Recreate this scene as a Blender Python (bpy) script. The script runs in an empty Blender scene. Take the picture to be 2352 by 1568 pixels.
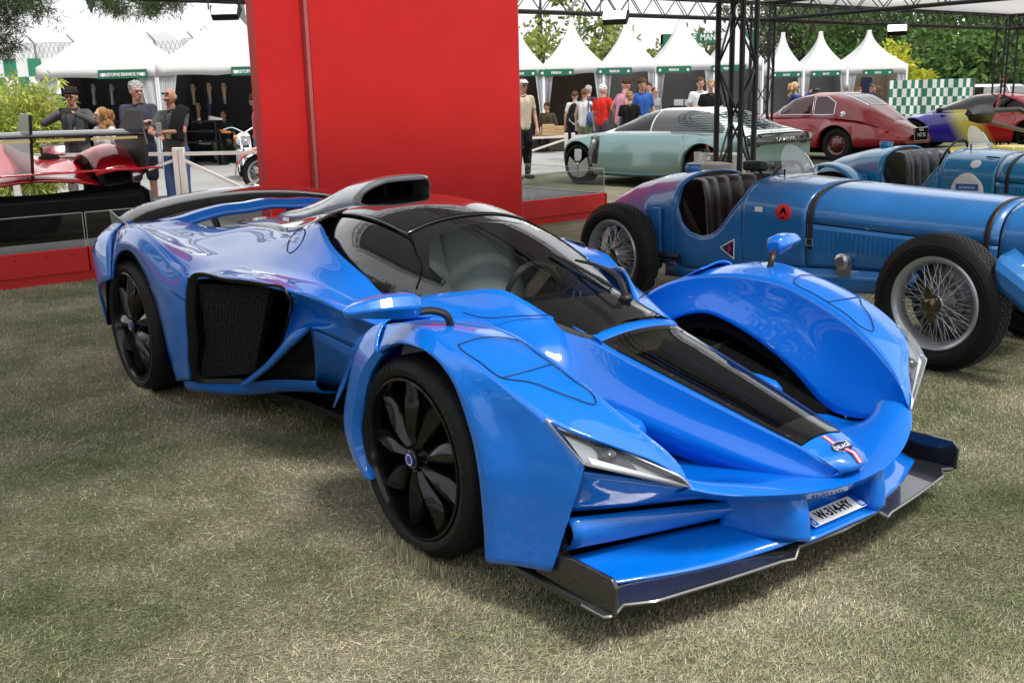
import bpy, math, random
import numpy as np
from mathutils import Vector, Matrix
random.seed(7); RNG = np.random.default_rng(11)
SC = bpy.context.scene; COL = SC.collection
rad = math.radians
# ------------------------------------------------------------------ camera
PW, PH, FOC = 2352.0, 1568.0, 2404.4
PIT, ROL, CAMZ = rad(13.214), rad(-1.4376), 1.5174
cam = bpy.data.cameras.new('camera'); camo = bpy.data.objects.new('camera', cam); COL.objects.link(camo)
_r = Vector((1, 0, 0)); _u = Vector((0, math.sin(PIT), math.cos(PIT))); _f = Vector((0, math.cos(PIT), -math.sin(PIT)))
_R = _r*math.cos(ROL) + _u*math.sin(ROL); _U = -_r*math.sin(ROL) + _u*math.cos(ROL)
camo.matrix_world = Matrix(((_R.x, _U.x, -_f.x, 0), (_R.y, _U.y, -_f.y, 0), (_R.z, _U.z, -_f.z, CAMZ), (0, 0, 0, 1)))
cam.sensor_width = 36; cam.lens = 36*FOC/PW; cam.clip_end = 3000; cam.clip_start = .05
SC.camera = camo
# ------------------------------------------------------------------ world, sun, exposure
SUN_EL, SUN_AZ = rad(60), rad(135)      # azimuth clockwise from +Y: the sun stands behind and to the right of the camera
world = bpy.data.worlds.new('World'); SC.world = world; world.use_nodes = True
wn = world.node_tree; wn.nodes.clear()
sky = wn.nodes.new('ShaderNodeTexSky'); sky.sky_type = 'NISHITA'; sky.sun_disc = False
sky.sun_elevation = SUN_EL; sky.sun_rotation = SUN_AZ; sky.dust_density = 3.0; sky.air_density = 1.3
hs = wn.nodes.new('ShaderNodeHueSaturation'); hs.inputs['Saturation'].default_value = .22; hs.inputs['Value'].default_value = 1.0
tc = wn.nodes.new('ShaderNodeTexCoord'); mpn = wn.nodes.new('ShaderNodeMapping'); mpn.inputs['Scale'].default_value = (1, 1, 2.4)
nz = wn.nodes.new('ShaderNodeTexNoise'); nz.inputs['Scale'].default_value = 2.6; nz.inputs['Detail'].default_value = 8; nz.inputs['Roughness'].default_value = .58
cr = wn.nodes.new('ShaderNodeValToRGB'); cr.color_ramp.elements[0].position = .36; cr.color_ramp.elements[1].position = .62
cr.color_ramp.elements[0].color = (.55, .55, .55, 1); cr.color_ramp.elements[1].color = (1, 1, 1, 1)
mxw = wn.nodes.new('ShaderNodeMixRGB'); mxw.blend_type = 'MIX'
cloud = wn.nodes.new('ShaderNodeRGB'); cloud.outputs[0].default_value = (7.6, 7.75, 7.9, 1)
bg = wn.nodes.new('ShaderNodeBackground'); bg.inputs['Strength'].default_value = .12
wo = wn.nodes.new('ShaderNodeOutputWorld')
L = wn.links.new
L(tc.outputs['Generated'], mpn.inputs['Vector']); L(mpn.outputs[0], nz.inputs['Vector']); L(nz.outputs['Fac'], cr.inputs[0])
L(sky.outputs[0], hs.inputs['Color']); L(cr.outputs[0], mxw.inputs[0]); L(hs.outputs[0], mxw.inputs[1]); L(cloud.outputs[0], mxw.inputs[2])
L(mxw.outputs[0], bg.inputs['Color']); L(bg.outputs[0], wo.inputs['Surface'])
sun = bpy.data.lights.new('sun', 'SUN'); suno = bpy.data.objects.new('sun', sun); COL.objects.link(suno)
sun.energy = 2.4; sun.angle = rad(12); sun.color = (1, .96, .9)
_sd = Vector((math.sin(SUN_AZ)*math.cos(SUN_EL), math.cos(SUN_AZ)*math.cos(SUN_EL), math.sin(SUN_EL)))
suno.rotation_euler = _sd.to_track_quat('Z', 'Y').to_euler(); suno.location = (0, -5, 20)
SC.view_settings.view_transform = 'Standard'; SC.view_settings.look = 'None'
SC.view_settings.exposure = .64; SC.view_settings.gamma = 1
SC.render.engine = 'CYCLES'; SC.cycles.use_denoising = True
SC.cycles.max_bounces = 8; SC.cycles.transparent_max_bounces = 16; SC.cycles.glossy_bounces = 5; SC.cycles.sample_clamp_indirect = 8
SC.cycles.caustics_reflective = False; SC.cycles.caustics_refractive = False
# ------------------------------------------------------------------ pixel <-> place (used to read real positions off the photograph)
def ray(u, v):
    du, dv = u-PW/2, v-PH/2; c, s = math.cos(ROL), math.sin(ROL)
    a, b = (du*c+dv*s)/FOC, (-du*s+dv*c)/FOC
    return np.array([a, math.cos(PIT)-b*math.sin(PIT), -math.sin(PIT)-b*math.cos(PIT)])
EYE = np.array([0, 0, CAMZ])
def onz(u, v, z=0.): d = ray(u, v); return EYE+d*((z-CAMZ)/d[2])
def ony(u, v, Y): d = ray(u, v); return EYE+d*(Y/d[1])
class Frame:
    "a vehicle's own axes: x forward, y to its left, z up"
    def __init__(s, x, y, deg):
        s.o = np.array([x, y, 0.]); a = rad(deg); s.a = a
        s.F = np.array([math.cos(a), math.sin(a), 0]); s.L = np.array([-math.sin(a), math.cos(a), 0])
    def loc(s, P): d = P-s.o; return np.array([d@s.F, d@s.L, P[2]])
    def wld(s, p): return s.o+p[0]*s.F+p[1]*s.L+np.array([0, 0, p[2]])
    def un(s, u, v, x=None, y=None, z=None):
        d = ray(u, v); dc = np.array([d@s.F, d@s.L, d[2]]); oc = s.loc(EYE)
        i, val = (0, x) if x is not None else ((1, y) if y is not None else (2, z))
        return oc+dc*((val-oc[i])/dc[i])
# ------------------------------------------------------------------ materials
MATS = {}
def mat(name, col=(.5, .5, .5), rough=.5, metal=0., coat=0., spec=.5, emit=None, estr=1., trans=0., ior=1.45, sheen=0, coat_rough=.03):
    m = bpy.data.materials.new(name); m.use_nodes = True
    b = m.node_tree.nodes['Principled BSDF']
    b.inputs['Base Color'].default_value = (*col[:3], 1); b.inputs['Roughness'].default_value = rough; b.inputs['Metallic'].default_value = metal
    b.inputs['Coat Weight'].default_value = coat; b.inputs['Coat Roughness'].default_value = coat_rough
    b.inputs['Specular IOR Level'].default_value = spec; b.inputs['IOR'].default_value = ior
    b.inputs['Transmission Weight'].default_value = trans; b.inputs['Sheen Weight'].default_value = sheen
    if emit: b.inputs['Emission Color'].default_value = (*emit, 1); b.inputs['Emission Strength'].default_value = estr
    MATS[name] = m; return m
def nodes(m): return m.node_tree.nodes, m.node_tree.links.new, m.node_tree.nodes['Principled BSDF']
def vary(m, scale=8., amt=.25, detail=6., bump=0., bscale=None, bdist=.01, rough_amt=0., coord='Object', stretch=None, dark=None):
    "break up a plain colour with noise, with an optional fine bump"
    n, l, b = nodes(m); base = list(b.inputs['Base Color'].default_value)
    t = n.new('ShaderNodeTexCoord'); src = t.outputs[coord]
    if stretch:
        mp = n.new('ShaderNodeMapping'); mp.inputs['Scale'].default_value = stretch; l(src, mp.inputs['Vector']); src = mp.outputs[0]
    z = n.new('ShaderNodeTexNoise'); z.inputs['Scale'].default_value = scale; z.inputs['Detail'].default_value = detail; l(src, z.inputs['Vector'])
    r = n.new('ShaderNodeValToRGB'); r.color_ramp.elements[0].position = .3; r.color_ramp.elements[1].position = .7
    lo = dark if dark else [c*(1-amt) for c in base[:3]]; hi = [min(1, c*(1+amt)) for c in base[:3]]
    r.color_ramp.elements[0].color = (*lo, 1); r.color_ramp.elements[1].color = (*hi, 1)
    l(z.outputs['Fac'], r.inputs[0]); l(r.outputs[0], b.inputs['Base Color'])
    if rough_amt:
        mm = n.new('ShaderNodeMapRange'); mm.inputs['To Min'].default_value = max(0, b.inputs['Roughness'].default_value-rough_amt)
        mm.inputs['To Max'].default_value = min(1, b.inputs['Roughness'].default_value+rough_amt); l(z.outputs['Fac'], mm.inputs['Value']); l(mm.outputs[0], b.inputs['Roughness'])
    if bump:
        z2 = n.new('ShaderNodeTexNoise'); z2.inputs['Scale'].default_value = bscale or scale*6; z2.inputs['Detail'].default_value = 4; l(src, z2.inputs['Vector'])
        bp = n.new('ShaderNodeBump'); bp.inputs['Strength'].default_value = bump; bp.inputs['Distance'].default_value = bdist
        l(z2.outputs['Fac'], bp.inputs['Height']); l(bp.outputs[0], b.inputs['Normal'])
    return m
def glassmat(name, tint=(.6, .65, .66), refl=1., rough=.0, body=None):
    "thin pane: tinted see-through plus a Fresnel reflection"
    m = bpy.data.materials.new(name); m.use_nodes = True; n = m.node_tree.nodes; l = m.node_tree.links.new; n.clear()
    o = n.new('ShaderNodeOutputMaterial'); t = n.new('ShaderNodeBsdfTransparent'); t.inputs[0].default_value = (*tint, 1)
    g = n.new('ShaderNodeBsdfGlossy'); g.inputs['Roughness'].default_value = rough; g.inputs[0].default_value = (refl, refl, refl, 1)
    ge = n.new('ShaderNodeNewGeometry'); dp = n.new('ShaderNodeVectorMath'); dp.operation = 'DOT_PRODUCT'
    l(ge.outputs['Incoming'], dp.inputs[0]); l(ge.outputs['Normal'], dp.inputs[1])
    def mth(op, a, b=None):
        x = n.new('ShaderNodeMath'); x.operation = op
        for i, q in enumerate((a, b)):
            if q is None: continue
            if isinstance(q, (int, float)): x.inputs[i].default_value = q
            else: l(q, x.inputs[i])
        return x.outputs[0]
    # Schlick's reflection law, the same from either side of the pane
    fr = mth('ADD', mth('MULTIPLY', mth('POWER', mth('SUBTRACT', 1., mth('ABSOLUTE', dp.outputs['Value'])), 5.), .95), .05)
    mx = n.new('ShaderNodeMixShader')
    l(fr, mx.inputs[0]); l(t.outputs[0], mx.inputs[1]); l(g.outputs[0], mx.inputs[2]); l(mx.outputs[0], o.inputs['Surface'])
    MATS[name] = m; return m
def M(x): return MATS[x] if isinstance(x, str) else x
# ------------------------------------------------------------------ geometry
def cr_resample(pts, n, closed=False):
    "Catmull-Rom through pts (any dimension), n samples spaced by arc length"
    P = np.asarray(pts, float)
    if len(P) == 1: return np.repeat(P, n, 0)
    if closed: Q = np.vstack([P[-1], P, P[0], P[1]])
    else: Q = np.vstack([2*P[0]-P[1], P, 2*P[-1]-P[-2]])
    out = []; ts = np.linspace(0, 1, 13)[:-1]
    for i in range(len(Q)-3):
        a, b, c, d = Q[i:i+4]; t = ts[:, None]
        # centripetal tangents keep the curve tight where points are uneven
        lb = max(np.linalg.norm(c-b), 1e-9); la = max(np.linalg.norm(b-a), 1e-9); ld = max(np.linalg.norm(d-c), 1e-9)
        m1 = lb*((b-a)/la*lb + (c-b)/lb*la)/(la+lb); m2 = lb*((c-b)/lb*ld + (d-c)/ld*lb)/(lb+ld)
        out.append((2*t**3-3*t**2+1)*b+(t**3-2*t**2+t)*m1+(-2*t**3+3*t**2)*c+(t**3-t**2)*m2)
    out = np.vstack(out+[(P[0] if closed else P[-1])[None]])
    s = np.concatenate([[0], np.cumsum(np.linalg.norm(np.diff(out, axis=0), axis=1))])
    tt = np.linspace(0, s[-1], n+1)[:-1] if closed else np.linspace(0, s[-1], n)
    return np.stack([np.interp(tt, s, out[:, k]) for k in range(P.shape[1])], 1)
def lin_resample(pts, n):
    P = np.asarray(pts, float); s = np.concatenate([[0], np.cumsum(np.linalg.norm(np.diff(P, axis=0), axis=1))]); tt = np.linspace(0, s[-1], n)
    return np.stack([np.interp(tt, s, P[:, k]) for k in range(P.shape[1])], 1)
def grid_faces(nu, nv, cu=False, cv=False):
    f = []
    for i in range(nu if cu else nu-1):
        for j in range(nv if cv else nv-1):
            a = i*nv+j; b = i*nv+(j+1) % nv; c = ((i+1) % nu)*nv+(j+1) % nv; d = ((i+1) % nu)*nv+j
            f.append((a, b, c, d))
    return f
def patch_pts(rows, nu=24, nv=10):
    R = [cr_resample(r, nu) if len(r) != nu else np.asarray(r, float) for r in rows]
    A = np.stack(R, 1)                       # nu x rows x 3
    return np.stack([cr_resample(A[i], nv) if A.shape[1] > 2 else lin_resample(A[i], nv) for i in range(nu)])   # nu x nv x 3
class G:
    "collects shapes for ONE mesh object"
    def __init__(s): s.v = []; s.f = []; s.mi = []; s.n = 0
    def add(s, v, f, mi=0):
        v = np.asarray(v, float).reshape(-1, 3); s.v.append(v); k = s.n
        for q in f: s.f.append(tuple(i+k for i in q)); s.mi.append(mi)
        s.n += len(v); return s
    def grid(s, A, cu=False, cv=False, mi=0): A = np.asarray(A); return s.add(A.reshape(-1, 3), grid_faces(A.shape[0], A.shape[1], cu, cv), mi)
    def patch(s, rows, nu=24, nv=10, mi=0): return s.grid(patch_pts(rows, nu, nv), mi=mi)
    def box(s, lo, hi, mi=0, rz=0., c=None):
        x0, y0, z0 = lo; x1, y1, z1 = hi
        v = np.array([(x0, y0, z0), (x1, y0, z0), (x1, y1, z0), (x0, y1, z0), (x0, y0, z1), (x1, y0, z1), (x1, y1, z1), (x0, y1, z1)], float)
        if rz:
            cc = np.array(c if c is not None else ((x0+x1)/2, (y0+y1)/2, 0.)); a = v-cc; ca, sa = math.cos(rz), math.sin(rz)
            v = np.stack([a[:, 0]*ca-a[:, 1]*sa, a[:, 0]*sa+a[:, 1]*ca, a[:, 2]], 1)+cc
        return s.add(v, [(0, 3, 2, 1), (4, 5, 6, 7), (0, 1, 5, 4), (1, 2, 6, 5), (2, 3, 7, 6), (3, 0, 4, 7)], mi)
    def bar(s, a, b, w, h=None, mi=0, up=(0, 0, 1)):
        a = np.asarray(a, float); b = np.asarray(b, float); h = h or w; d = b-a; d = d/np.linalg.norm(d); up = np.asarray(up, float)
        if abs(d@up) > .98: up = np.array([1., 0, 0])
        x = np.cross(d, up); x /= np.linalg.norm(x); y = np.cross(x, d)
        v = [p+sx*x*w/2+sy*y*h/2 for p in (a, b) for sx, sy in ((-1, -1), (1, -1), (1, 1), (-1, 1))]
        return s.add(v, [(0, 1, 2, 3), (7, 6, 5, 4), (0, 4, 5, 1), (1, 5, 6, 2), (2, 6, 7, 3), (3, 7, 4, 0)], mi)
    def tube(s, path, r, n=8, closed=False, mi=0, caps=True, smooth=0):
        P = np.asarray(path, float)
        if smooth: P = cr_resample(P, smooth, closed)
        m = len(P); rr = np.full(m, r) if np.isscalar(r) else np.interp(np.linspace(0, 1, m), np.linspace(0, 1, len(r)), r)
        T = np.roll(P, -1, 0)-np.roll(P, 1, 0)
        if not closed: T[0] = P[1]-P[0]; T[-1] = P[-1]-P[-2]
        T /= np.maximum(np.linalg.norm(T, axis=1), 1e-9)[:, None]
        up = np.array([0, 0, 1.]) if abs(T[0][2]) < .9 else np.array([1., 0, 0]); N = np.cross(T[0], up); N /= np.linalg.norm(N); V = []
        for i in range(m):
            N = N-T[i]*(N@T[i]); N /= max(np.linalg.norm(N), 1e-9); B = np.cross(T[i], N)
            a = np.linspace(0, 2*math.pi, n, endpoint=False); V.append(P[i]+rr[i]*(np.cos(a)[:, None]*N+np.sin(a)[:, None]*B))
        k = s.n; s.grid(np.stack(V), cu=closed, cv=True, mi=mi)
        if caps and not closed:
            s.f.append(tuple(k+i for i in range(n))); s.mi.append(mi); s.f.append(tuple(k+(m-1)*n+i for i in reversed(range(n)))); s.mi.append(mi)
        return s
    def lathe(s, prof, n=32, axis='z', c=(0, 0, 0), mi=0, a0=0., a1=2*math.pi, close=False):
        "prof: (radius, along) pairs"
        full = abs(a1-a0-2*math.pi) < 1e-6; a = np.linspace(a0, a1, n, endpoint=not full); P = np.asarray(prof, float)
        V = np.zeros((n, len(P), 3)); r = P[:, 0]; h = P[:, 1]
        ca, sa = np.cos(a)[:, None], np.sin(a)[:, None]
        if axis == 'z': V[..., 0] = ca*r; V[..., 1] = sa*r; V[..., 2] = h
        elif axis == 'y': V[..., 0] = ca*r; V[..., 2] = sa*r; V[..., 1] = h
        else: V[..., 1] = ca*r; V[..., 2] = sa*r; V[..., 0] = h
        return s.grid(V+np.asarray(c, float), cu=full, cv=close, mi=mi)
    def prism(s, poly, ax, d0, d1, mi=0):
        "poly in the plane across axis ax, extruded from d0 to d1"
        P = np.asarray(poly, float); n = len(P)
        def mk(d):
            o = np.zeros((n, 3)); k = [i for i in range(3) if i != ax]; o[:, k[0]] = P[:, 0]; o[:, k[1]] = P[:, 1]; o[:, ax] = d; return o
        return s.add(np.vstack([mk(d0), mk(d1)]), [tuple(reversed(range(n))), tuple(range(n, 2*n))]+[(i, (i+1) % n, n+(i+1) % n, n+i) for i in range(n)], mi)
    def slab(s, P, nrm, t, mi=0):
        "a planar 3-D polygon given thickness t along nrm"
        P = np.asarray(P, float); n = len(P); nrm = np.asarray(nrm, float)*t
        return s.add(np.vstack([P, P+nrm]), [tuple(reversed(range(n))), tuple(range(n, 2*n))]+[(i, (i+1) % n, n+(i+1) % n, n+i) for i in range(n)], mi)
    def ball(s, c, r, nu=12, nv=8, mi=0):
        r = np.broadcast_to(np.asarray(r, float), (3,)); t = np.linspace(0, math.pi, nv+1)[1:-1]; p = np.linspace(0, 2*math.pi, nu, endpoint=False)
        V = np.stack([np.sin(t)[:, None]*np.cos(p), np.sin(t)[:, None]*np.sin(p), np.repeat(np.cos(t)[:, None], nu, 1)], -1)
        k = s.n; s.grid(V*r+np.asarray(c, float), cv=True, mi=mi); j = s.n
        s.add([np.asarray(c, float)+(0, 0, r[2]), np.asarray(c, float)-(0, 0, r[2])], [])
        m = len(t)
        for i in range(nu):
            s.f.append((j, k+i, k+(i+1) % nu)); s.mi.append(mi); s.f.append((j+1, k+(m-1)*nu+(i+1) % nu, k+(m-1)*nu+i)); s.mi.append(mi)
        return s
    def xf(s, Mx):
        Mx = np.asarray(Mx, float); s.v = [v@Mx[:3, :3].T+Mx[:3, 3] for v in s.v]; return s
    def done(s, name, m, parent=None, smooth=True, ang=35, solid=0, bevel=0, sub=0, mirror=False, loc=None, off=-1, merge=0):
        V = np.vstack(s.v); F = s.f
        if mirror: V = V*np.array([1, -1, 1]); F = [tuple(reversed(q)) for q in F]
        me = bpy.data.meshes.new(name); me.from_pydata(V.tolist(), [], F)
        ms = m if isinstance(m, (list, tuple)) else [m]
        for x in ms: me.materials.append(M(x))
        if len(ms) > 1: me.polygons.foreach_set('material_index', s.mi)
        me.update()
        if smooth:
            me.shade_smooth(); me.set_sharp_from_angle(angle=rad(ang))
        o = bpy.data.objects.new(name, me); COL.objects.link(o)
        if parent is not None: o.parent = parent
        if loc is not None: o.location = loc
        if merge: w = o.modifiers.new('w', 'WELD'); w.merge_threshold = merge
        if sub: q = o.modifiers.new('s', 'SUBSURF'); q.levels = sub; q.render_levels = sub
        if solid: q = o.modifiers.new('t', 'SOLIDIFY'); q.thickness = solid; q.offset = off
        if bevel: q = o.modifiers.new('b', 'BEVEL'); q.width = bevel; q.segments = 2; q.limit_method = 'ANGLE'; q.angle_limit = rad(40)
        return o
def tag(o, label, cat, group=None, kind=None):
    if label: o['label'] = label
    if cat: o['category'] = cat
    if group: o['group'] = group
    if kind: o['kind'] = kind
    return o
def thing(name, label, cat, loc=(0, 0, 0), rz=0., group=None):
    o = bpy.data.objects.new(name, None); COL.objects.link(o); o.location = loc; o.rotation_euler = (0, 0, rz); o.empty_display_size = .2
    return tag(o, label, cat, group)
def clone(o, parent=None):
    c = o.copy(); COL.objects.link(c)
    if parent is not None: c.parent = parent
    for ch in list(o.children): clone(ch, c)
    return c
def text(name, body, size, m, parent, mw, extrude=.002, align='CENTER', sx=1., bold=0.):
    cu = bpy.data.curves.new(name, 'FONT'); cu.body = body; cu.size = size; cu.extrude = extrude; cu.align_x = align; cu.align_y = 'CENTER'; cu.offset = bold; cu.resolution_u = 3
    t = bpy.data.objects.new(name, cu); COL.objects.link(t)
    me = bpy.data.meshes.new_from_object(t.evaluated_get(bpy.context.evaluated_depsgraph_get())); bpy.data.objects.remove(t); bpy.data.curves.remove(cu)
    o = bpy.data.objects.new(name, me); COL.objects.link(o); me.materials.clear(); me.materials.append(M(m))
    me.transform(Matrix.Diagonal((sx, 1, 1, 1))); me.transform(Matrix([list(r) for r in mw])); o.parent = parent; me.name = name
    return o
def basis(o, x, y):
    "matrix with origin o, x axis x and y axis as near y as square allows"
    o = np.asarray(o, float); x = np.asarray(x, float); x = x/np.linalg.norm(x); y = np.asarray(y, float); z = np.cross(x, y); z /= np.linalg.norm(z); y = np.cross(z, x)
    m = np.eye(4); m[:3, 0] = x; m[:3, 1] = y; m[:3, 2] = z; m[:3, 3] = o; return m
# ------------------------------------------------------------------ the palette
mat('blue_paint', (.0, .142, .60), .36, 0, 1., .25); mat('wheel_black', (.003, .003, .0035), .22, 0, .35, .3); mat('scoop_sky_sheen', (.34, .35, .37), .22, .3, 1.); mat('blue_dark', (.004, .06, .36), .4, 0, .6)  # roof scoop's grey is sky reflection painted over black carbon
mat('gloss_black', (.006, .006, .007), .12, 0, 1.); mat('satin_black', (.010, .010, .011), .45); mat('void_black', (.004, .004, .004), .9, spec=.1)
mat('tyre_rubber', (.0065, .0065, .007), .6, spec=.3); vary(MATS['tyre_rubber'], 30, .3, bump=.1, bscale=200)
mat('tyre_mark', (.04, .04, .042), .6)
mat('chrome', (.75, .76, .78), .12, 1.); mat('alu', (.56, .57, .59), .32, 1.); mat('silver_paint', (.42, .43, .45), .32, .6, .3)
mat('white_paint', (.78, .78, .78), .4); mat('white_flat', (.8, .8, .8), .7)
mat('seat_grey', (.60, .63, .63), .6); mat('lamp_grey', (.34, .345, .35), .35, .15)
mat('brass', (.16, .13, .075), .3, 1.); mat('leather_brown', (.022, .013, .009), .38); vary(MATS['leather_brown'], 14, .35, bump=.12, bscale=90, rough_amt=.12)
mat('leather_black', (.035, .04, .048), .4); vary(MATS['leather_black'], 9, .5, bump=.15, bscale=80, rough_amt=.15)
mat('badge_blue', (.006, .008, .09), .25, 0, 1); mat('red_mark', (.62, .02, .02), .4); mat('orange_lens', (.75, .24, .02), .2, 0, .5)
mat('vintage_blue', (.018, .145, .41), .3, 0, .8); vary(MATS['vintage_blue'], 5, .07, rough_amt=.06)
mat('turquoise_paint', (.008, .20, .43), .28, 0, .9); vary(MATS['turquoise_paint'], 4, .06)
mat('mint_metal', (.20, .315, .31), .30, .75, 1.); mat('coupe_red', (.24, .004, .009), .25, 0, .8)
mat('stage_red', (.54, .018, .018), .55); vary(MATS['stage_red'], 3, .06, bump=.02, bscale=60)
mat('wall_red', (.58, .020, .020), .5, spec=.25); vary(MATS['wall_red'], 1.6, .05)
mat('racer_red', (.36, .006, .012), .2, 0, 1.); mat('yellow_paint', (.62, .47, .02), .3, 0, .8)
mat('asphalt', (.26, .26, .255), .9); vary(MATS['asphalt'], .6, .12, bump=.2, bscale=60)
mat('concrete', (.30, .285, .26), .9); vary(MATS['concrete'], 5, .2, bump=.3, bscale=40)
mat('truss_black', (.012, .012, .014), .45); mat('fence_white', (.62, .58, .54), .5); vary(MATS['fence_white'], 3, .1)
m = mat('tent_white', (.82, .82, .82), .75); _n, _l, _b = nodes(m); _t = _n.new('ShaderNodeBsdfTranslucent'); _t.inputs[0].default_value = (.75, .75, .74, 1); _x = _n.new('ShaderNodeMixShader'); _x.inputs[0].default_value = .4
_l(_b.outputs[0], _x.inputs[1]); _l(_t.outputs[0], _x.inputs[2]); _l(_x.outputs[0], _n['Material Output'].inputs['Surface'])
mat('_unused', (1, 1, 1)); mat('green_sign', (.012, .13, .075), .5); mat('paper_white', (.75, .74, .72), .7)
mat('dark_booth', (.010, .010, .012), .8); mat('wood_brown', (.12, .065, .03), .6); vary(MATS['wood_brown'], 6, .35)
mat('card_box', (.085, .055, .035), .8); vary(MATS['card_box'], 7, .3); mat('crate_wood', (.45, .30, .15), .7); vary(MATS['crate_wood'], 8, .2, stretch=(1, 1, 6))
mat('carpet_grey', (.09, .09, .095), .95); vary(MATS['carpet_grey'], 60, .3, bump=.3, bscale=200)
mat('bark', (.055, .042, .03), .9); vary(MATS['bark'], 10, .4, bump=.6, bscale=25)
glassmat('screen_glass', (.47, .50, .50)); glassmat('dark_glass', (.10, .11, .12)); glassmat('clear_glass', (.93, .95, .95)); glassmat('hood_glass', (.16, .16, .17)); glassmat('lamp_glass', (.8, .82, .84))
def perspex(name, tint=(.85, .88, .9), haze=.22):
    m = glassmat(name, tint); n, l = m.node_tree.nodes, m.node_tree.links.new; out = [x for x in n if x.type == 'OUTPUT_MATERIAL'][0]; src = out.inputs['Surface'].links[0].from_socket
    d = n.new('ShaderNodeBsdfDiffuse'); d.inputs[0].default_value = (.8, .82, .84, 1); mx = n.new('ShaderNodeMixShader'); mx.inputs[0].default_value = haze; l(src, mx.inputs[1]); l(d.outputs[0], mx.inputs[2]); l(mx.outputs[0], out.inputs['Surface']); return m
perspex('perspex')
def carbon(name, col=(.012, .012, .013), scale=160.):
    m = mat(name, col, .3, 0, .9); n, l, b = nodes(m)
    t = n.new('ShaderNodeTexCoord'); c = n.new('ShaderNodeTexChecker'); c.inputs['Scale'].default_value = scale
    c.inputs['Color1'].default_value = (*[x*.5 for x in col], 1); c.inputs['Color2'].default_value = (*[x*2.4 for x in col], 1)
    l(t.outputs['Object'], c.inputs['Vector']); l(c.outputs['Color'], b.inputs['Base Color']); return m
carbon('carbon')
def flake(m):
    n, l, b = nodes(m); t = n.new('ShaderNodeTexCoord'); v = n.new('ShaderNodeTexVoronoi'); v.inputs['Scale'].default_value = 900
    bp = n.new('ShaderNodeBump'); bp.inputs['Strength'].default_value = .035; bp.inputs['Distance'].default_value = .001
    l(t.outputs['Object'], v.inputs['Vector']); l(v.outputs['Distance'], bp.inputs['Height']); l(bp.outputs[0], b.inputs['Normal'])
flake(MATS['blue_paint'])
# ------------------------------------------------------------------ the blue hypercar
HC = Frame(.3774, 3.8683, -52.381)
def Zm(u0, v0, k): return lambda a, b, y=None, x=None, z=None: HC.un(u0+k*a, v0+k*b, x, y, z)
q1 = Zm(245, 392, .3125); q2 = Zm(735, 673.75, .42957); q3 = Zm(1163.75, 612.5, .50793); q4 = Zm(735, 367.5, .36458); q0 = Zm(0, 0, 1.)
A3 = lambda *L: [np.array(p, float) for p in L]
car = thing('hypercar', 'glossy blue hypercar with black canopy and splitter parked on the grass', 'car', HC.o, HC.a)
def both(g, name, m, **k):
    "the same part on the right and, mirrored, on the left"
    a = g.done(name, m, car, **k); b = g.done(name, m, car, mirror=True, **k); return a, b
mat('seam_blue', (.001, .012, .06), .6)
def gap(path, r=.0022, n=40, name='panel_gap', m='seam_blue', two=True, smooth=True):
    g = G().tube(cr_resample(path, n) if smooth else lin_resample(path, n), r, 5)
    return both(g, name, m) if two else g.done(name, m, car)
# --- shoulder and rear haunch: from the canopy edge and deck out to the shoulder crease
top = [q1(128, 394, z=.86), q1(240, 372, z=.87), q1(400, 372, z=.88), q1(520, 363, z=.89), q1(680, 402, z=.85), q1(880, 412, z=.845), q1(1060, 395, z=.875), q1(1200, 405, z=.89), q1(1330, 437, y=-.40),
       q1(1395, 430, y=-.44), q1(1480, 400, y=-.46), q1(1555, 375, y=-.46), q1(1610, 480, y=-.5), q1(1680, 580, y=-.52), q1(1800, 690, y=-.52), q1(1950, 810, y=-.5), q1(2090, 895, y=-.47), q1(2200, 925, y=-.45)]
mid = [q1(110, 400, z=.85), q1(190, 400, y=-.82), q1(420, 480, y=-.80), q1(640, 590, y=-.75), q1(900, 660, y=-.70), q1(1180, 700, y=-.66), q1(1400, 755, y=-.64), q1(1560, 770, y=-.635), q1(1800, 890, y=-.60), q1(1990, 975, y=-.56), q1(2150, 1020, y=-.52)]
cre = [q1(85, 430, z=.82), q1(150, 402, y=-.89), q1(230, 405, y=-.93), q1(400, 565, y=-.95), q1(500, 690, y=-.95), q1(585, 780, y=-.95), q1(730, 772, y=-.925), q1(870, 780, y=-.9), q1(1050, 800, y=-.87), q1(1200, 840, y=-.84), q1(1400, 890, y=-.80), q1(1600, 960, y=-.77), q1(1720, 1020, y=-.74), q1(1900, 1090, y=-.69), q1(2050, 1150, y=-.65)]
def seg(row, i, j): return row[i:j]
NU = 90
def by_x(row, n=NU, lo=None, hi=None):
    R = cr_resample(row, 400); xs = np.maximum.accumulate(R[:, 0]+np.arange(400)*1e-7); t = np.linspace(lo, hi, n)
    return np.stack([t, np.interp(t, xs, R[:, 1]), np.interp(t, xs, R[:, 2])], 1)
g = G()
def smo(A, it):
    A = np.array(A, float)
    for _ in range(it): A[1:-1] = .25*A[:-2]+.5*A[1:-1]+.25*A[2:]
    return A
sh_top, sh_mid, sh_cre = smo(cr_resample(top, NU), 3), smo(cr_resample(mid, NU), 60), smo(cr_resample(cre, NU), 3)
tp = np.concatenate([np.linspace(0, .60, 58), np.linspace(.60, 1, 33)[1:]])
g.grid(patch_pts([sh_top, sh_mid, sh_cre], NU, 16))
both(g, 'shoulder_panel', 'blue_paint', solid=.012, ang=60)
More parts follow.
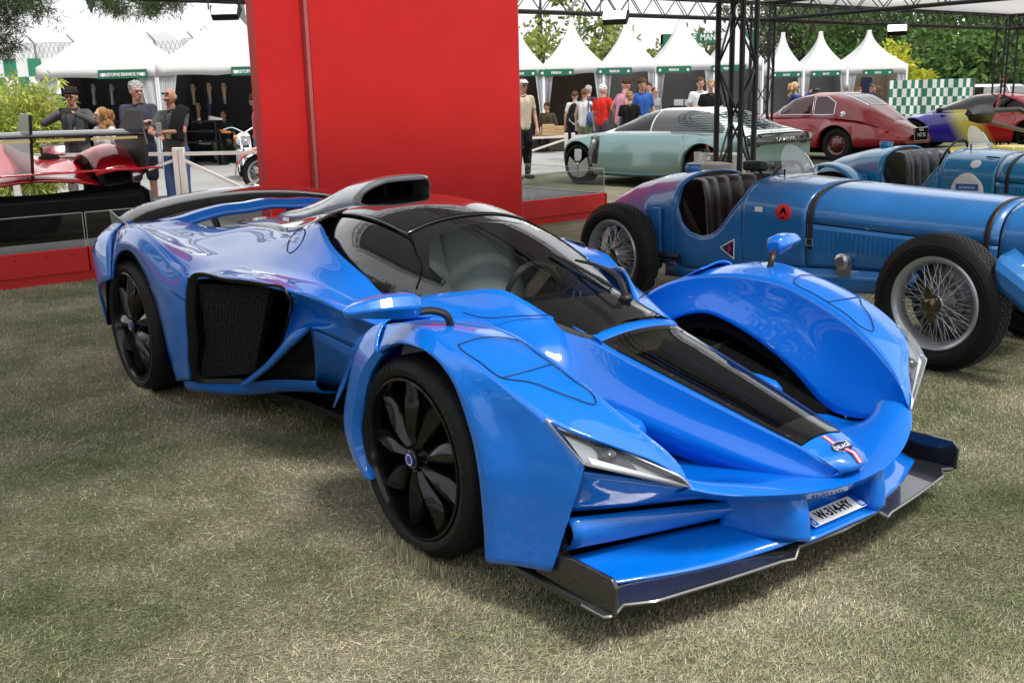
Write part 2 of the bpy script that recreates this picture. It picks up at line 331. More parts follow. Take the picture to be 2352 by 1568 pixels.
# --- rear quarter outside the wheel: crease and intake edge down to the arch lip
rowC = [q1(60, 470, y=-.86), q1(100, 425, y=-.90), q1(200, 410, y=-.93), q1(330, 500, y=-.95), q1(470, 655, y=-.95), q1(585, 783, y=-.95), q1(590, 960, y=-.95), q1(594, 1200, y=-.94), q1(606, 1540, y=-.89)]
rowM = [q1(45, 620, y=-.93), q1(75, 540, y=-.95), q1(150, 505, y=-.965), q1(260, 560, y=-.975), q1(370, 740, y=-.975), q1(470, 900, y=-.97), q1(500, 1080, y=-.96), q1(525, 1280, y=-.93), q1(575, 1540, y=-.88)]
rowA = [q1(36, 800, y=-.94), q1(55, 670, y=-.95), q1(110, 592, y=-.955), q1(190, 612, y=-.96), q1(260, 722, y=-.96), q1(330, 880, y=-.955), q1(400, 1110, y=-.94), q1(450, 1330, y=-.92), q1(515, 1545, y=-.88)]
g = G().patch([rowC, rowM, rowA], 60, 10); both(g, 'rear_quarter_panel', 'blue_paint', solid=.014, ang=50)
gap([q1(270, 722, y=-.965), q1(400, 830, y=-.97), q1(520, 920, y=-.965), q1(590, 965, y=-.953)])
# tail behind the wheel, closing the car towards the rear
tl = [A3(p, (p[0]-.02, p[1]*.97, .55), (p[0]+.12, p[1]*.9, .22)) for p in (rowC[0], )]
g = G().patch([[rowA[0], rowC[0], q1(128, 394, z=.86)], [(-3.25, -.92, .5), (-3.42, -.86, .72), (-3.45, -.72, .83)], [(-3.3, -.88, .3), (-3.46, -.8, .52), (-3.5, -.66, .70)]], 14, 8)
both(g, 'tail_panel', 'blue_paint', solid=.012)
G().patch([[(-3.5, -.7, .72), (-3.55, 0, .74), (-3.5, .7, .72)], [(-3.52, -.7, .5), (-3.58, 0, .52), (-3.52, .7, .5)], [(-3.4, -.7, .25), (-3.42, 0, .25), (-3.4, .7, .25)]], 20, 8).done('tail_fascia', 'satin_black', car, solid=.01)
# --- side intake: black frame, deep duct, mesh
ri = [q1(610, 800, y=-.952), q1(900, 792, y=-.902), q1(1150, 825, y=-.855), q1(1325, 880, y=-.815), q1(1356, 935, y=-.805), q1(1330, 1120, y=-.79), q1(1262, 1310, y=-.775), q1(1120, 1470, y=-.75), q1(1000, 1558, y=-.735), q1(830, 1560, y=-.80), q1(652, 1548, y=-.862), q1(610, 1250, y=-.93), q1(592, 1000, y=-.955)]
ring = cr_resample(ri, 72, True); cen = ring.mean(0)
inn = cen+(ring-cen)*np.array([.925, 1, .92])+np.array([0, .010, 0]); deep = cen+(ring-cen)*np.array([.97, 1., .93])+np.array([.0, .17, .0])
g = G().grid(np.stack([ring+np.array([0, .006, 0]), ring+np.array([0, -.008, 0]), ring*.5+inn*.5+np.array([0, -.006, 0]), inn, inn+np.array([0, .02, 0])], 1), cu=True); both(g, 'intake_frame', mat('frame_black', (.008, .008, .009), .4), ang=50)
g = G().grid(np.stack([inn+np.array([0, .02, 0]), inn*.5+deep*.5+np.array([0, .03, 0]), deep], 1), cu=True); both(g, 'intake_duct', 'void_black')
def hexmesh(name, quad, n, m, r, parent_car=True):
    "woven mesh: two sets of crossing wires in front of a dark backing"
    P = np.asarray(quad, float)
    S = lambda s, t: (P[0]*(1-s)+P[1]*s)*(1-t)+(P[3]*(1-s)+P[2]*s)*t
    g = G()
    for i in range(m):
        t = (i+.5)/m; nn = n*2+1
        g.tube([S(j/(nn-1), t+(.28/m if j % 2 else -.28/m)) for j in range(nn)], r, 3, caps=False)
    return g
mq = [q1(640, 826, y=-.925), q1(1200, 858, y=-.80), q1(1090, 1490, y=-.715), q1(672, 1525, y=-.842)]
g = G().slab(np.array(mq)+np.array([0, .02, 0]), (0, 1, 0), .01); both(g, 'mesh_backing', 'void_black')
mat('mesh_grey', (.06, .06, .063), .45, .3)
g = hexmesh('m', mq, 22, 46, .0022); both(g, 'intake_mesh', 'mesh_grey')
# --- undercut flank between the intake and the front wheel
f0 = [q1(1356, 890, y=-.808), q1(1400, 893, y=-.80), q1(1600, 962, y=-.77), q1(1720, 1022, y=-.74), q1(1900, 1092, y=-.69), q1(2050, 1150, y=-.65)]
f1 = [q1(1350, 1000, y=-.79), q1(1420, 1010, y=-.75), q1(1570, 1090, y=-.69), q1(1720, 1150, y=-.655), q1(1880, 1210, y=-.62), q1(2050, 1260, y=-.60)]
f2 = [q1(1290, 1300, y=-.775), q1(1480, 1150, y=-.735), q1(1520, 1150, y=-.73), q1(1660, 1225, y=-.67), q1(1830, 1305, y=-.61), q1(2040, 1380, y=-.58)]
g = G().patch([f0, f1, f2], 36, 10); both(g, 'flank_panel', 'blue_paint', solid=.01, ang=50)
f3 = [q1(1500, 1165, y=-.728), q1(1660, 1240, y=-.665), q1(1830, 1320, y=-.605), q1(2040, 1400, y=-.57)]
f4 = [q1(1525, 1350, y=-.655), q1(1660, 1420, y=-.60), q1(1830, 1480, y=-.55), q1(2000, 1540, y=-.53)]
f5 = [q1(1540, 1552, y=-.57), q1(1660, 1610, z=.17), q1(1800, 1640, z=.16), q1(2000, 1700, z=.15)]
g = G().patch([f3, f4, f5], 20, 10); both(g, 'lower_flank', 'blue_paint', solid=.01)
# the blue ridge running down beside the triangular vent, and the sill below it
r0 = [q1(1510, 1148, y=-.735), q1(1470, 1158, y=-.745), q1(1290, 1320, y=-.765), q1(1150, 1460, y=-.745), q1(1000, 1566, y=-.735)]
r1 = [q1(1500, 1170, y=-.735), q1(1480, 1190, y=-.745), q1(1330, 1335, y=-.765), q1(1200, 1460, y=-.75), q1(1060, 1560, y=-.735)]
g = G().patch([r0, r1], 20, 4); both(g, 'vent_ridge', 'blue_paint', solid=.03)
tri = [q1(1490, 1190, y=-.71), q1(1100, 1535, y=-.70), q1(1525, 1548, y=-.585)]
g = G().slab(np.array(tri)+np.array([0, .05, 0]), (0, 1, 0), .01); both(g, 'vent_backing', 'void_black')
g = hexmesh('m', [tri[0]+np.array([-.02, .03, 0]), tri[0]+np.array([.02, .03, 0]), tri[2]+np.array([0, .03, 0]), tri[1]+np.array([0, .03, 0])], 16, 26, .0018); both(g, 'vent_mesh', 'mesh_grey')
s0 = [q1(560, 1548, y=-.865), q1(652, 1550, y=-.855), q1(830, 1566, y=-.795), q1(1000, 1562, y=-.73), q1(1200, 1540, y=-.675), q1(1400, 1540, y=-.615), q1(1530, 1550, y=-.575)]
s1 = [p+np.array([0, .03, -.055]) for p in s0]
s2 = [p+np.array([0, .12, -.075]) for p in s0]
g = G().patch([[p+np.array([0, .03, .004]) for p in s0], s0, s1, s2], 30, 8); both(g, 'side_sill', 'blue_paint', solid=.008)
# --- black canopy: one shell cut into roof, side windows and windscreen
CX = [-2.1, -1.9, -1.6, -1.43, -1.3, -1.1, -.91, -.72, -.55, -.40, -.25, -.1, .02, .115]
CW = [.36, .42, .49, .52, .53, .533, .525, .505, .455, .385, .315, .255, .225, .2]
CT = [.93, .985, 1.045, 1.068, 1.072, 1.056, 1.012, .957, .905, .860, .815, .770, .735, .707]
CB = [.72, .71, .70, .70, .70, .70, .69, .68, .66, .65, .645, .645, .65, .655]
def can(x, th, dz=0.):
    w, t, b = (float(np.interp(x, CX, K)) for K in (CW, CT, CB))
    n = 2/2.25; s, c = math.sin(th), math.cos(th)
    return np.array([x, math.copysign(abs(s)**n, s)*(w+dz), b+(t-b+dz)*abs(c)**n])
def canpatch(outline_lo, outline_hi, x0, x1, nx, nt, dz=0., mi=0, g=None):
    g = g or G(); A = []
    for x in np.linspace(x0, x1, nx):
        a, b = outline_lo(x), outline_hi(x); A.append([can(x, t, dz) for t in np.linspace(a, b, nt)])
    return g.grid(A, mi=mi)
def smooth_tab(X, Yv): return lambda x: float(np.interp(x, X, Yv))
# the resampled tables are smoothed so that the glass reflects cleanly
_xs = np.linspace(-2.1, .115, 200)
def _sm(Yv):
    y = np.interp(_xs, CX, Yv)
    for _ in range(60): y[1:-1] = .25*y[:-2]+.5*y[1:-1]+.25*y[2:]
    return y
CW, CT, CB = _sm(CW), _sm(CT), _sm(CB); CX = _xs
HP = math.pi/2
def header(x): return 0
roof = canpatch(lambda x: -.62, lambda x: .62, -2.0, -.905, 46, 30); roof.done('roof_panel', 'gloss_black', car, solid=.006)
def sidewin(sg, name='side_window'):
    g = G(); A = []
    for x in np.linspace(-1.9, -.55, 46):
        hi = .63 if x < -.905 else .60+(x+.905)*1.0
        A.append([can(x, sg*t, -.002) for t in np.linspace(min(hi, 1.3), 1.5, 18)])
    return g.grid(A).done(name, 'gloss_black', car, solid=.006)
sidewin(-1); sidewin(1)
mat('smoked_pane', (.035, .032, .034), .12, 0, 1.)
# windscreen: clear in the middle, black printed border round it
def scr_edge(x): return float(np.interp(x, [-.905, -.86, -.78, -.70, -.66, -.64, -.60, -.50], [.60, .635, .745, .865, 1.0, 1.25, 1.42, 1.47]))
def clr_edge(x):
    if x < -.83 or x > -.09: return 0.
    return float(np.interp(x, [-.83, -.80, -.70, -.64, -.58, -.52, -.40, -.30, -.22, -.15, -.11, -.09], [.0, .50, .74, .90, 1.02, 1.06, 1.08, 1.04, .90, .60, .35, .0]))
g = G(); gc = G(); xs = np.concatenate([np.linspace(-.895, -.83, 6)[:-1], np.linspace(-.83, -.09, 50), np.linspace(-.09, .122, 10)[1:]])
NT = 15
for sg in (-1, 1):
    A = []; B = []
    for x in xs:
        c, e = clr_edge(x), scr_edge(x); A.append([can(x, sg*t) for t in np.linspace(c, e, 12)])
        if -.8301 <= x <= -.0899: B.append([can(x, sg*t) for t in np.linspace(0, c, 10)])
    g.grid(A); gc.grid(B)
g.done('windscreen_border', 'gloss_black', car); scr = gc.done('windscreen', 'screen_glass', car)
gap([can(x, -t, .002) for x, t in [(-1.9, .63), (-1.4, .625), (-1.0, .62), (-.9, .60), (-.86, .63), (-.78, .74), (-.70, .86), (-.66, 1.0), (-.645, 1.2)]], .0035, 60, m='void_black')
gap([can(-.90, t, .002) for t in np.linspace(-.6, .6, 12)], .003, two=False, m='void_black')
# cockpit seen through the clear part
G().patch([[(-1.5, -.45, .36), (-.1, -.25, .36)], [(-1.5, .45, .36), (-.1, .25, .36)]], 4, 4).done('cockpit_floor', 'satin_black', car)
for y in (-.2, .2):
    g = G().patch([[(-1.18, y-.17, .92), (-1.08, y-.18, .60), (-1.0, y-.17, .46), (-.62, y-.16, .50)], [(-1.14, y-.08, .95), (-1.02, y-.10, .6), (-.95, y-.09, .42), (-.6, y-.08, .46)],
                   [(-1.14, y+.08, .95), (-1.02, y+.10, .6), (-.95, y+.09, .42), (-.6, y+.08, .46)], [(-1.18, y+.17, .92), (-1.08, y+.18, .60), (-1.0, y+.17, .46), (-.62, y+.16, .50)]], 24, 16)
    g.done('seat', 'seat_grey', car, solid=.05)
G().patch([[(-.42, -.3, .60), (-.40, 0, .62), (-.42, .3, .60)], [(-.25, -.27, .70), (-.22, 0, .74), (-.25, .27, .70)], [(-.05, -.2, .66), (-.02, 0, .68), (-.05, .2, .66)]], 12, 8).done('dashboard', 'seat_grey', car, solid=.02)
G().lathe([(.13, 0), (.145, .012), (.16, 0), (.145, -.012)], 28, 'x', (-.46, .0, .70), close=True).bar((-.46, -.13, .70), (-.46, .13, .70), .03, .02).done('steering_wheel', 'satin_black', car)
# wiper at the foot of the screen
wp = can(-.02, .35, .01)
g = G().tube([wp, wp+(-.02, .0, .05), can(-.2, .3, .06), can(-.33, .26, .03)], [.014, .012, .008, .006], 6, smooth=16).tube([can(-.45, .16, .012), can(-.30, .24, .016), can(-.12, .38, .012)], .007, 5, smooth=12).ball(wp, (.028, .028, .02))
g.done('wiper', 'satin_black', car)
# --- nose: flanks, hood glass, tip
nu_ = [q4(560, 868, y=-.465), q4(700, 847, y=-.44), q4(900, 826, y=-.39), q4(1080, 812, y=-.34), q4(1140, 816, y=-.32), q4(1300, 890, y=-.27), q4(1440, 975, y=-.225), q4(1660, 1078, y=-.2)]
nl_ = [q4(480, 930, y=-.56), q4(640, 960, y=-.52), q4(800, 985, y=-.475), q4(1000, 1010, y=-.42), q4(1100, 1030, y=-.395), q4(1260, 1090, y=-.355), q4(1400, 1160, y=-.325)]
nb_ = [(-.9, -.6, .62), (-.7, -.60, .58), (-.5, -.58, .54), (-.3, -.56, .50), (-.15, -.52, .47), (0., -.48, .43), (.12, -.45, .40)]
gap([q4(1440, 977, y=-.235), q4(1250, 982, y=-.33), q4(1010, 990, y=-.455), q4(900, 960, y=-.5)])
hu = [q4(1660, 1078, y=-.2), q3(385, 312, y=-.196), q3(440, 348, y=-.190), q3(600, 434, y=-.176), q3(800, 537, y=-.157), q3(1000, 641, y=-.138), q3(1200, 744, y=-.117), q3(1330, 811, y=-.103), np.array([1.0, -.098, .432]), np.array([1.05, -.085, .405]), np.array([1.078, -.05, .39])]
hl = [None]+A3((.12, -.30, .50), (.25, -.268, .462), (.42, -.238, .43), (.58, -.21, .405), (.74, -.18, .387), (.88, -.15, .372), (.97, -.125, .366), (1.02, -.10, .366), (1.05, -.07, .367))
HUR = cr_resample(hu, 300)
for _ in range(40): HUR[1:-1, 1:] = .25*HUR[:-2, 1:]+.5*HUR[1:-1, 1:]+.25*HUR[2:, 1:]
NU_ = nu_+[HUR[i] for i in range(20, 300, 20)]+[HUR[-1]]; NL_ = nl_+hl[1:]; NB_ = [np.array(p) for p in nb_]+[np.array([p[0]-.02, p[1]*.85, max(p[2]-.09, .29)]) for p in hl[1:]]
R_u, R_l, R_b = cr_resample(NU_, 90), cr_resample(NL_, 90), cr_resample(NB_, 90)
R_m = [(a*.5+b*.5)+np.array([0, .006, -.008]) for a, b in zip(R_u, R_l)]
g = G().grid(patch_pts([R_u, R_m, R_l, R_b], 90, 18)); both(g, 'nose_flank', 'blue_paint', solid=.008, ang=60)
# blue bridge between windscreen and hood glass, and the nose cap
def hoodtop(x, s):
    "s from -1 to 1 across the hood"
    e = np.array([x, float(np.interp(x, HUR[:, 0], HUR[:, 1])), float(np.interp(x, HUR[:, 0], HUR[:, 2]))]); cz = .014+.004*min(1, max(0, (.9-x)/.8))
    return np.array([x, s*abs(e[1]), e[2]+cz*(1-s*s)])
XH0, XH1 = .150, .955
g = G().grid([[hoodtop(x, s)+np.array([0, 0, dz_]) for s in np.linspace(-1.02, 1.02, 17)] for x, dz_ in ((.114, -.006), (.119, .002), (.132, .003), (.147, .002), (.152, -.006))]); g.done('hood_bridge', 'blue_paint', car, solid=.008)
g = G(); A = [[hoodtop(x, s)+np.array([0, 0, .003]) for s in np.linspace(-1, 1, 17)] for x in np.linspace(XH0, XH1, 44)]; g.grid(A)
# the outer border of the hood pane is black, the middle is smoked
gb = G()
for s0_, s1_ in ((-1, -.86), (.86, 1)): gb.grid([[hoodtop(x, s)+np.array([0, 0, .0045]) for s in np.linspace(s0_, s1_, 4)] for x in np.linspace(XH0, XH1, 44)])
gb.grid([[hoodtop(x, s)+np.array([0, 0, .0045]) for s in np.linspace(-.86, .86, 14)] for x in np.linspace(.86, XH1, 8)]).grid([[hoodtop(x, s)+np.array([0, 0, .0045]) for s in np.linspace(-.86, .86, 14)] for x in np.linspace(XH0, .18, 4)])
hp = g.done('hood_glass', 'hood_glass', car); gb.done('hood_glass_border', 'gloss_black', car)
G().grid([[hoodtop(x, s)-np.array([0, 0, .09]) for s in np.linspace(-.95, .95, 9)] for x in np.linspace(XH0, XH1, 12)]).done('hood_bay', 'satin_black', car)
for y in (-.05, .05): G().tube([(.25, y, .60), (.5, y*1.2, .53), (.75, y*.9, .46)], .016, 8, smooth=14).done('damper', 'blue_dark', car)
for x in (.2, .45, .68, .9):
    for s in (-.9, .9):
        G().lathe([(.0, .004), (.007, .004), (.009, 0)], 12, 'z', hoodtop(x, s)+np.array([0, 0, .001])).done('hood_screw', 'satin_black', car)
g = G().patch([[hoodtop(.955, s) for s in (-1, -.5, 0, .5, 1)], [hoodtop(1.0, s)+np.array([.004*(1-s*s), 0, 0]) for s in (-1, -.5, 0, .5, 1)], [np.array([1.055, -.085, .408]), np.array([1.068, -.05, .423]), np.array([1.073, 0, .427]), np.array([1.068, .05, .423]), np.array([1.055, .085, .408])],
               [np.array([1.07, -.07, .392]), np.array([1.092, -.04, .398]), np.array([1.098, 0, .40]), np.array([1.092, .04, .398]), np.array([1.07, .07, .392])], [np.array([1.03, -.08, .372]), np.array([1.06, -.04, .372]), np.array([1.07, 0, .372]), np.array([1.06, .04, .372]), np.array([1.03, .08, .372])]], 17, 20)
cap = g.done('nose_cap', 'blue_paint', car, ang=60)
def nosetop(x):
    return np.array([x, 0, float(np.interp(x, [.955, 1.0, 1.073, 1.098], [hoodtop(.955, 0)[2], hoodtop(1.0, 0)[2], .427, .40]))])
for dy, mm in ((-.0075, 'red_mark'), (0, 'white_paint'), (.0075, 'red_mark')):
    G().grid([[nosetop(x)+np.array([0, dy-.0036, .0018+max(0, x-1.0)*.09]), nosetop(x)+np.array([0, dy+.0036, .0018+max(0, x-1.0)*.09])] for x in (.962, .98, 1.0, 1.02, 1.04, 1.06, 1.073, 1.085, 1.098)]).done('nose_stripe', mm, car)
bn = basis(nosetop(1.03)+np.array([0, 0, .004]), (0, 1, 0), np.array([-.07, 0, .026]))
g = G(); a = np.linspace(0, 2*math.pi, 28, endpoint=False)
g.add([(bn@np.array([.042*math.cos(t), .026*math.sin(t), 0, 1]))[:3] for t in a]+[(bn@np.array([.040*math.cos(t), .0245*math.sin(t), .003, 1]))[:3] for t in a], [tuple(range(28, 56))]+[(i, (i+1) % 28, 28+(i+1) % 28, 28+i) for i in range(28)])
bd = g.done('nose_badge', 'badge_blue', car)
G().tube([(bn@np.array([.039*math.cos(t), .0235*math.sin(t), .003, 1]))[:3] for t in a], .0013, 5, closed=True).done('badge_ring', 'chrome', bd)
text('badge_lettering', 'DELAGE', .021, 'white_paint', bd, bn@np.array([[1, 0, 0, 0], [0, 1, 0, 0], [0, 0, 1, .0035], [0, 0, 0, 1]]), .0006, sx=.95)
# --- front lip: the crescent under the nose between the two lamps, running back as the floor of the channels
ys = [-.559, -.50, -.40, -.28, -.14, 0, .14, .28, .40, .50, .559]
lipx = lambda y: float(np.interp(abs(y), [0, .14, .28, .40, .50, .559], [1.10, 1.088, 1.052, 1.005, .955, .915])); lipz = lambda y: float(np.interp(abs(y), [0, .14, .28, .40, .50, .559], [.352, .356, .368, .386, .405, .424]))
lip = [np.array([lipx(y), y, lipz(y)]) for y in ys]
rows = [[p+np.array([-.07, 0, -.026]) for p in lip], [p+np.array([-.010, 0, -.015]) for p in lip], lip, [p+np.array([-.03, 0, .004]) for p in lip], [p+np.array([-.12, 0, -.004]) for p in lip], [np.array([p[0]*.3+.5, p[1]*1.02, .335+.1*abs(p[1])**2]) for p in lip], [np.array([p[0]*.15+.34, p[1]*1.05, .295+.06*abs(p[1])**2]) for p in lip], [np.array([.30, p[1]*1.07, .29+.06*abs(p[1])**2]) for p in lip]]
G().patch(rows, 60, 22).done('front_lip', 'blue_paint', car, solid=.008, ang=60)
# --- front fenders
fin = [(-.55, -.66, .56), (-.45, -.665, .645), (-.30, -.67, .715), (-.07, -.672, .768), (.12, -.675, .784), (.279, -.68, .776), (.468, -.674, .718), q3(430, 600, y=-.655), q3(560, 720, y=-.63), q3(700, 815, y=-.595), q3(790, 892, y=-.565), q3(840, 955, y=-.55), np.array([.918, -.556, .424])]
fcr = [(-.55, -.83, .575), (-.45, -.85, .66), (-.30, -.87, .73), (-.175, -.885, .772), (.043, -.895, .806), (.261, -.897, .772), (.461, -.90, .716), (.59, -.885, .664), np.array([.657, -.869, .630]), q3(430, 790, y=-.765), q3(560, 838, y=-.695), q3(690, 885, y=-.63), np.array([.918, -.559, .426])]
fmd = [((np.array(a)+np.array(b))/2+np.array([0, 0, .016 if i < 9 else .006])) for i, (a, b) in enumerate(zip(cr_resample(fin, 13), cr_resample(fcr, 13)))]
F_in, F_cr = smo(cr_resample(fin, 70), 14), smo(cr_resample(fcr, 70), 3)
F_md = [(a+b)/2+np.array([0, 0, .010*min(1, (69-i)/25)]) for i, (a, b) in enumerate(zip(F_in, F_cr))]
g = G().grid(patch_pts([F_in, F_md, F_cr], 70, 16)); both(g, 'fender_top', 'blue_paint', solid=.01, ang=60)
# inner face of the fender down to the opening beside the nose
fop = [(-.50, -.60, .44), (-.36, -.61, .50), (-.208, -.615, .575), (-.085, -.615, .612), (.057, -.612, .588), (.238, -.608, .527), (.431, -.60, .424), (.546, -.59, .34), (.64, -.575, .33), (.74, -.56, .345), (.83, -.555, .375), (.89, -.552, .40), (.912, -.555, .416)]
F_op = smo(cr_resample(fop, 70), 10)
F_im = [a*.5+b*.5+np.array([0, -.012, .008]) for a, b in zip(F_in, F_op)]
g = G().grid(patch_pts([F_in, F_im, F_op], 70, 12)); both(g, 'fender_inner', 'blue_paint', solid=.008, ang=60)
# outer face: crease and lamp edge down to the wheel-arch lip
B_ = np.array([.794, -.850, .527]); A_ = np.array([.657, -.869, .630])
orow = [np.array(p) for p in fcr[3:8]]+[A_, B_, q0(1322, 1130, y=-.862), q0(1295, 1215, y=-.872), q0(1265, 1313, y=-.885)]
arch = [q0(870, 808, y=-.935), q0(905, 791, y=-.938), q0(960, 799, y=-.94), q0(1010, 834, y=-.94), q0(1050, 900, y=-.94), q0(1085, 1000, y=-.938), q0(1103, 1100, y=-.935), q0(1113, 1200, y=-.93), q0(1118, 1286, y=-.93)]
O1 = lin_resample(np.vstack([cr_resample(orow[:7], 40), np.array(orow[6:])[1:]]), 60); O2 = cr_resample(arch, 60)
Om = [a*.55+b*.45+np.array([.0, -.004, .002]) for a, b in zip(O1, O2)]
g = G().grid(patch_pts([O1, Om, O2, [p+np.array([0, .03, -.004]) for p in O2]], 60, 14)); both(g, 'fender_outer', 'blue_paint', solid=.01, ang=55)
# blade behind the wheel
bo = [np.array(fcr[3]), np.array([-.30, -.905, .70]), q0(803, 880, y=-.92), q0(796, 990, y=-.92), q0(822, 1062, y=-.925), q0(848, 1099, y=-.93)]
ba = [q0(870, 808, y=-.935), q0(846, 850, y=-.94), q0(827, 920, y=-.94), q0(820, 1000, y=-.938), q0(833, 1062, y=-.935), q0(852, 1102, y=-.932)]
bi = [p+np.array([0, .20, .0]) for p in bo]
g = G().patch([bi, bo, [a*.5+b*.5+np.array([0, -.008, 0]) for a, b in zip(bo, ba)], ba, [p+np.array([.0, .04, 0]) for p in ba]], 30, 14); both(g, 'fender_blade', 'blue_paint', solid=.008, ang=50)
g = G().patch([[np.array(fcr[0]), np.array(fcr[1]), np.array(fcr[2]), np.array(fcr[3])], [np.array([-.56, -.9, .40]), np.array([-.47, -.9, .5]), np.array([-.40, -.905, .6]), np.array([-.30, -.905, .70])]], 10, 4); both(g, 'fender_tail', 'blue_paint', solid=.008)
# maintenance flap on each fender: raised outline
def ftop(x, k):
    i = np.argmin(abs(F_in[:, 0]-x)); j = np.argmin(abs(F_cr[:, 0]-x)); a, b = F_in[i], F_cr[j]
    p = a*(1-k)+b*k; p[2] += .010*4*k*(1-k)*.97+.002; return p
gap([ftop(.262, .93), ftop(.262, .5), ftop(.30, .08), ftop(.40, .06), ftop(.55, .06), ftop(.655, .08), ftop(.665, .16), ftop(.62, .42), ftop(.53, .68), ftop(.47, .92), ftop(.37, .95), ftop(.28, .965), ftop(.262, .93)], .0018, 90)
gap([ftop(.475, .91), ftop(.48, .5), ftop(.476, .07)], .0018)
# wheel wells and the dark guts behind the nose
g = G().patch([[(.53, -.86, .28), (.47, -.86, .50), (.25, -.86, .68), (-.02, -.86, .70), (-.24, -.86, .60), (-.34, -.86, .30)], [(.56, -.60, .28), (.50, -.60, .38), (.25, -.61, .48), (-.02, -.61, .55), (-.24, -.61, .5), (-.40, -.61, .28)]], 24, 6); both(g, 'wheel_well', 'void_black')
g = G().patch([[(.66, -.60, .16), (.62, -.60, .34), (.5, -.60, .37), (-.3, -.60, .45), (-.5, -.6, .2)], [(.60, -.58, .16), (.55, -.55, .3), (.4, -.45, .30), (-.3, -.45, .30), (-.5, -.5, .2)]], 20, 6); both(g, 'wheel_house', 'void_black')
g = G().patch([[(-2.25, -.93, .25), (-2.3, -.93, .60), (-2.55, -.93, .74), (-2.85, -.93, .74), (-3.1, -.92, .60), (-3.2, -.92, .3)], [(-2.25, -.55, .25), (-2.3, -.55, .60), (-2.55, -.55, .74), (-2.85, -.55, .74), (-3.1, -.55, .60), (-3.2, -.55, .3)]], 24, 4); both(g, 'rear_wheel_well', 'void_black')
for sg in (-1, 1):
    G().tube([(.02, sg*.30, .36), (.0, sg*.75, .40)], .02, 8).tube([(.2, sg*.28, .35), (.02, sg*.75, .40)], .016, 8).tube([(-.2, sg*.28, .35), (-.02, sg*.75, .40)], .016, 8).tube([(.05, sg*.28, .45), (0, sg*.75, .5)], .014, 8).done('wishbone', 'satin_black', car)
    G().lathe([(.0, .12), (.022, .115), (.038, .09), (.048, .02), (.05, -.15)], 20, 'x', (.40, sg*.35, .44)).done('channel_pod', 'blue_paint', car)
# belly, engine bay and rear deck
G().prism([(-3.4, -.6), (-2.2, -.62), (-1.6, -.5), (-.6, -.45), (.3, -.5), (.72, -.82), (.88, -.82), (.95, 0), (.88, .82), (.72, .82), (.3, .5), (-.6, .45), (-1.6, .5), (-2.2, .62), (-3.4, .6)], 2, .085, .115).done('floor_tray', 'satin_black', car)
G().box((-1.95, -.42, .12), (.1, .42, .42)).box((-3.3, -.55, .12), (-1.9, .55, .62)).done('tub', 'void_black', car)
dk = [[q1(680, 402, z=.84)+np.array([-.05, 0, -.02]), np.array([-2.78, -.25, .80]), np.array([-2.75, 0, .80])], [q1(1060, 395, z=.875), np.array([-2.25, -.2, .88]), np.array([-2.25, 0, .90])], [q1(1330, 437, y=-.40), np.array([-1.9, -.25, .955]), np.array([-1.88, 0, .975])], [q1(1555, 375, y=-.46)+np.array([-.02, 0, 0]), np.array([-1.5, -.3, 1.02]), np.array([-1.5, 0, 1.05])]]
carbon('grey_carbon', (.10, .10, .105), 120.)
g = G().patch(dk, 12, 20); both(g, 'engine_cover', 'gloss_black', solid=.01)
g = G().patch([[q1(960, 372, z=.865), q1(1100, 345, z=.88), q1(1340, 345, z=.90)], [q1(1060, 392, z=.88), q1(1200, 404, z=.892), q1(1330, 436, y=-.405)]], 16, 4); both(g, 'cover_flank', 'grey_carbon', solid=.01)
# the blue arch bridging the rear haunches
ab = [q1(400, 372, z=.875), q1(520, 350, x=-3.0), q1(680, 300, x=-3.0), q1(830, 262, x=-2.98), q1(1010, 240, x=-2.97), q1(1280, 210, x=-2.96)]
hb_ = [np.array(p) for p in ab]; hb_[-1] = np.array([-2.96, 0, hb_[-2][2]+.012]); full = hb_+[p*np.array([1, -1, 1]) for p in reversed(hb_[:-1])]
G().patch([[p+np.array([.07, 0, -.05]) for p in full], [p+np.array([.035, 0, -.004]) for p in full], full, [p+np.array([-.12, 0, -.02]) for p in full]], 60, 8).done('rear_arch', 'blue_paint', car, solid=.01)
# rear wing
we = [np.array([-3.35, -.75, .885]), np.array([-3.36, -.64, .935]), np.array([-3.38, -.45, .975]), np.array([-3.40, -.2, 1.0]), np.array([-3.41, 0, 1.006])]; wf = we+[p*np.array([1, -1, 1]) for p in reversed(we[:-1])]
G().patch([wf, [p+np.array([.08, 0, -.012]) for p in wf], [p+np.array([.17, 0, -.05]) for p in wf], [p+np.array([.21, 0, -.085]) for p in wf]], 60, 10).done('rear_wing', 'gloss_black', car, solid=.016)
for sg in (-1, 1):
    G().slab([(-3.42, sg*.765, .93), (-3.30, sg*.765, .90), (-3.05, sg*.77, .86), (-3.05, sg*.77, .84), (-3.38, sg*.765, .80)], (0, sg, 0), .006).done('wing_endplate', 'carbon', car)
    G().bar((-3.25, sg*.25, .93), (-3.1, sg*.25, .80), .012, .06).done('wing_stay', 'satin_black', car)
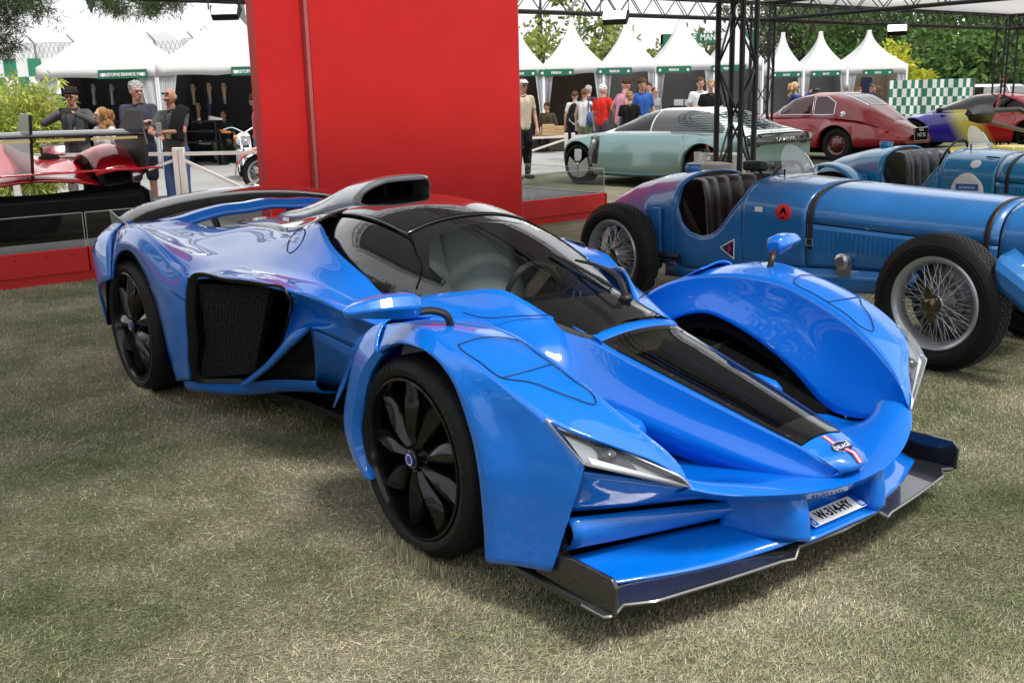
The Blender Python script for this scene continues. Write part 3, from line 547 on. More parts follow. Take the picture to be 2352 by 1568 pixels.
# roof scoop
def scr_(x, k):
    w = float(np.interp(x, [-2.7, -2.2, -1.8, -1.5, -1.38], [.05, .12, .185, .195, .185])); t = float(np.interp(x, [-2.7, -2.4, -2.0, -1.7, -1.5, -1.4, -1.34], [.89, .938, 1.036, 1.12, 1.152, 1.157, 1.148])); b = float(np.interp(x, [-2.7, -2.2, -1.8, -1.5, -1.3], [.86, .90, .99, 1.03, 1.04]))
    s, c = math.sin(k), math.cos(k); return np.array([x, math.copysign(abs(s)**.8, s)*w, b+(t-b)*abs(c)**.75])
g = G().grid([[scr_(x+(-.16*abs(math.sin(k))**2 if x > -1.6 else -.16*abs(math.sin(k))**2*(x+2.7)/1.1), k) for k in np.linspace(-HP, HP, 25)] for x in np.linspace(-2.7, -1.36, 30)]); g.done('roof_scoop', 'scoop_sky_sheen', car, solid=.012)
mouth = [scr_(-1.36-.16*abs(math.sin(k))**2, k) for k in np.linspace(-HP, HP, 25)]
G().tube([p+np.array([.004, 0, 0]) for p in mouth]+[np.array([-1.52, .09, 1.035]), np.array([-1.50, 0, 1.04]), np.array([-1.52, -.09, 1.035])], .009, 6, closed=True).done('scoop_lip', 'scoop_sky_sheen', car)
G().grid([[p+np.array([-.12, 0, -.005]) for p in mouth], [p*np.array([1, .5, 1])+np.array([-.2, 0, -.03]) for p in mouth]]).done('scoop_throat', 'void_black', car)
for y in (-.05, .05): G().bar((-1.52, y, 1.03), (-1.56, y, 1.13), .006, .05).done('scoop_vane', 'gloss_black', car)
# filler cap with its script badge on the right haunch
def topix(p):
    w = HC.wld(p); X, Y, Z = w[0], w[1], w[2]-CAMZ; zc = Y*math.cos(PIT)-Z*math.sin(PIT); yc = -Y*math.sin(PIT)-Z*math.cos(PIT); u, v = FOC*X/zc, FOC*yc/zc
    return np.array([PW/2+u*math.cos(ROL)-v*math.sin(ROL), PH/2+u*math.sin(ROL)+v*math.cos(ROL)])
SHG = patch_pts([cr_resample(top, 260), cr_resample(mid, 260), cr_resample(cre, 260)], 260, 60)[140:].reshape(-1, 3); SHP = np.array([topix(p) for p in SHG])
def onsh(a, b):
    t = np.array([245+.3125*a, 392+.3125*b]); d = ((SHP-t)**2).sum(1); i = np.argsort(d)[:4]; w = 1/(d[i]+.5); return (SHG[i]*w[:, None]).sum(0)/w.sum()
ov = [onsh(1392+92*math.cos(t)*.62+48*math.sin(t)*.76*.9, 515-92*math.cos(t)*.95+48*math.sin(t)*.62*.9) for t in np.linspace(0, 2*math.pi, 26, endpoint=False)]
G().tube(cr_resample(ov, 80, True)+np.array([0, -.001, .002]), .0022, 5, closed=True).done('filler_flap_gap', 'seam_blue', car)
oc_, ox, oy = onsh(1380, 508), onsh(1425, 515)-onsh(1335, 500), onsh(1385, 470)-onsh(1375, 548)
text('model_script', 'D2', .042, 'chrome', car, basis(oc_+np.array([0, -.004, .006]), ox, oy), .001, sx=1.1)
mat('dark_lens', (.05, .052, .055), .15, .4, 1.)
# --- lamps
for sg in (-1, 1):
    mk = (lambda p: np.array(p)*np.array([1, -1, 1])) if sg > 0 else (lambda p: np.array(p))
    A2, B2, C2, D2 = A_, B_, np.array([.918, -.559, .424]), q3(690, 885, y=-.63)
    S = lambda s, t, d=0.: ((A2*(1-s)+(D2*.55+C2*.45)*s)*(1-t)+(B2*(1-s)+C2*s)*t)+np.array([.010, -.004, .016])*4*t*(1-t)*(1-s*.6)+d*np.array([-.5, .3, -.6])
    hl_ = thing('x', None, None); bpy.data.objects.remove(hl_)
    g = G().grid([[mk(S(s, t)) for t in np.linspace(0, 1, 9)] for s in np.linspace(0, 1, 24)]); lens = g.done('headlight', 'lamp_glass', car)
    G().grid([[mk(S(s, t, .035 if .04 < t < .96 and .03 < s < .97 else .004)) for t in np.linspace(0, 1, 13)] for s in np.linspace(0, 1, 24)]).done('lamp_housing', 'lamp_grey', lens)
    G().tube([mk(S(s, 0., -.001)) for s in np.linspace(0, 1, 20)]+[mk(S(1, t, -.001)) for t in np.linspace(.2, 1, 4)]+[mk(S(s, 1, -.001)) for s in np.linspace(.95, 0, 20)], .0035, 5, closed=True).done('lamp_rim', 'silver_paint', lens)
    G().grid([[mk(S(s, t, .012)) for t in np.linspace(.80, .93, 3)] for s in np.linspace(.10, .97, 20)]).grid([[mk(S(s, t, .012)) for t in np.linspace(.10, .2, 3)] for s in np.linspace(.05, .36, 8)]).done('light_strip', 'white_paint', lens)
    pc = mk(S(.36, .5, .026)); G().ball(pc, (.03, .03, .022)).done('projector', 'dark_lens', lens)
    G().grid([[mk(S(s, t, .016)) for t in np.linspace(.1, .8, 3)] for s in np.linspace(.30, .56, 8)]).done('projector_shade', 'smoked_pane', lens)
# --- intake vanes, pylons, plate, splitter
def vane(p0, p1, q0_, q1_, th=.012): return G().patch([[p0, (np.array(p0)+np.array(p1))/2, p1], [q0_, (np.array(q0_)+np.array(q1_))/2, q1_]], 12, 6)
def vrow(l, n=14): return cr_resample(l, n)
upp = [[(.775, -.85, .50), (.83, -.70, .455), (.90, -.53, .405), (.98, -.36, .365)], [(.74, -.84, .44), (.79, -.70, .41), (.86, -.53, .37), (.93, -.36, .34)], [(.70, -.835, .355), (.75, -.70, .345), (.81, -.53, .335), (.87, -.36, .325)]]
both(G().patch(upp, 18, 8), 'intake_roof', 'blue_paint', solid=.008)
va = [[(.70, -.83, .335), (.78, -.56, .315), (.865, -.29, .298)], [(.725, -.83, .30), (.80, -.56, .285), (.885, -.29, .275)], [(.70, -.825, .235), (.78, -.56, .238), (.86, -.29, .245)], [(.675, -.825, .222), (.75, -.56, .226), (.83, -.29, .232)]]
both(G().patch(va, 18, 10), 'intake_vane', 'blue_paint', solid=.012)
fl = [[(.665, -.815, .195), (.74, -.56, .208), (.83, -.30, .222), (.87, -.2, .226)], [(.72, -.80, .172), (.80, -.55, .18), (.92, -.30, .20), (.98, -.2, .205)], [(.82, -.775, .158), (.92, -.52, .160), (.985, -.30, .170), (1.025, -.205, .19)]]
both(G().patch(fl, 22, 8), 'splitter_floor', 'blue_paint', solid=.006)
both(G().box((.5, -.62, .12), (.66, -.1, .275)), 'duct_block', 'void_black')
# pylons either side of the plate recess
py = [[(.86, -.33, .36), (.84, -.33, .24), (.83, -.33, .21)], [(.96, -.27, .352), (.97, -.26, .25), (.97, -.26, .20)], [(1.03, -.205, .347), (1.05, -.205, .27), (1.055, -.205, .20)], [(1.035, -.19, .347), (1.05, -.185, .27), (1.055, -.18, .196)], [(.94, -.18, .345), (.94, -.18, .27), (.94, -.18, .205)]]
both(G().patch(py, 12, 24), 'intake_pylon', 'blue_paint', solid=.004, ang=60)
G().box((.92, -.185, .185), (.945, .185, .35)).done('recess_back', 'blue_paint', car)
G().patch([[(.93, -.186, .2), (.93, .186, .2)], [(1.055, -.186, .193), (1.055, .186, .193)]], 6, 6).done('recess_floor', 'blue_paint', car, solid=.006)
pb = basis((.992, .03, .212), (0, 1, 0), (-.93, 0, .34))
T4 = lambda dx, dy, dz: np.array([[1, 0, 0, dx], [0, 1, 0, dy], [0, 0, 1, dz], [0, 0, 0, 1.]])
pl = G().box((-.135, -.030, 0), (.135, .030, .006)).xf(pb).done('number_plate', 'white_paint', car, bevel=.002)
mat('plate_blue', (.01, .10, .5), .4)
for a0_, a1_ in ((.106, .134), (-.134, -.114)): G().box((a0_, -.029, .0062), (a1_, .029, .0072)).xf(pb).done('plate_band', 'plate_blue', pl)
text('plate_lettering', 'W-314-HY', .050, 'void_black', pl, pb@T4(-.004, 0, .007), .0006, sx=.76, bold=.0009)
text('plate_digits', '58', .025, 'white_paint', pl, pb@T4(.120, -.016, .0076), .0004, sx=.9); text('plate_letter', 'F', .025, 'white_paint', pl, pb@T4(-.124, -.016, .0076), .0004)
# carbon splitter in plan, mirrored, with upturned ends
spo = [(.50, -.885), (.92, -.888), (.925, -.86), (.905, -.81), (.955, -.735), (1.0, -.50), (1.035, -.28), (1.05, -.24), (1.035, -.205), (1.05, 0)]
out_ = [np.array([x, y, float(np.interp(abs(y), [0, .205, .24, .75, .9], [.182, .182, .158, .148, .135]))]) for x, y in spo]
inn_ = [np.array([p[0]-float(np.interp(abs(p[1]), [.22, .3, .75], [.05, .062, .12])) if i > 3 else p[0]-.1, p[1]*.97, p[2]+.004]) for i, p in enumerate(out_)]; inn_[0] = np.array([.5, -.78, .14]); inn_[1] = np.array([.80, -.79, .14])
o_ = lin_resample(out_, 60); i_ = lin_resample(inn_, 60)
full_o = np.vstack([o_, (o_*np.array([1, -1, 1]))[::-1][1:]]); full_i = np.vstack([i_, (i_*np.array([1, -1, 1]))[::-1][1:]])
g = G().grid(np.stack([full_i, full_o, full_o+np.array([-.004, 0, -.018]), full_i+np.array([0, 0, -.02])], 1), cv=True); g.done('splitter', 'carbon', car, ang=40)
G().tube([p+np.array([.002, 0, -.006]) for p in full_o[14:-14]], .0045, 5).done('splitter_edge', mat('edge_grey', (.16, .16, .165), .25, .2, .8), car)
for sg in (-1, 1):
    e = [(.60, sg*.872, .145), (.62, sg*.868, .215), (.76, sg*.865, .238), (.92, sg*.868, .238), (.94, sg*.868, .215), (.935, sg*.872, .13)]
    G().slab(e, (0, -sg, 0), .014).done('splitter_endplate', 'carbon', car, bevel=.003)
# --- mirrors
i0, o0 = np.array([.055, -.885, .866]), np.array([-.015, -1.125, .872])
ax = (o0-i0)/np.linalg.norm(o0-i0); sdv = np.array([-ax[1], ax[0], 0]); sdv /= np.linalg.norm(sdv)
prof = [(0, .030, .030, .006), (.06, .044, .046, .008), (.25, .050, .056, .010), (.55, .044, .058, .010), (.80, .032, .048, .006), (.95, .020, .030, .0), (1., .012, .016, -.002)]
HX = [(1., .05), (.55, .92), (-.2, 1.), (-.95, .55), (-1.05, -.25), (-.6, -1.), (.5, -.92)]
A = []
for t, hz_, wd, up_ in prof:
    c_ = i0*(1-t)+o0*t+np.array([0, 0, up_]); A.append([c_+sdv*wd*.9*a+np.array([0, 0, hz_*.84*b]) for a, b in HX])
A = np.array(A); A = np.stack([cr_resample(A[:, j], 22) for j in range(len(HX))], 1)
g = G().grid(A, cv=True); nh = len(HX); g.f.append(tuple(reversed(range(nh)))); g.mi.append(0); g.f.append(tuple(21*nh+i for i in range(nh))); g.mi.append(0)
ma, mb = both(g, 'door_mirror', 'blue_paint', ang=40, bevel=.006)
g = G().tube([i0+np.array([.0, -.02, -.015]), np.array([.075, -.85, .852]), np.array([.10, -.815, .835]), np.array([.10, -.80, .79])], .013, 8, smooth=14)
for o_m, mr in ((ma, False), (mb, True)):
    s = g.done('mirror_stalk', 'satin_black', o_m, mirror=mr)
    # side repeater along the lower front edge
    G().grid([[i0*(1-t)+o0*t+sg_ for sg_ in (-sdv*np.interp(t, [0, .15, .5, .8, 1], [.05, .062, .066, .054, .02])*1.0+np.array([0, 0, dz_]) for dz_ in (-.022, -.004))] for t in np.linspace(.3, .97, 12)]).done('indicator_lens', 'lamp_grey', o_m, mirror=mr)
# --- wheels
def hero_wheel(cx, R, w, yo, rr, label_letters=True):
    root = bpy.data.objects.new('wheel', None); COL.objects.link(root); root.parent = car; root.location = (cx, 0, R)
    def build(sg):
        pass
    return root
def wheel_parts(cx, sg, R, w, yo, rr):
    "sg -1 right, +1 left; outside face at |y|=yo"
    T = G().lathe([(rr*.96, -.03), (rr, -.012), (rr+.008, -.004), (rr+.028, .0), (R-.018, -.012), (R-.007, -.025), (R, -.05), (R, -w+.05), (R-.012, -w+.02), (rr+.03, -w), (rr*.95, -w+.02)], 64, 'y', (cx, 0, R))
    T.v = [v*np.array([1, 1, 1])+np.array([0, yo, 0]) for v in T.v]
    ty = T.done('wheel', 'tyre_rubber', car, mirror=(sg < 0))
    # y is built for the left side (outside = +y); mirrored for the right
    k = dict(mirror=(sg < 0))
    g = G()
    for i in range(72):
        a = i*2*math.pi/72
        for da, y0, y1 in ((.0, -.03, -.10), (.03, -w+.03, -w+.10)):
            p = lambda yy, rr_, aa: np.array([cx+rr_*math.cos(aa), yo+yy, R+rr_*math.sin(aa)])
            g.add([p(y0, R-.004, a+da), p(y1, R+.0006, a+da+.05), p(y1, R+.0006, a+da+.062), p(y0, R-.004, a+da+.012)], [(0, 1, 2, 3)])
    g.done('tread_groove', 'void_black', ty, **k)['kind'] = 'stuff'
    g = G().lathe([(rr*.97, -.028), (rr*.985, -.006), (rr*.955, -.004), (rr*.93, -.02), (rr*.90, -.10), (rr*.86, -w+.03)], 64, 'y', (cx, yo, R)); g.done('rim', 'wheel_black', ty, **k)
    G().lathe([(rr*.88, -.16), (.0, -.17)], 40, 'y', (cx, yo, R)).done('brake_back', 'void_black', ty, **k)
    G().lathe([(.10, -.12), (rr*.72, -.12), (rr*.72, -.14), (.10, -.14)], 40, 'y', (cx, yo, R), close=True).done('brake_disc', 'satin_black', ty, **k)
    G().lathe([(rr*.55, -.10), (rr*.74, -.10), (rr*.76, -.13)], 10, 'y', (cx, yo, R), a0=2.3, a1=3.3).done('caliper', 'badge_blue', ty, **k)
    N = 9
    for i in range(N):
        a = 2*math.pi*i/N+.25
        L_ = np.array([(.14, .015, .0), (.24, .015, .008), (.42, .030, .012), (.60, .042, .008), (.78, .038, .0), (.92, .018, -.004), (.965, .002, -.006)])
        V = []
        for t, hw, bulge in L_:
            r_ = rr*t; sk = .10*math.sin(t*3.)
            row = []
            for s_, lift in ((-1, -.020), (-.45, .004), (0, .014), (.45, .0), (1, -.030)):
                aa = a+sk+0*s_; lat = s_*hw*rr/.26*1.0
                row.append((cx+r_*math.cos(aa)-lat*math.sin(aa), yo-.042+bulge+lift, R+r_*math.sin(aa)+lat*math.cos(aa)))
            V.append(row)
        V = np.array(V); V = np.stack([cr_resample(V[:, j], 16) for j in range(5)], 1)
        G().grid(V).done('wheel_blade', 'wheel_black', ty, solid=.008, off=1, **k)
    hb = G().lathe([(.0, -.004), (.022, -.004), (.026, -.008), (.034, -.010), (.034, -.03), (.055, -.034), (.06, -.05), (.06, -.09)], 28, 'y', (cx, yo, R)).done('hub', 'gloss_black', ty, **k)
    G().lathe([(0, 0), (.024, 0), (.024, -.006)], 24, 'y', (cx, yo, R)).done('centre_cap', mat_cap, ty, **k)
    G().lathe([(.0165, .0006), (.0195, .0006)], 24, 'y', (cx, yo, R)).done('cap_ring', 'white_paint', ty, **k)
    return ty
mat_cap = mat('cap_blue', (.01, .03, .30), .25, 0, 1)
w1 = wheel_parts(0, -1, .346, .265, .922, .280); wheel_parts(0, 1, .346, .265, .922, .280)
wheel_parts(-2.774, -1, .362, .33, .925, .296); wheel_parts(-2.774, 1, .362, .33, .925, .296)
def arc_text(s, cx, cz, r, y, a_mid, step, size, parent, m='tyre_mark', name='tyre_lettering'):
    "letters standing round the outer sidewall of a right-hand wheel"
    n = len(s)
    for i, ch in enumerate(s):
        if ch == ' ': continue
        a = a_mid-(i-(n-1)/2)*step; p = (cx+r*math.cos(a), y, cz+r*math.sin(a))
        text(name, ch, size, m, parent, basis(p, (math.sin(a), 0, -math.cos(a)), (math.cos(a), 0, math.sin(a))), .0008)
arc_text('MICHELIN', 0, .346, .310, -.9228, rad(118), .090, .027, w1)
arc_text('265/35ZR', 0, .346, .309, -.9228, rad(47), .080, .024, w1); arc_text('20', 0, .346, .309, -.9228, rad(10), .08, .026, w1)
arc_text('MICHELIN', -2.774, .362, .326, -.9258, rad(100), .085, .026, w1)
# ------------------------------------------------------------------ ground, street
def grassmat(name, blades=False):
    m = mat(name, (.1, .1, .05), .85, spec=.2); n, l, b = nodes(m)
    t = n.new('ShaderNodeTexCoord'); src = t.outputs['Object']
    def nz_(sc, de=5, ro=.55):
        z = n.new('ShaderNodeTexNoise'); z.inputs['Scale'].default_value = sc; z.inputs['Detail'].default_value = de; z.inputs['Roughness'].default_value = ro; l(src, z.inputs['Vector']); return z.outputs['Fac']
    def ramp(f, stops):
        r = n.new('ShaderNodeValToRGB'); e = r.color_ramp.elements
        while len(e) < len(stops): e.new(.5)
        for k, (p_, c) in zip(e, stops): k.position = p_; k.color = (*c, 1)
        l(f, r.inputs[0]); return r.outputs[0]
    big = ramp(nz_(.85, 5, .6), [(.39, (.50, .45, .345)), (.47, (.35, .335, .235)), (.55, (.225, .235, .14)), (.66, (.10, .145, .05))])
    sm = ramp(nz_(4.5, 5, .65), [(.3, (.15, .14, .095)), (.5, (.24, .245, .165)), (.68, (.42, .405, .315))])
    mx = n.new('ShaderNodeMixRGB'); mx.inputs[0].default_value = .32; l(big, mx.inputs[1]); l(sm, mx.inputs[2]); out = mx.outputs[0]
    if blades:
        at = n.new('ShaderNodeAttribute'); at.attribute_name = 'tint'
        m2 = n.new('ShaderNodeMixRGB'); m2.blend_type = 'MULTIPLY'; m2.inputs[0].default_value = 1; l(out, m2.inputs[1]); l(at.outputs['Color'], m2.inputs[2]); out = m2.outputs[0]
        b.inputs['Subsurface Weight'].default_value = 0
    else:
        dk = n.new('ShaderNodeMixRGB'); dk.blend_type = 'MULTIPLY'; dk.inputs[0].default_value = 1; l(out, dk.inputs[1])
        l(ramp(nz_(60, 6, .7), [(.35, (.30, .28, .25)), (.65, (.80, .80, .76))]), dk.inputs[2]); out = dk.outputs[0]
        z = n.new('ShaderNodeTexNoise'); z.inputs['Scale'].default_value = 140; z.inputs['Detail'].default_value = 6; l(src, z.inputs['Vector'])
        bp = n.new('ShaderNodeBump'); bp.inputs['Strength'].default_value = .9; bp.inputs['Distance'].default_value = .02; l(z.outputs['Fac'], bp.inputs['Height']); l(bp.outputs[0], b.inputs['Normal'])
    l(out, b.inputs['Base Color']); return m
grassmat('lawn_mat'); grassmat('blade_mat', True)
tag(G().add([(-900, -300, 0), (900, -300, 0), (900, 1800, 0), (-900, 1800, 0)], [(0, 1, 2, 3)]).done('lawn', 'lawn_mat', smooth=False), None, None, kind='structure')
# street along the far side of the lawn, parallel to the stands
SD = Frame(.28, 20.3, 37.6)
P = [SD.wld((x, y, .004)) for x, y in ((-80, 0), (120, 0), (120, 45), (-80, 45))]
tag(G().add(P, [(0, 1, 2, 3)]).done('street', 'asphalt', smooth=False), None, None, kind='structure')
mat('road_yellow', (.50, .36, .10), .8); mat('road_white', (.5, .5, .48), .8)
for x0, x1, y in ((-12, -8.5, 4.2), (-7.5, -5.2, 4.2), (-4.2, -2.0, 4.2)):
    P = [SD.wld((a, b, .008)) for a, b in ((x0, y), (x1, y), (x1, y+.12), (x0, y+.12))]
    tag(G().add(P, [(0, 1, 2, 3)]).done('road_marking', 'road_yellow', smooth=False), None, None, kind='structure')
# ------------------------------------------------------------------ grass blades in front of the camera (one uncountable mass)
def grass_blades():
    n = 660000
    # more blades where they show larger
    d = 1.7*np.exp(RNG.random(n)*math.log(11.5/1.7)); th = RNG.uniform(-.74, .74, n)
    x = d*np.tan(th); y = d.copy()
    h = RNG.uniform(.005, .016, n)*(1+.25*(d > 6)); lean = RNG.normal(0, 1.0, (n, 2)); ang = 1.1*np.sin(x*1.7+np.sin(y*2.3))+.9*np.sin(y*1.3+x*.7)+RNG.normal(0, 1.15, n); w = RNG.uniform(.0005, .0011, n)*(1+d*.18)
    L_ = RNG.uniform(.009, .028, n)
    dirx, diry = np.cos(ang), np.sin(ang); fl = RNG.random(n); lay = np.where(fl < .55, RNG.uniform(.7, 1.3, n), RNG.uniform(.1, .6, n))
    # long dry stalks lying about, and upright tufts against the tyres
    ns = 5200; L_[:ns] = RNG.uniform(.04, .085, ns); w[:ns] *= 1.0; fl[:ns] = .1; lay[:ns] = 1.
    k0 = ns
    for (wx, wy) in ((0, -.79), (-2.774, -.76), (0, .79)):
        for _ in range(1): pass
        m_ = 1500; q_ = np.stack([wx+RNG.normal(0, .10, m_), wy+RNG.choice([-1, 1], m_)*(.135+abs(RNG.normal(0, .02, m_)))], 1)
        x[k0:k0+m_] = HC.o[0]+q_[:, 0]*HC.F[0]+q_[:, 1]*HC.L[0]; y[k0:k0+m_] = HC.o[1]+q_[:, 0]*HC.F[1]+q_[:, 1]*HC.L[1]; h[k0:k0+m_] = RNG.uniform(.02, .045, m_); fl[k0:k0+m_] = .9; lay[k0:k0+m_] = .3; k0 += m_
    base = np.stack([x, y, np.full(n, .001)], 1)
    px, py = -diry, dirx
    tip = base+np.stack([dirx*L_*lay, diry*L_*lay, h*np.where(fl < .55, .5, 1.2)], 1)
    V = np.empty((n, 3, 3)); V[:, 0] = base-np.stack([px*w, py*w, 0*w], 1); V[:, 1] = base+np.stack([px*w, py*w, 0*w], 1); V[:, 2] = tip
    # stay out of the solid stage
    me = bpy.data.meshes.new('grass'); me.vertices.add(3*n); me.loops.add(3*n); me.polygons.add(n)
    me.vertices.foreach_set('co', V.reshape(-1)); me.loops.foreach_set('vertex_index', np.arange(3*n, dtype=np.int32))
    me.polygons.foreach_set('loop_start', np.arange(0, 3*n, 3, dtype=np.int32))
    me.update(); me.validate()
    t = RNG.uniform(.6, 1.6, n)[:, None]*np.stack([RNG.uniform(.92, 1.12, n), RNG.uniform(.95, 1.06, n), RNG.uniform(.8, 1.1, n)], 1)
    straw = RNG.random(n) < .05; straw[:5200] = True; t[straw] *= np.array([1.6, 1.5, 1.35])
    c = me.color_attributes.new('tint', 'FLOAT_COLOR', 'POINT'); C4 = np.ones((n, 3, 4)); C4[..., :3] = t[:, None, :]
    c.data.foreach_set('color', C4.reshape(-1).astype(np.float32)); me.materials.append(MATS['blade_mat'])
    o = bpy.data.objects.new('grass', me); COL.objects.link(o)
    return tag(o, 'short patchy lawn grass, straw and green', 'grass', kind='stuff')
grass_blades()
# ------------------------------------------------------------------ the red stage with its glass rail, and the red wall
ST = Frame(-4.36, 8.83, 38.2)
stage = thing('display_stage', 'low red display stage with grey carpet and glass rail behind the blue hypercar', 'stage', ST.o, ST.a)
G().box((-7, .045, 0), (7.08, 4.6, .285)).done('plinth', 'stage_red', stage)
G().box((-7, .04, .286), (7.07, 4.6, .292)).done('carpet', 'carpet_grey', stage)
xs_ = [-7, -4.9, -2.05, .765, 2.57]
for a, b in list(zip(xs_[:-1], xs_[1:]))+[(5.66, 7.13)]:
    G().box((a+.008, .0, .085), (b-.008, .05, .295)).done('fascia_panel', 'stage_red', stage, bevel=.002)
G().box((-7, .015, 0), (7.11, .05, .083)).done('skirting', 'stage_red', stage)
G().box((7.08, .0, .0), (7.13, 4.6, .295)).done('end_panel', 'stage_red', stage, bevel=.002)
G().box((7.02, .06, .293), (7.11, 4.5, .30)).box((-7, 4.5, .293), (7.11, 4.6, .30)).done('edge_trim', mat('trim_taupe', (.16, .13, .13), .6), stage)
for a, b in list(zip(xs_[:-1], xs_[1:]))+[(5.66, 7.11)]:
    G().box((a+.012, .018, .10), (b-.012, .028, .60)).done('glass_pane', 'clear_glass', stage, smooth=False)
G().box((7.095, .03, .12), (7.105, 2.9, .60)).done('glass_pane', 'clear_glass', stage, smooth=False)
mat('glass_edge', (.55, .62, .62), .15, 0, 1.)
for a, b in list(zip(xs_[:-1], xs_[1:]))+[(5.66, 7.11)]:
    for lo, hi in (((a+.012, .018, .598), (b-.012, .028, .604)), ((a+.010, .018, .30), (a+.014, .028, .60)), ((b-.014, .018, .30), (b-.010, .028, .60))):
        G().box(lo, hi).done('glass_rim', 'glass_edge', stage, smooth=False)
G().box((7.095, .03, .598), (7.105, 2.9, .604)).done('glass_rim', 'glass_edge', stage, smooth=False)
for x in (.40, .62, .88, .15, -1.0, 5.9, 6.7):
    G().lathe([(0, -.004), (.007, -.003), (.008, 0)], 10, 'y', (x, 0, .24)).done('fixing_screw', 'satin_black', stage)
wall = thing('red_wall', 'tall red exhibition wall of two panels standing behind the blue hypercar', 'wall', ST.o, ST.a)
mat('sky_lit_red', (.42, .10, .10), .3, 0, .4)  # wall red paled by reflected sky, painted into the panel ends
G().box((2.545, .02, 0), (3.10, .16, 4.4)).done('wall_panel', 'wall_red', wall, bevel=.004)
G().box((3.075, -.06, 0), (5.70, .16, 4.4)).done('wall_panel', 'wall_red', wall, bevel=.004)
G().box((3.035, -.05, 0), (3.074, .02, 4.4)).done('lit_panel_end', 'sky_lit_red', wall)  # end face of the proud panel, reflected sky put into its colour
G().box((2.53, .015, 0), (2.543, .17, 4.4)).done('edge_strip', 'stage_red', wall)
G().box((5.701, -.055, 0), (5.712, .16, 4.4)).done('edge_strip', 'sky_lit_red', wall)
# a black flag-shaped rest of a stand beside the wall and its frosted foot
pv = [ony(1198, 372, 12.6), ony(1212, 325, 12.6), ony(1225, 327, 12.6), ony(1203, 380, 12.6)]
# ------------------------------------------------------------------ pavilion of black truss with a fabric roof
def truss(name, a, b, size, label, group, pitch=.42, rt=.024, up=(0, 0, 1), square_rot=None):
    "four chords with zig-zag lacing from a to b"
    a, b = np.asarray(a, float), np.asarray(b, float); d = (b-a)/np.linalg.norm(b-a); Ln = np.linalg.norm(b-a)
    if abs(d[2]) > .9:
        t = square_rot if square_rot is not None else 0.; x = np.array([math.cos(t), math.sin(t), 0]); y = np.array([-math.sin(t), math.cos(t), 0])
    else: x = np.cross(d, (0, 0, 1)); x /= np.linalg.norm(x); y = np.array([0, 0, 1.])
    root = thing(name, label, 'truss', a, 0, group); cs = [(-1, -1), (1, -1), (1, 1), (-1, 1)]; h = size/2
    C = [x*sx*h+y*sy*h for sx, sy in cs]
    for c in C: G().tube([c, c+d*Ln], rt, 8).done('chord', 'truss_black', root)
    n = max(2, int(round(Ln/pitch)))
    for k in range(4):
        g = G(); c0, c1 = C[k], C[(k+1) % 4]
        for i in range(n):
            s0, s1 = (c0, c1) if (i+k) % 2 == 0 else (c1, c0); g.tube([s0+d*Ln*i/n, s1+d*Ln*(i+1)/n], rt*.42, 5, caps=False)
        g.done('lacing', 'truss_black', root)
    G().box((-h*1.15, -h*1.15, -.005), (h*1.15, h*1.15, .01)).done('end_plate', 'truss_black', root) if abs(d[2]) > .9 else None
    return root
PV = Frame(4.70, 19.8, 37.6); pt = lambda x, y, z=0: PV.wld((x, y, z))
T1 = np.array([2.55, 11.9, 0]); T2 = pt(0, 0); T3 = pt(8.75, 0)
truss('truss_post', T1, T1+np.array([0, 0, 3.55]), .30, 'thick black truss post rising behind the cockpit of the blue racing car', 'truss posts', .60, .032, square_rot=rad(48))
truss('truss_post', T2, T2+np.array([0, 0, 3.0]), .34, 'black truss post standing behind the mint green car', 'truss posts', .55, .026, square_rot=rad(62))
truss('truss_post', T3, T3+np.array([0, 0, 3.0]), .32, 'far black truss post beside the checkered banner', 'truss posts', .36, .024, square_rot=rad(30))
BZ = 2.88
def beam(a, b, label): return truss('truss_beam', a, b, .29, label, 'truss beams', .27, .022)
beam(pt(-11.5, 0, BZ), pt(0, 0, BZ), 'black truss beam running left from the middle post'); beam(pt(0, 0, BZ), pt(8.75, 0, BZ), 'black truss beam between the middle and far posts')
beam(pt(0, -.15, BZ), pt(0, -8, BZ), 'black truss beam coming forward over the turquoise car'); beam(pt(8.75, -.15, BZ), pt(8.75, -8, BZ), 'black truss beam running forward from the far post')
beam(pt(8.9, 0, BZ), pt(16, 0, BZ), 'black truss beam going on past the far post')
def membrane(name, label, cs, sag=.25, n=14, fab='canopy_fabric'):
    "fabric roof over four corners, bellied upwards"
    c = [np.array(q, float) for q in cs]; A = []
    for s in np.linspace(0, 1, n):
        A.append([(c[0]*(1-s)+c[1]*s)*(1-t)+(c[3]*(1-s)+c[2]*s)*t+np.array([0, 0, sag*16*s*(1-s)*t*(1-t)]) for t in np.linspace(0, 1, n)])
    o = G().grid(A).done(name, fab, solid=.002); return tag(o, label, 'canopy')
m = mat('canopy_fabric', (.55, .55, .55), .8); n_, l_, b_ = nodes(m)
tr = n_.new('ShaderNodeBsdfTranslucent'); tr.inputs[0].default_value = (.62, .63, .64, 1); mx_ = n_.new('ShaderNodeMixShader'); mx_.inputs[0].default_value = .30
l_(b_.outputs[0], mx_.inputs[1]); l_(tr.outputs[0], mx_.inputs[2]); l_(mx_.outputs[0], n_['Material Output'].inputs['Surface'])
m = mat('canopy_bright', (.78, .78, .78), .8); n_, l_, b_ = nodes(m); tr = n_.new('ShaderNodeBsdfTranslucent'); tr.inputs[0].default_value = (.85, .85, .85, 1); mx_ = n_.new('ShaderNodeMixShader'); mx_.inputs[0].default_value = .6  # fabric made lighter and more translucent, the sky's overexposure put into it
l_(b_.outputs[0], mx_.inputs[1]); l_(tr.outputs[0], mx_.inputs[2]); l_(mx_.outputs[0], n_['Material Output'].inputs['Surface'])
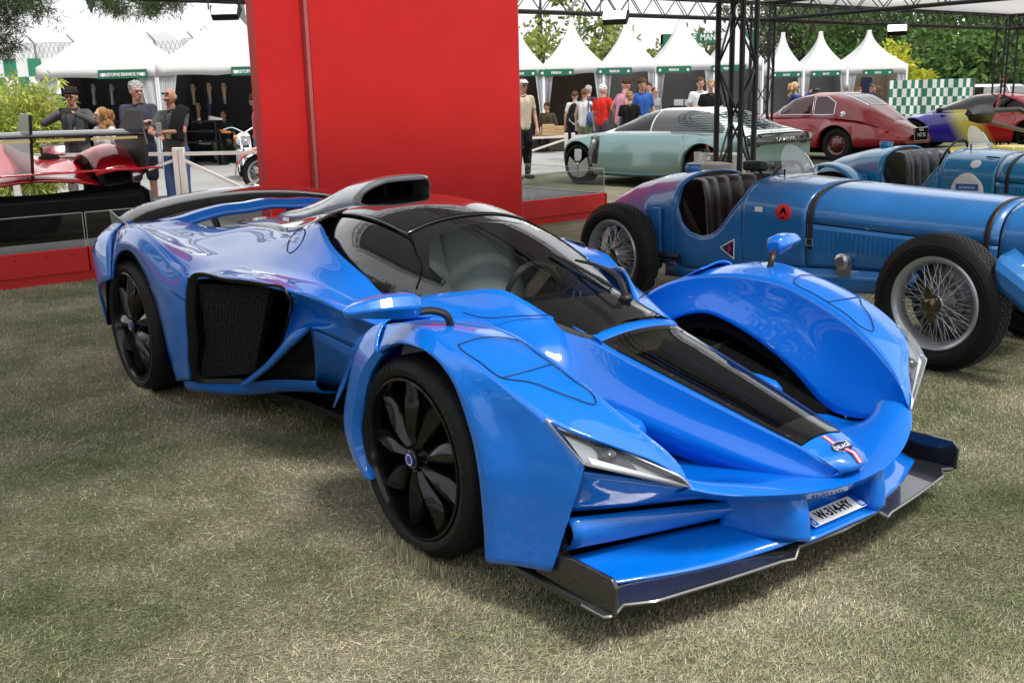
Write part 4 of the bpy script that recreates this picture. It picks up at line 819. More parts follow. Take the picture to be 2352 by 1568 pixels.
membrane('canopy', 'white fabric canopy stretched over the trusses at the upper right', [pt(0, 0, BZ+.17), pt(8.75, 0, BZ+.17), pt(8.75, -8, BZ+.17), pt(0, -8, BZ+.17)], .30, fab='canopy_bright')
# the neighbouring bay above the blue cars, carried by the thick post
PA = Frame(T1[0], T1[1], 37.6); pa = lambda x, y, z=0: PA.wld((x, y, z)); AZ = 3.7
for a, b, t in ((pa(0, 0, AZ), pa(-8.5, 0, AZ), 'overhead black truss beam along the back of the near bay'), (pa(0, 0, AZ), pa(0, -8.2, AZ), 'overhead black truss beam along the right of the near bay'), (pa(-8.5, 0, AZ), pa(-8.5, -8.2, AZ), 'overhead black truss beam along the left of the near bay'), (pa(-4.2, 0, AZ), pa(-4.2, -8.2, AZ), 'overhead black truss beam across the middle of the near bay')):
    truss('truss_beam', a, b, .30, t, 'truss beams', .36, .024)
membrane('canopy', 'white fabric canopy high above the blue hypercar', [pa(0, 0, AZ+.18), pa(-8.5, 0, AZ+.18), pa(-8.5, -5.6, AZ+.18), pa(0, -5.6, AZ+.18)], .35)
# floodlights hung from the beams
mat('lamp_lit', (1, 1, 1), .4, emit=(1, .98, .94), estr=6)
def flood(P, dirn, label, s=1.):
    r = thing('floodlight', label, 'lamp', P, math.atan2(dirn[1], dirn[0])-HP, 'floodlights on the trusses')
    G().prism([(-.16*s, .0), (.16*s, .0), (.19*s, .16*s), (-.19*s, .16*s)], 1, -.05*s, .05*s).xf(np.array([[1, 0, 0, 0], [0, .8, -.6, 0], [0, .6, .8, -.2*s], [0, 0, 0, 1]])).done('lamp_body', 'satin_black', r, bevel=.006)
    G().box((-.15*s, .052*s, .02*s), (.15*s, .058*s, .14*s)).xf(np.array([[1, 0, 0, 0], [0, .8, -.6, 0], [0, .6, .8, -.2*s], [0, 0, 0, 1]])).done('lamp_lens', 'lamp_lit', r)
    G().tube([(-.19*s, 0, -.1*s), (-.19*s, -.02, .10), (.19*s, -.02, .10), (.19*s, 0, -.1*s)], .01, 6).done('bracket', 'satin_black', r)
    return r
# concrete ballast with a water bottle on it
cb = thing('ballast_block', 'pale concrete ballast block at the foot of the thick truss post', 'block', (ony(1630, 380, 11.7)[0], 11.7, 0), rad(12))
G().box((-.19, -.19, 0), (.19, .19, .74)).done('block', 'concrete', cb, bevel=.02)
cb2 = thing('ballast_block', 'second concrete ballast block behind the thick truss post', 'block', (ony(1668, 380, 12.3)[0], 12.35, 0), rad(12)); G().box((-.18, -.18, 0), (.18, .18, .80)).done('block', 'concrete', cb2, bevel=.02)
bt = thing('water_bottle', 'small clear water bottle with red cap on the concrete block', 'bottle', (ony(1624, 360, 11.6)[0], 11.6, .74)); 
G().lathe([(0, 0), (.032, 0), (.034, .01), (.033, .06), (.030, .075), (.033, .09), (.033, .12), (.014, .16), (.013, .175), (0, .175)], 16).done('bottle_body', 'clear_glass', bt); G().lathe([(.0335, .035), (.0345, .035), (.0345, .075), (.0335, .075)], 16).done('bottle_label', 'paper_white', bt); G().lathe([(0, .195), (.016, .195), (.016, .172), (0, .172)], 14).done('bottle_cap', 'red_mark', bt)
cup = tag(G().lathe([(0, 0), (.04, 0), (.045, .12), (.043, .12), (.038, .004), (0, .004)], 18).done('paper_cup', 'paper_white', loc=(ony(1604, 360, 11.65)[0], 11.68, .74)), 'plain white cup on the concrete block beside the bottle', 'cup')
# ------------------------------------------------------------------ open racing cars of the thirties
def wire_wheel(root, cx, yo, R, w, rr, sg, rim='silver_paint', detail=True, hubm='brass', spin=.3):
    "outside face at |y| = yo on side sg; built for +y and mirrored for -y"
    k = dict(mirror=sg < 0)
    T = G().lathe([(rr, -.035), (rr+.012, -.018), (rr+.04, -.004), (rr+.07, .0), (R-.045, -.006), (R-.012, -.022), (R-.002, -.038), (R, -w/2), (R-.002, -w+.038), (R-.012, -w+.022), (R-.05, -w), (rr+.01, -w+.02), (rr, -w+.035)], 72, 'y', (cx, yo, R))
    ty = T.done('wheel', 'tyre_rubber', root, **k)
    if detail:
        g = G(); n = 64; p = lambda yy, r_, a: np.array([cx+r_*math.cos(a), yo+yy, R+r_*math.sin(a)])
        rws = np.linspace(-.03, -w+.03, 7)
        for i in range(n):
            a = i*2*math.pi/n; da = 2*math.pi/n
            for j in range(6):
                y0, y1 = rws[j]-.003, rws[j+1]+.003; o = da*.5*(j % 2); r_ = R+(.0035 if j not in (0, 5) else .0005)
                q = [(y0, a+o+.014), (y1, a+o+.030), (y1, a+o+da-.004), (y0, a+o+da-.020)]
                g.add([p(y, r_, t) for y, t in q]+[p(y, r_-.008, t) for y, t in q], [(0, 1, 2, 3), (0, 4, 5, 1), (1, 5, 6, 2), (2, 6, 7, 3), (3, 7, 4, 0)])
        t = g.done('tread_blocks', mat_tread, ty, smooth=False, **k); t['kind'] = 'stuff'
        G().lathe([(R-.055, .001), (R-.052, .003), (R-.049, .001)], 60, 'y', (cx, yo, R)).lathe([(rr+.055, .001), (rr+.058, .003), (rr+.061, .001)], 60, 'y', (cx, yo, R)).done('sidewall_rib', 'tyre_rubber', ty, **k)
    G().lathe([(rr-.03, -w*.5), (rr-.022, -.05), (rr-.02, -.035), (rr+.006, -.030), (rr+.012, -.016), (rr+.004, -.008), (rr-.012, -.016), (rr-.024, -.034), (rr-.030, -.06), (rr-.034, -w*.5)], 72, 'y', (cx, yo, R)).done('rim', rim, ty, **k)
    G().lathe([(rr-.03, -w+.01), (.13, -w+.03), (.12, -w+.06), (0, -w+.06)], 48, 'y', (cx, yo, R)).done('brake_drum', 'alu_dull', ty, **k)
    g = G(); rh = .055
    P = lambda r_, a, y: np.array([cx+r_*math.cos(a), yo+y, R+r_*math.sin(a)])
    ns = 16
    for i in range(ns):
        a = 2*math.pi*i/ns
        for da, y0, y1 in ((.42, -.015, -.055), (-.42, -.015, -.055), (.2, -.085, -w*.5), (-.2, -.085, -w*.5)):
            g.tube([P(rh if y0 > -.05 else .075, a+da+(.06 if da > 0 else -.06), y0), P(rr-.024, a+(.04 if da > 0 else -.04)+(math.pi/ns if y0 < -.05 else 0), y1)], .0020, 4, caps=False)
    s = g.done('spokes', 'silver_paint', ty, **k); s['kind'] = 'stuff'
    G().lathe([(.045, -.01), (.055, -.02), (.06, -.04), (.085, -.085), (.10, -.12), (.10, -w*.7)], 32, 'y', (cx, yo, R)).done('hub', 'alu', ty, **k)
    # two-eared knock-off nut
    g = G().lathe([(0, .030), (.018, .030), (.024, .024), (.046, .018), (.05, .0), (.05, -.02)], 28, 'y', (cx, yo, R)); nut = g.done('hub_nut', hubm, ty, **k)
    for e in (0, math.pi):
        a = spin+e; V = [P(r_, a+o, .012) for r_, o in ((.04, -.55), (.075, -.30), (.098, -.10), (.098, .14), (.075, .22), (.04, .55))]
        G().slab(V, (0, 1, 0), .012).done('nut_ear', hubm, nut, bevel=.002, **k)
    return ty
mat_tread = mat('tread_rubber', (.028, .028, .029), .75); mat('alu_dull', (.20, .205, .21), .4, .8); mat('strap_leather', (.014, .011, .010), .5)
def racer(name, label, fr, paint, seatm, extras):
    root = thing(name, label, 'car', fr.o, fr.a)
    X = [-3.28, -3.15, -2.97, -2.72, -2.43, -2.2, -2.0, -1.78, -1.5, -1.25, -.99, -.48, .1, .36]
    Wd = [.02, .09, .18, .28, .365, .40, .42, .425, .42, .41, .395, .365, .325, .305]
    Tp = [.60, .66, .755, .855, .925, .955, .965, .965, .955, .95, .935, .915, .895, .885]
    Bt = [.50, .44, .40, .36, .33, .32, .32, .33, .36, .40, .43, .46, .50, .51]
    ev = lambda K, x: float(np.interp(x, X, K))
    def sec(x, k, out=0.):
        "k 0 at the bottom right (near) edge, .5 crown, 1 bottom left"
        w, t, b = ev(Wd, x)+out, ev(Tp, x)+out, ev(Bt, x); sh = t-(.215 if x > -1.55 else .25)*min(1, w/.3)
        s = -1 if k < .5 else 1; q = abs(k-.5)*2     # q 1 bottom .. 0 crown
        if q > .5: z = b+(sh-b)*(1-q)/.5; return np.array([x, s*(w-.02*max(0, (q-.75)*4)**2), z])
        a = (q/.5)*HP; return np.array([x, s*w*math.sin(a)**.85, sh+(t-sh)*math.cos(a)**.8])
    ks = np.linspace(0, 1, 41)
    G().grid([[sec(x, k) for k in ks] for x in np.linspace(-3.28, -2.09, 26)]).done('tail_body', paint, root, solid=.006)
    G().grid([[sec(x, k) for k in ks] for x in np.linspace(-1.50, -1.005, 14)]).done('scuttle', paint, root, solid=.006)
    hood = G().grid([[sec(x, k) for k in np.linspace(.245, .755, 27)] for x in np.linspace(-.995, .18, 22)]).done('bonnet', paint, root, solid=.006)
    for sg, k0, k1 in ((-1, 0, .238), (1, .762, 1)):
        G().grid([[sec(x, k) for k in np.linspace(k0, k1, 9)] for x in np.linspace(-.995, .18, 22)]).done('bonnet_side', paint, root, solid=.006)
    G().grid([[sec(x, k) for k in ks] for x in np.linspace(.19, .40, 8)]).done('radiator_shell', paint, root, solid=.006)
    G().add([sec(.40, k) for k in ks], [tuple(range(41))]).done('grille', 'void_black', root, smooth=False)
    # cockpit sides up to the cut-down edge
    cx_ = [-2.10, -2.08, -2.03, -1.95, -1.84, -1.74, -1.66, -1.60, -1.54, -1.49]; cz_ = [.86, .74, .63, .57, .548, .57, .63, .71, .79, .865]
    for sg in (-1, 1):
        A = []; rim_ = []
        for x in np.linspace(-2.10, -1.49, 28):
            zc = float(np.interp(x, cx_, cz_)); b = ev(Bt, x); w = ev(Wd, x); sh = ev(Tp, x)-.235; row = []
            for z in np.linspace(b, zc, 9):
                if z <= sh: y = w-.02*max(0, 1-(z-b)/.12)**2
                else: y = w*math.sqrt(max(.05, 1-((z-sh)/(ev(Tp, x)-sh))**2))**.85
                row.append((x, sg*y, z))
            A.append(row); rim_.append(np.array(row[-1]))
        G().grid(A).done('cockpit_side', paint, root, solid=.006)
        G().tube(rim_, .009, 6).done('cockpit_rim', paint, root)
    for x0, nm in ((-2.095, 'cockpit_hoop'), (-1.495, 'dash_hoop')):
        G().tube([sec(x0, k) for k in np.linspace(.27, .73, 30)], .008, 6).done(nm, paint, root)
    G().add([(x, y, .34) for x, y in ((-2.2, -.38), (-1.2, -.36), (-1.2, .36), (-2.2, .38))], [(0, 1, 2, 3)]).done('cockpit_floor', 'void_black', root)
    G().add([sec(-1.2, k) for k in ks], [tuple(range(41))]).done('bulkhead', 'void_black', root, smooth=False); G().add([sec(-2.105, k, -.004) for k in ks], [tuple(range(41))]).done('rear_bulkhead', seatm, root, smooth=False)
    # pleated bench back wrapping round the cockpit
    n = 96; A = []
    for i in range(n):
        s = -1+2*i/(n-1); pl = abs(math.sin(s*math.pi*3.0))**.45*.035
        A.append([(-2.07+dx+pl*dp+.10*abs(s)**2.5, s*.385, z) for dx, z, dp in ((.0, .93, .2), (.07, .925, .8), (.11, .84, 1), (.13, .66, 1), (.17, .50, 1), (.28, .45, 1), (.55, .46, .8))])
    G().grid([cr_resample(r_, 20) for r_ in A]).done('seat_back', seatm, root, ang=60)
    for sg in (-1, 1): G().patch([[(-2.05, sg*.385, .80), (-1.8, sg*.395, .53), (-1.5, sg*.39, .82)], [(-2.05, sg*.37, .34), (-1.8, sg*.38, .34), (-1.5, sg*.37, .34)]], 14, 4).done('cockpit_lining', seatm, root)
    G().patch([[(-1.495, -.40, .80), (-1.47, 0, .93), (-1.495, .40, .80)], [(-1.48, -.38, .5), (-1.46, 0, .5), (-1.48, .38, .5)]], 12, 4).done('dashboard', 'satin_black', root)
    # steering wheel, screen
    sw = G().lathe([(.19, -.012), (.203, 0), (.19, .012), (.177, 0)], 40, 'x', (0, 0, 0), close=True)
    for a in (.5, 2.6, 4.7): sw.tube([(0, 0, 0), (.0, .19*math.cos(a), .19*math.sin(a))], .008, 6)
    sw.lathe([(0, .02), (.04, .015), (.045, -.01)], 16, 'x'); tl_ = rad(-22); ym = extras.get('wheel_y', .12)
    sw.xf(np.array([[math.cos(tl_), 0, -math.sin(tl_), -1.60], [0, 1, 0, ym], [math.sin(tl_), 0, math.cos(tl_), .86], [0, 0, 0, 1]])).done('steering_wheel', 'satin_black', root)
    ws = extras.get('screen_y', .02); a = np.linspace(0, math.pi, 22)
    sp = lambda r_, t, dx: np.array([-1.38-.10*r_*max(0, math.sin(t))+dx, ws+.165*r_*math.cos(t), .955+.20*r_*math.sin(t)])
    scp = G(); scp.add([sp(1, t, 0) for t in a], [tuple(range(22))]); sc_o = scp.done('aero_screen', 'perspex', root, smooth=False)
    G().tube([sp(1, t, 0) for t in a[:6]]+[sp(1, a[0], 0)][:0], .006, 5).done('screen_edge', 'chrome', sc_o); G().tube([sp(1, a[-1], 0)+np.array([0, 0, .05]), sp(1, a[-1], 0), sp(1, a[0], 0), sp(1, a[0], 0)+np.array([0, 0, .05])], .009, 6).done('screen_frame', 'chrome', sc_o)
    # chassis rail, springs
    for sg in (-1, 1):
        G().patch([[(-2.2, sg*.40, .34), (-1.0, sg*.40, .43), (.3, sg*.33, .50)], [(-2.2, sg*.405, .24), (-1.0, sg*.405, .29), (.3, sg*.335, .40)]], 14, 3).done('chassis_rail', paint, root, solid=.02)
        G().tube([(-3.1, sg*.33, .34), (-2.7, sg*.34, .27), (-2.3, sg*.36, .30)], .03, 6, smooth=10).done('leaf_spring', 'satin_black', root)
        G().tube([(-.5, sg*.36, .40), (0, sg*.36, .32), (.55, sg*.34, .44)], .028, 6, smooth=10).done('leaf_spring', 'satin_black', root)
        G().tube([(-2.0, sg*.47, .40), (-2.25, sg*.50, .40), (-2.45, sg*.46, .36)], .02, 6).done('damper_arm', 'satin_black', root)
        G().box((-2.30, sg*.43-.015, .40), (-2.22, sg*.43+.015, .72)).done('tail_bracket', paint, root, bevel=.004)
    G().tube([(-2.54, -.5, .37), (-2.54, .5, .37)], .05, 12).ball((-2.54, 0, .37), (.14, .12, .14)).done('rear_axle', paint, root); G().tube([(0, -.5, .36), (0, .5, .36)], .03, 10).done('front_axle', paint, root)
    # louvres along the bonnet side
    for sg in (-1, 1):
        for i in range(extras.get('louvres', 24)):
            x = -.87+i*.031; k = .075; k2 = .222
            p0, p1 = sec(x, k, .002), sec(x, k2, .002)
            if sg > 0: p0, p1 = p0*np.array([1, -1, 1]), p1*np.array([1, -1, 1])
            if -.80 < x < -.66: p0 = p0*.40+p1*.60
            G().tube([p0, p0*.7+p1*.3+np.array([0, sg*.004, 0]), p1], [.004, .0095, .005], 6).done('louvre', paint, root)
    # bonnet straps with buckles
    for x in extras.get('straps', (-.97, .12)):
        pth = [sec(x, k, .006) for k in np.linspace(.10, .90, 40)]
        A = [[p+np.array([-.016, 0, 0]), p+np.array([.016, 0, 0])] for p in pth]; st = G().grid(A).done('bonnet_strap', 'strap_leather', root, solid=.004, off=1)
        b_ = sec(x, .135, .013); G().tube([b_+np.array([-.024, 0, -.02]), b_+np.array([.024, 0, -.02]), b_+np.array([.024, 0, .02]), b_+np.array([-.024, 0, .02])], .003, 5, closed=True).done('buckle', 'chrome', st)
    for x in (-1.0, -1.004, .185): gp = G().tube([sec(x, k, .002) for k in np.linspace(0, 1, 50)], .0035, 5); 
    G().tube([sec(-1.0, k, .001) for k in np.linspace(0, 1, 50)], .003, 5).done('panel_gap', 'void_black', root); G().tube([sec(.185, k, .001) for k in np.linspace(0, 1, 50)], .003, 5).done('panel_gap', 'void_black', root)
    for kk in (.242, .758): G().tube([sec(x, kk, .001) for x in np.linspace(-.99, .18, 20)], .003, 5).done('panel_gap', 'void_black', root)
    G().tube([sec(-2.17, k, .001) for k in np.linspace(0, 1, 50)], .003, 5).done('panel_gap', 'void_black', root)
    fc = sec(-2.32, .5); G().lathe([(0, .05), (.055, .05), (.06, .042), (.06, .015), (.05, 0), (.05, -.02)], 24, 'z', fc).bar(fc+np.array([-.07, 0, .05]), fc+np.array([.07, 0, .05]), .02, .02).done('filler_cap', paint, root)
    # rivets on the scuttle side
    for x in (-1.45, -1.28, -1.12, -1.04):
        for k in (.06, .12, .18, .235):
            G().ball(sec(x, k, .001), .006, 8, 5).done('rivet', paint, root)
    root['_sec'] = 0; del root['_sec']
    return root, sec
VF = Frame(2.2578, 5.5018, -53.0); VF = Frame(*(VF.wld((0, .62, 0))[:2]), -53.0)
vr, vsec = racer('racing_car', 'mid blue open racing car of the thirties with wire wheels beside the hypercar', VF, 'vintage_blue', 'leather_brown', {})
for x in (0, -2.54):
    for sg in (-1, 1): wire_wheel(vr, x, .625, .372, .165, .245, sg, spin=1.75 if x == 0 else 2.9)
def vdisc(root, sec, x, k, r, m, name, out=.004, n=28, sq=1.):
    c = sec(x, k, out); t = sec(x+.02, k, out)-sec(x-.02, k, out); u_ = sec(x, k+.01, out)-sec(x, k-.01, out); B = basis(c, t, u_); sc = .02/np.linalg.norm(u_)
    A = [[sec(x+rr_*math.cos(a), k+rr_*math.sin(a)*sq*sc, out) for a in np.linspace(0, 2*math.pi, n, endpoint=False)] for rr_ in np.linspace(0.001, r, 6)]
    return G().grid(A, cv=True).done(name, m, root, solid=.0015, off=0), B
d, B = vdisc(vr, vsec, -1.17, .262, .058, 'red_mark', 'red_roundel', .008)
text('roundel_letter', 'A', .062, 'void_black', d, B@T4(0, .004, .003), .0006, sx=1.25, bold=.0015); text('roundel_number', '44', .028, 'void_black', d, B@T4(0, -.036, .003), .0006)
c = vsec(-1.60, .10, .006); g = G().add([c+np.array(q) for q in ((-.075, 0, .0), (.055, 0, .07), (.055, 0, -.07))], [(0, 1, 2)]); dec = g.done('triangle_badge', 'white_paint', vr, smooth=False, solid=.002)
G().add([c+np.array(q)+np.array([0, -.0025, 0]) for q in ((-.06, 0, .0), (.046, 0, .056), (.046, 0, -.056))], [(0, 1, 2)]).done('badge_field', 'badge_blue', dec, smooth=False)
G().add([c+np.array(q)+np.array([.012, -.004, 0]) for q in ((.012, 0, .045), (-.016, 0, -.004), (-.002, 0, -.004), (-.012, 0, -.045), (.02, 0, .006), (.004, 0, .006))], [(0, 1, 2, 3, 4, 5)]).done('badge_bolt', 'red_mark', dec, smooth=False)
c = vsec(-1.60, .185, .004); G().add([c+np.array(q) for q in ((-.02, 0, .06), (-.006, 0, .06), (-.012, 0, .01), (.022, 0, .03), (.012, 0, -.06), (.0, 0, -.06), (.004, 0, -.01), (-.028, 0, -.03))], [(0, 1, 2, 3, 4, 5, 6, 7)]).done('racing_emblem', 'red_mark', vr, smooth=False)
c = vsec(-1.36, .262, .006); G().box((-.03, -.001, -.016), (.03, .001, .016)).xf(basis(c, (1, 0, 0), vsec(-1.36, .272)-vsec(-1.36, .252))@np.array([[1, 0, 0, 0], [0, 0, 1, 0], [0, 1, 0, 0], [0, 0, 0, 1]])).done('small_sticker', 'white_paint', vr)
sh_ = G().lathe([(0, -.05), (.03, -.05), (.036, -.045), (.05, -.04), (.05, 0)], 24, 'y', (-.72, -.385, .50)).box((-.77, -.40, .41), (-.67, -.37, .50)).done('friction_damper', 'alu', vr)
# front wing flank beside the wheel and the driver's mirror
G().patch([[(.30, -.38, .68), (.45, -.42, .60), (.62, -.44, .46)], [(.32, -.60, .62), (.5, -.62, .52), (.66, -.62, .40)], [(.34, -.60, .50), (.5, -.62, .40), (.62, -.62, .30)]], 12, 8).done('front_valance', 'vintage_blue', vr, solid=.01)
G().box((-1.72, -.17, .985), (-1.55, -.10, 1.05)).done('driver_mirror', 'satin_black', vr, bevel=.015); G().tube([(-1.6, -.14, .99), (-1.52, -.15, .93)], .008, 6).done('mirror_stalk', 'satin_black', vr)
# ---- the turquoise car behind it
tp_ = onz(2105, 388, .78); TF0 = Frame(tp_[0], tp_[1], -53.0); TF = Frame(*(TF0.wld((1.80, .30, 0))[:2]), -53.0)
tr_, tsec = racer('racing_car', 'turquoise open racing car with black pleated seat behind the blue racing car', TF, 'turquoise_paint', 'leather_black', {'straps': (-.90,), 'wheel_y': -.05})
for x in (0, -2.54):
    for sg in (-1, 1): wire_wheel(tr_, x, .625, .372, .165, .245, sg, detail=False)
for sg in (-1, 1):
    pa_ = [(-2.54+.44*math.cos(a), sg*.545, .372+.44*math.sin(a)) for a in np.linspace(2.9, .42, 22)]
    G().grid([[np.array(p)+np.array([0, -.11, -.02]), np.array(p)+np.array([0, -.07, .0]), np.array(p)+np.array([0, 0, .012]), np.array(p)+np.array([0, .07, .0]), np.array(p)+np.array([0, .11, -.02])] for p in pa_]).done('cycle_wing', 'turquoise_paint', tr_, solid=.008)
    G().tube([(-2.3, sg*.4, .5), (-2.35, sg*.5, .75)], .014, 6).done('wing_stay', 'turquoise_paint', tr_)
d, B = vdisc(tr_, tsec, -1.24, .165, .145, 'white_paint', 'white_roundel', .006, 40, .95)
G().box((-.10, .0, .0022), (.10, .055, .003)).xf(B).done('name_band', mat('band_blue', (.02, .12, .42), .5), d); text('name_lettering', 'aramco', .045, 'white_paint', d, B@T4(0, .028, .0036), .0005, sx=1.05)
d2, B2 = vdisc(tr_, tsec, -1.20, .325, .045, 'white_paint', 'club_sticker', .004); d3, B3 = vdisc(tr_, tsec, -1.10, .385, .06, 'void_black', 'dark_sticker', .004, sq=.6)
# ------------------------------------------------------------------ coupés
def tab(st, x): st = np.asarray(st, float); return [float(np.interp(x, st[:, 0], st[:, k])) for k in range(1, st.shape[1])]
def smtab(st, n=120, it=10):
    st = np.asarray(sorted(st), float); xs = np.linspace(st[0, 0], st[-1, 0], n); out = [xs]
    for k in range(1, st.shape[1]):
        y = np.interp(xs, st[:, 0], st[:, k])
        for _ in range(it): y[1:-1] = .25*y[:-2]+.5*y[1:-1]+.25*y[2:]
        out.append(y)
    return np.stack(out, 1)
def coupe(root, body, axles, R, paint, arch=.05, n=90, roofst=None, roofm=None, glass='dark_glass', wins=(), trim=None, screen=None):
    """body rows: x, w_sill, z_sill, w_mid, z_mid, w_belt, z_belt, z_top (centre).  roofst rows: x, w_base, z_base, w_roof, z_roof"""
    B = smtab(body)
    def sec(x, arched=True):
        ws, zs, wm, zm, wb, zb, zt = tab(B, x)
        if arched:
            for xa in axles:
                q = (R+arch)**2-(x-xa)**2
                if q > 0: zs = max(zs, R+math.sqrt(q)*.98)
        zm = max(zm, zs+.02) if zs > zm-.02 else zm; zb = max(zb, zm+.02)
        f = min(1, max(0, (zs-.2)/.4)); ws = ws*(1-f)+wm*f
        pts = [(x, ws-.03, zs), (x, ws, zs+.004), (x, wm, zm), (x, (wm+wb)/2+.012, (zm+zb)/2+.01), (x, wb, zb), (x, wb*.72, zb+(zt-zb)*.62), (x, wb*.36, zb+(zt-zb)*.92), (x, 0, zt)]
        return cr_resample(pts, 24)
    xs = np.linspace(B[0, 0], B[-1, 0], n)
    A = [sec(x) for x in xs]; FA = [np.vstack([a, (a*np.array([1, -1, 1]))[::-1][1:]]) for a in A]
    g = G().grid(FA); m = len(FA[0])
    g.f.append(tuple(range(m))); g.mi.append(0); g.f.append(tuple((n-1)*m+i for i in reversed(range(m)))); g.mi.append(0)
    bo = g.done('body', paint, root, ang=40)
    G().box((B[0, 0]+.15, -.62, .16), (B[-1, 0]-.15, .62, .34)).box((B[0, 0]+.3, -.5, .3), (B[-1, 0]-.3, .5, .6)).done('underbody', 'void_black', root)
    if roofst:
        Rf = smtab(roofst, 120, 6)
        def gp(x, s):
            "s 0 at the beltline .. 1 at the roof centre"
            wb, zb, wr, zr = tab(Rf, x); pts = [(wb, zb), (wb*.75+wr*.25, zb*.62+zr*.38-.0), (wr, zr-.07*min(1, max(0, (zr-zb)/.3))), (wr*.75, zr-.02*min(1, max(0, (zr-zb)/.3))), (0, zr)]
            P_ = cr_resample(pts, 41); i = s*40; a = int(min(39, i)); f = i-a; q = P_[a]*(1-f)+P_[a+1]*f; return np.array([x, q[0], q[1]])
        xr = np.linspace(Rf[0, 0], Rf[-1, 0], 60); ss = np.linspace(0, 1, 20)
        A = [[gp(x, s) for s in ss]+[gp(x, s)*np.array([1, -1, 1]) for s in ss[::-1][1:]] for x in xr]
        G().grid(A).done('cabin', roofm or paint, root, ang=50)
        for nm, x0, x1, s0, s1, mt in wins:
            for sg in (1, -1):
                A = [[gp(x, s)*np.array([1, sg, 1])+np.array([0, sg*.004, .003]) for s in np.linspace(s0(x) if callable(s0) else s0, s1(x) if callable(s1) else s1, 10)] for x in np.linspace(x0, x1, 24)]
                o = G().grid(A).done(nm, mt, root)
                if trim:
                    E_ = [r_[0] for r_ in A]+[q for q in A[-1][1:-1]]+[r_[-1] for r_ in A[::-1]]+[q for q in A[0][1:-1][::-1]]
                    G().tube([q+np.array([0, sg*.002, .001]) for q in E_], .008, 5, closed=True).done('window_trim', trim, o)
        for nm, x0, x1, s0 in (screen or ()):
            A = [[gp(x, s)+np.array([.003, 0, .004]) for s in np.linspace(s0, 1, 12)]+[gp(x, s)*np.array([1, -1, 1])+np.array([.003, 0, .004]) for s in np.linspace(1, s0, 12)[1:]] for x in np.linspace(x0, x1, 20)]
            o = G().grid(A).done(nm, glass, root)
            if trim:
                E_ = [r_[0] for r_ in A]+list(A[-1][1:-1])+[r_[-1] for r_ in A[::-1]]+list(A[0][1:-1][::-1]); G().tube(E_, .009, 5, closed=True).done('window_trim', trim, o)
        return sec, gp
    return sec, None
def plain_wheel(root, cx, yo, R, w, rr, sg, rimm, kind='disc'):
    k = dict(mirror=sg < 0)
    ty = G().lathe([(rr, -.03), (rr+.02, -.004), (R-.03, -.004), (R, -.04), (R, -w+.03), (rr+.02, -w)], 48, 'y', (cx, yo, R)).done('wheel', 'tyre_rubber', root, **k)
    if kind == 'disc':
        G().lathe([(rr, -.03), (rr-.012, -.012), (rr-.03, -.02), (rr-.05, -.04), (.12, -.03), (.09, -.01), (.05, .0), (0, .004)], 40, 'y', (cx, yo, R)).done('rim', rimm, ty, **k)
        for i in range(10):
            a = i*math.pi/5; G().ball((cx+rr*.62*math.cos(a), yo-.034, R+rr*.62*math.sin(a)), (.022, .004, .022), 8, 6).done('rim_hole', 'void_black', ty, **k)
    elif kind == 'blade':
        G().lathe([(rr, -.03), (rr-.01, -.012), (rr-.03, -.05), (0, -.06)], 48, 'y', (cx, yo, R)).done('rim', 'void_black', ty, **k)
        for i, (mm, a0) in enumerate((('alu', 90), ('silver_paint', 210), ('silver_paint', 330))):
            a0 = rad(a0)
            if i == 0: V = [(.05, -.055), (rr*.40, -.085), (rr*.93, -.085), (rr*.96, 0), (rr*.93, .085), (rr*.40, .085), (.05, .055)]
            else: V = [(.02, 0), (rr*.45, -rr*.78), (rr*.82, -rr*.45), (rr*.95, 0), (rr*.82, rr*.45), (rr*.45, rr*.78)]
            P_ = [(cx+r_*math.cos(a0)-t*math.sin(a0), yo-.02+.012*(r_ < .1), R+r_*math.sin(a0)+t*math.cos(a0)) for r_, t in V]
            G().slab(P_, (0, 1, 0), .014).done('wheel_blade', mm, ty, bevel=.004, **k)
        G().lathe([(0, .014), (.03, .01), (.035, -.01)], 16, 'y', (cx, yo, R)).done('hub_cap', 'chrome', ty, **k)
    else:
        G().lathe([(rr, -.03), (rr-.012, -.01), (rr-.03, -.05), (0, -.07)], 40, 'y', (cx, yo, R)).done('rim', 'void_black', ty, **k)
        for i in range(10):
            a = i*math.pi/5; G().bar((cx+.03*math.cos(a), yo-.02, R+.03*math.sin(a)), (cx+rr*.98*math.cos(a), yo-.02, R+rr*.98*math.sin(a)), .03, .02, up=(0, 1, 0)).done('wheel_spoke', rimm, ty, **k)
    return ty
# ---- mint green concept car
g1 = onz(1328, 423); hd = 132; a_ = rad(hd); LFr = Frame(g1[0]+.86*math.sin(a_), g1[1]-.86*math.cos(a_), hd)
lc = thing('concept_car', 'mint green metallic concept coupe with white roof and louvred rear window', 'car', LFr.o, LFr.a)
wbL = 2.68
bodyL = [(.62, .42, .30, .55, .45, .48, .60, .63), (.5, .60, .22, .74, .45, .66, .66, .70), (.3, .78, .19, .87, .45, .80, .74, .78), (0, .84, .18, .91, .48, .84, .80, .86), (-.45, .84, .17, .90, .48, .82, .83, .91), (-1.2, .82, .16, .87, .48, .80, .84, .93), (-1.9, .83, .17, .90, .52, .83, .85, .92), (-2.68, .86, .20, .95, .52, .86, .84, .90), (-3.1, .84, .26, .92, .55, .86, .84, .88), (-3.38, .80, .32, .86, .58, .84, .83, .86), (-3.46, .76, .36, .82, .58, .80, .81, .84)]
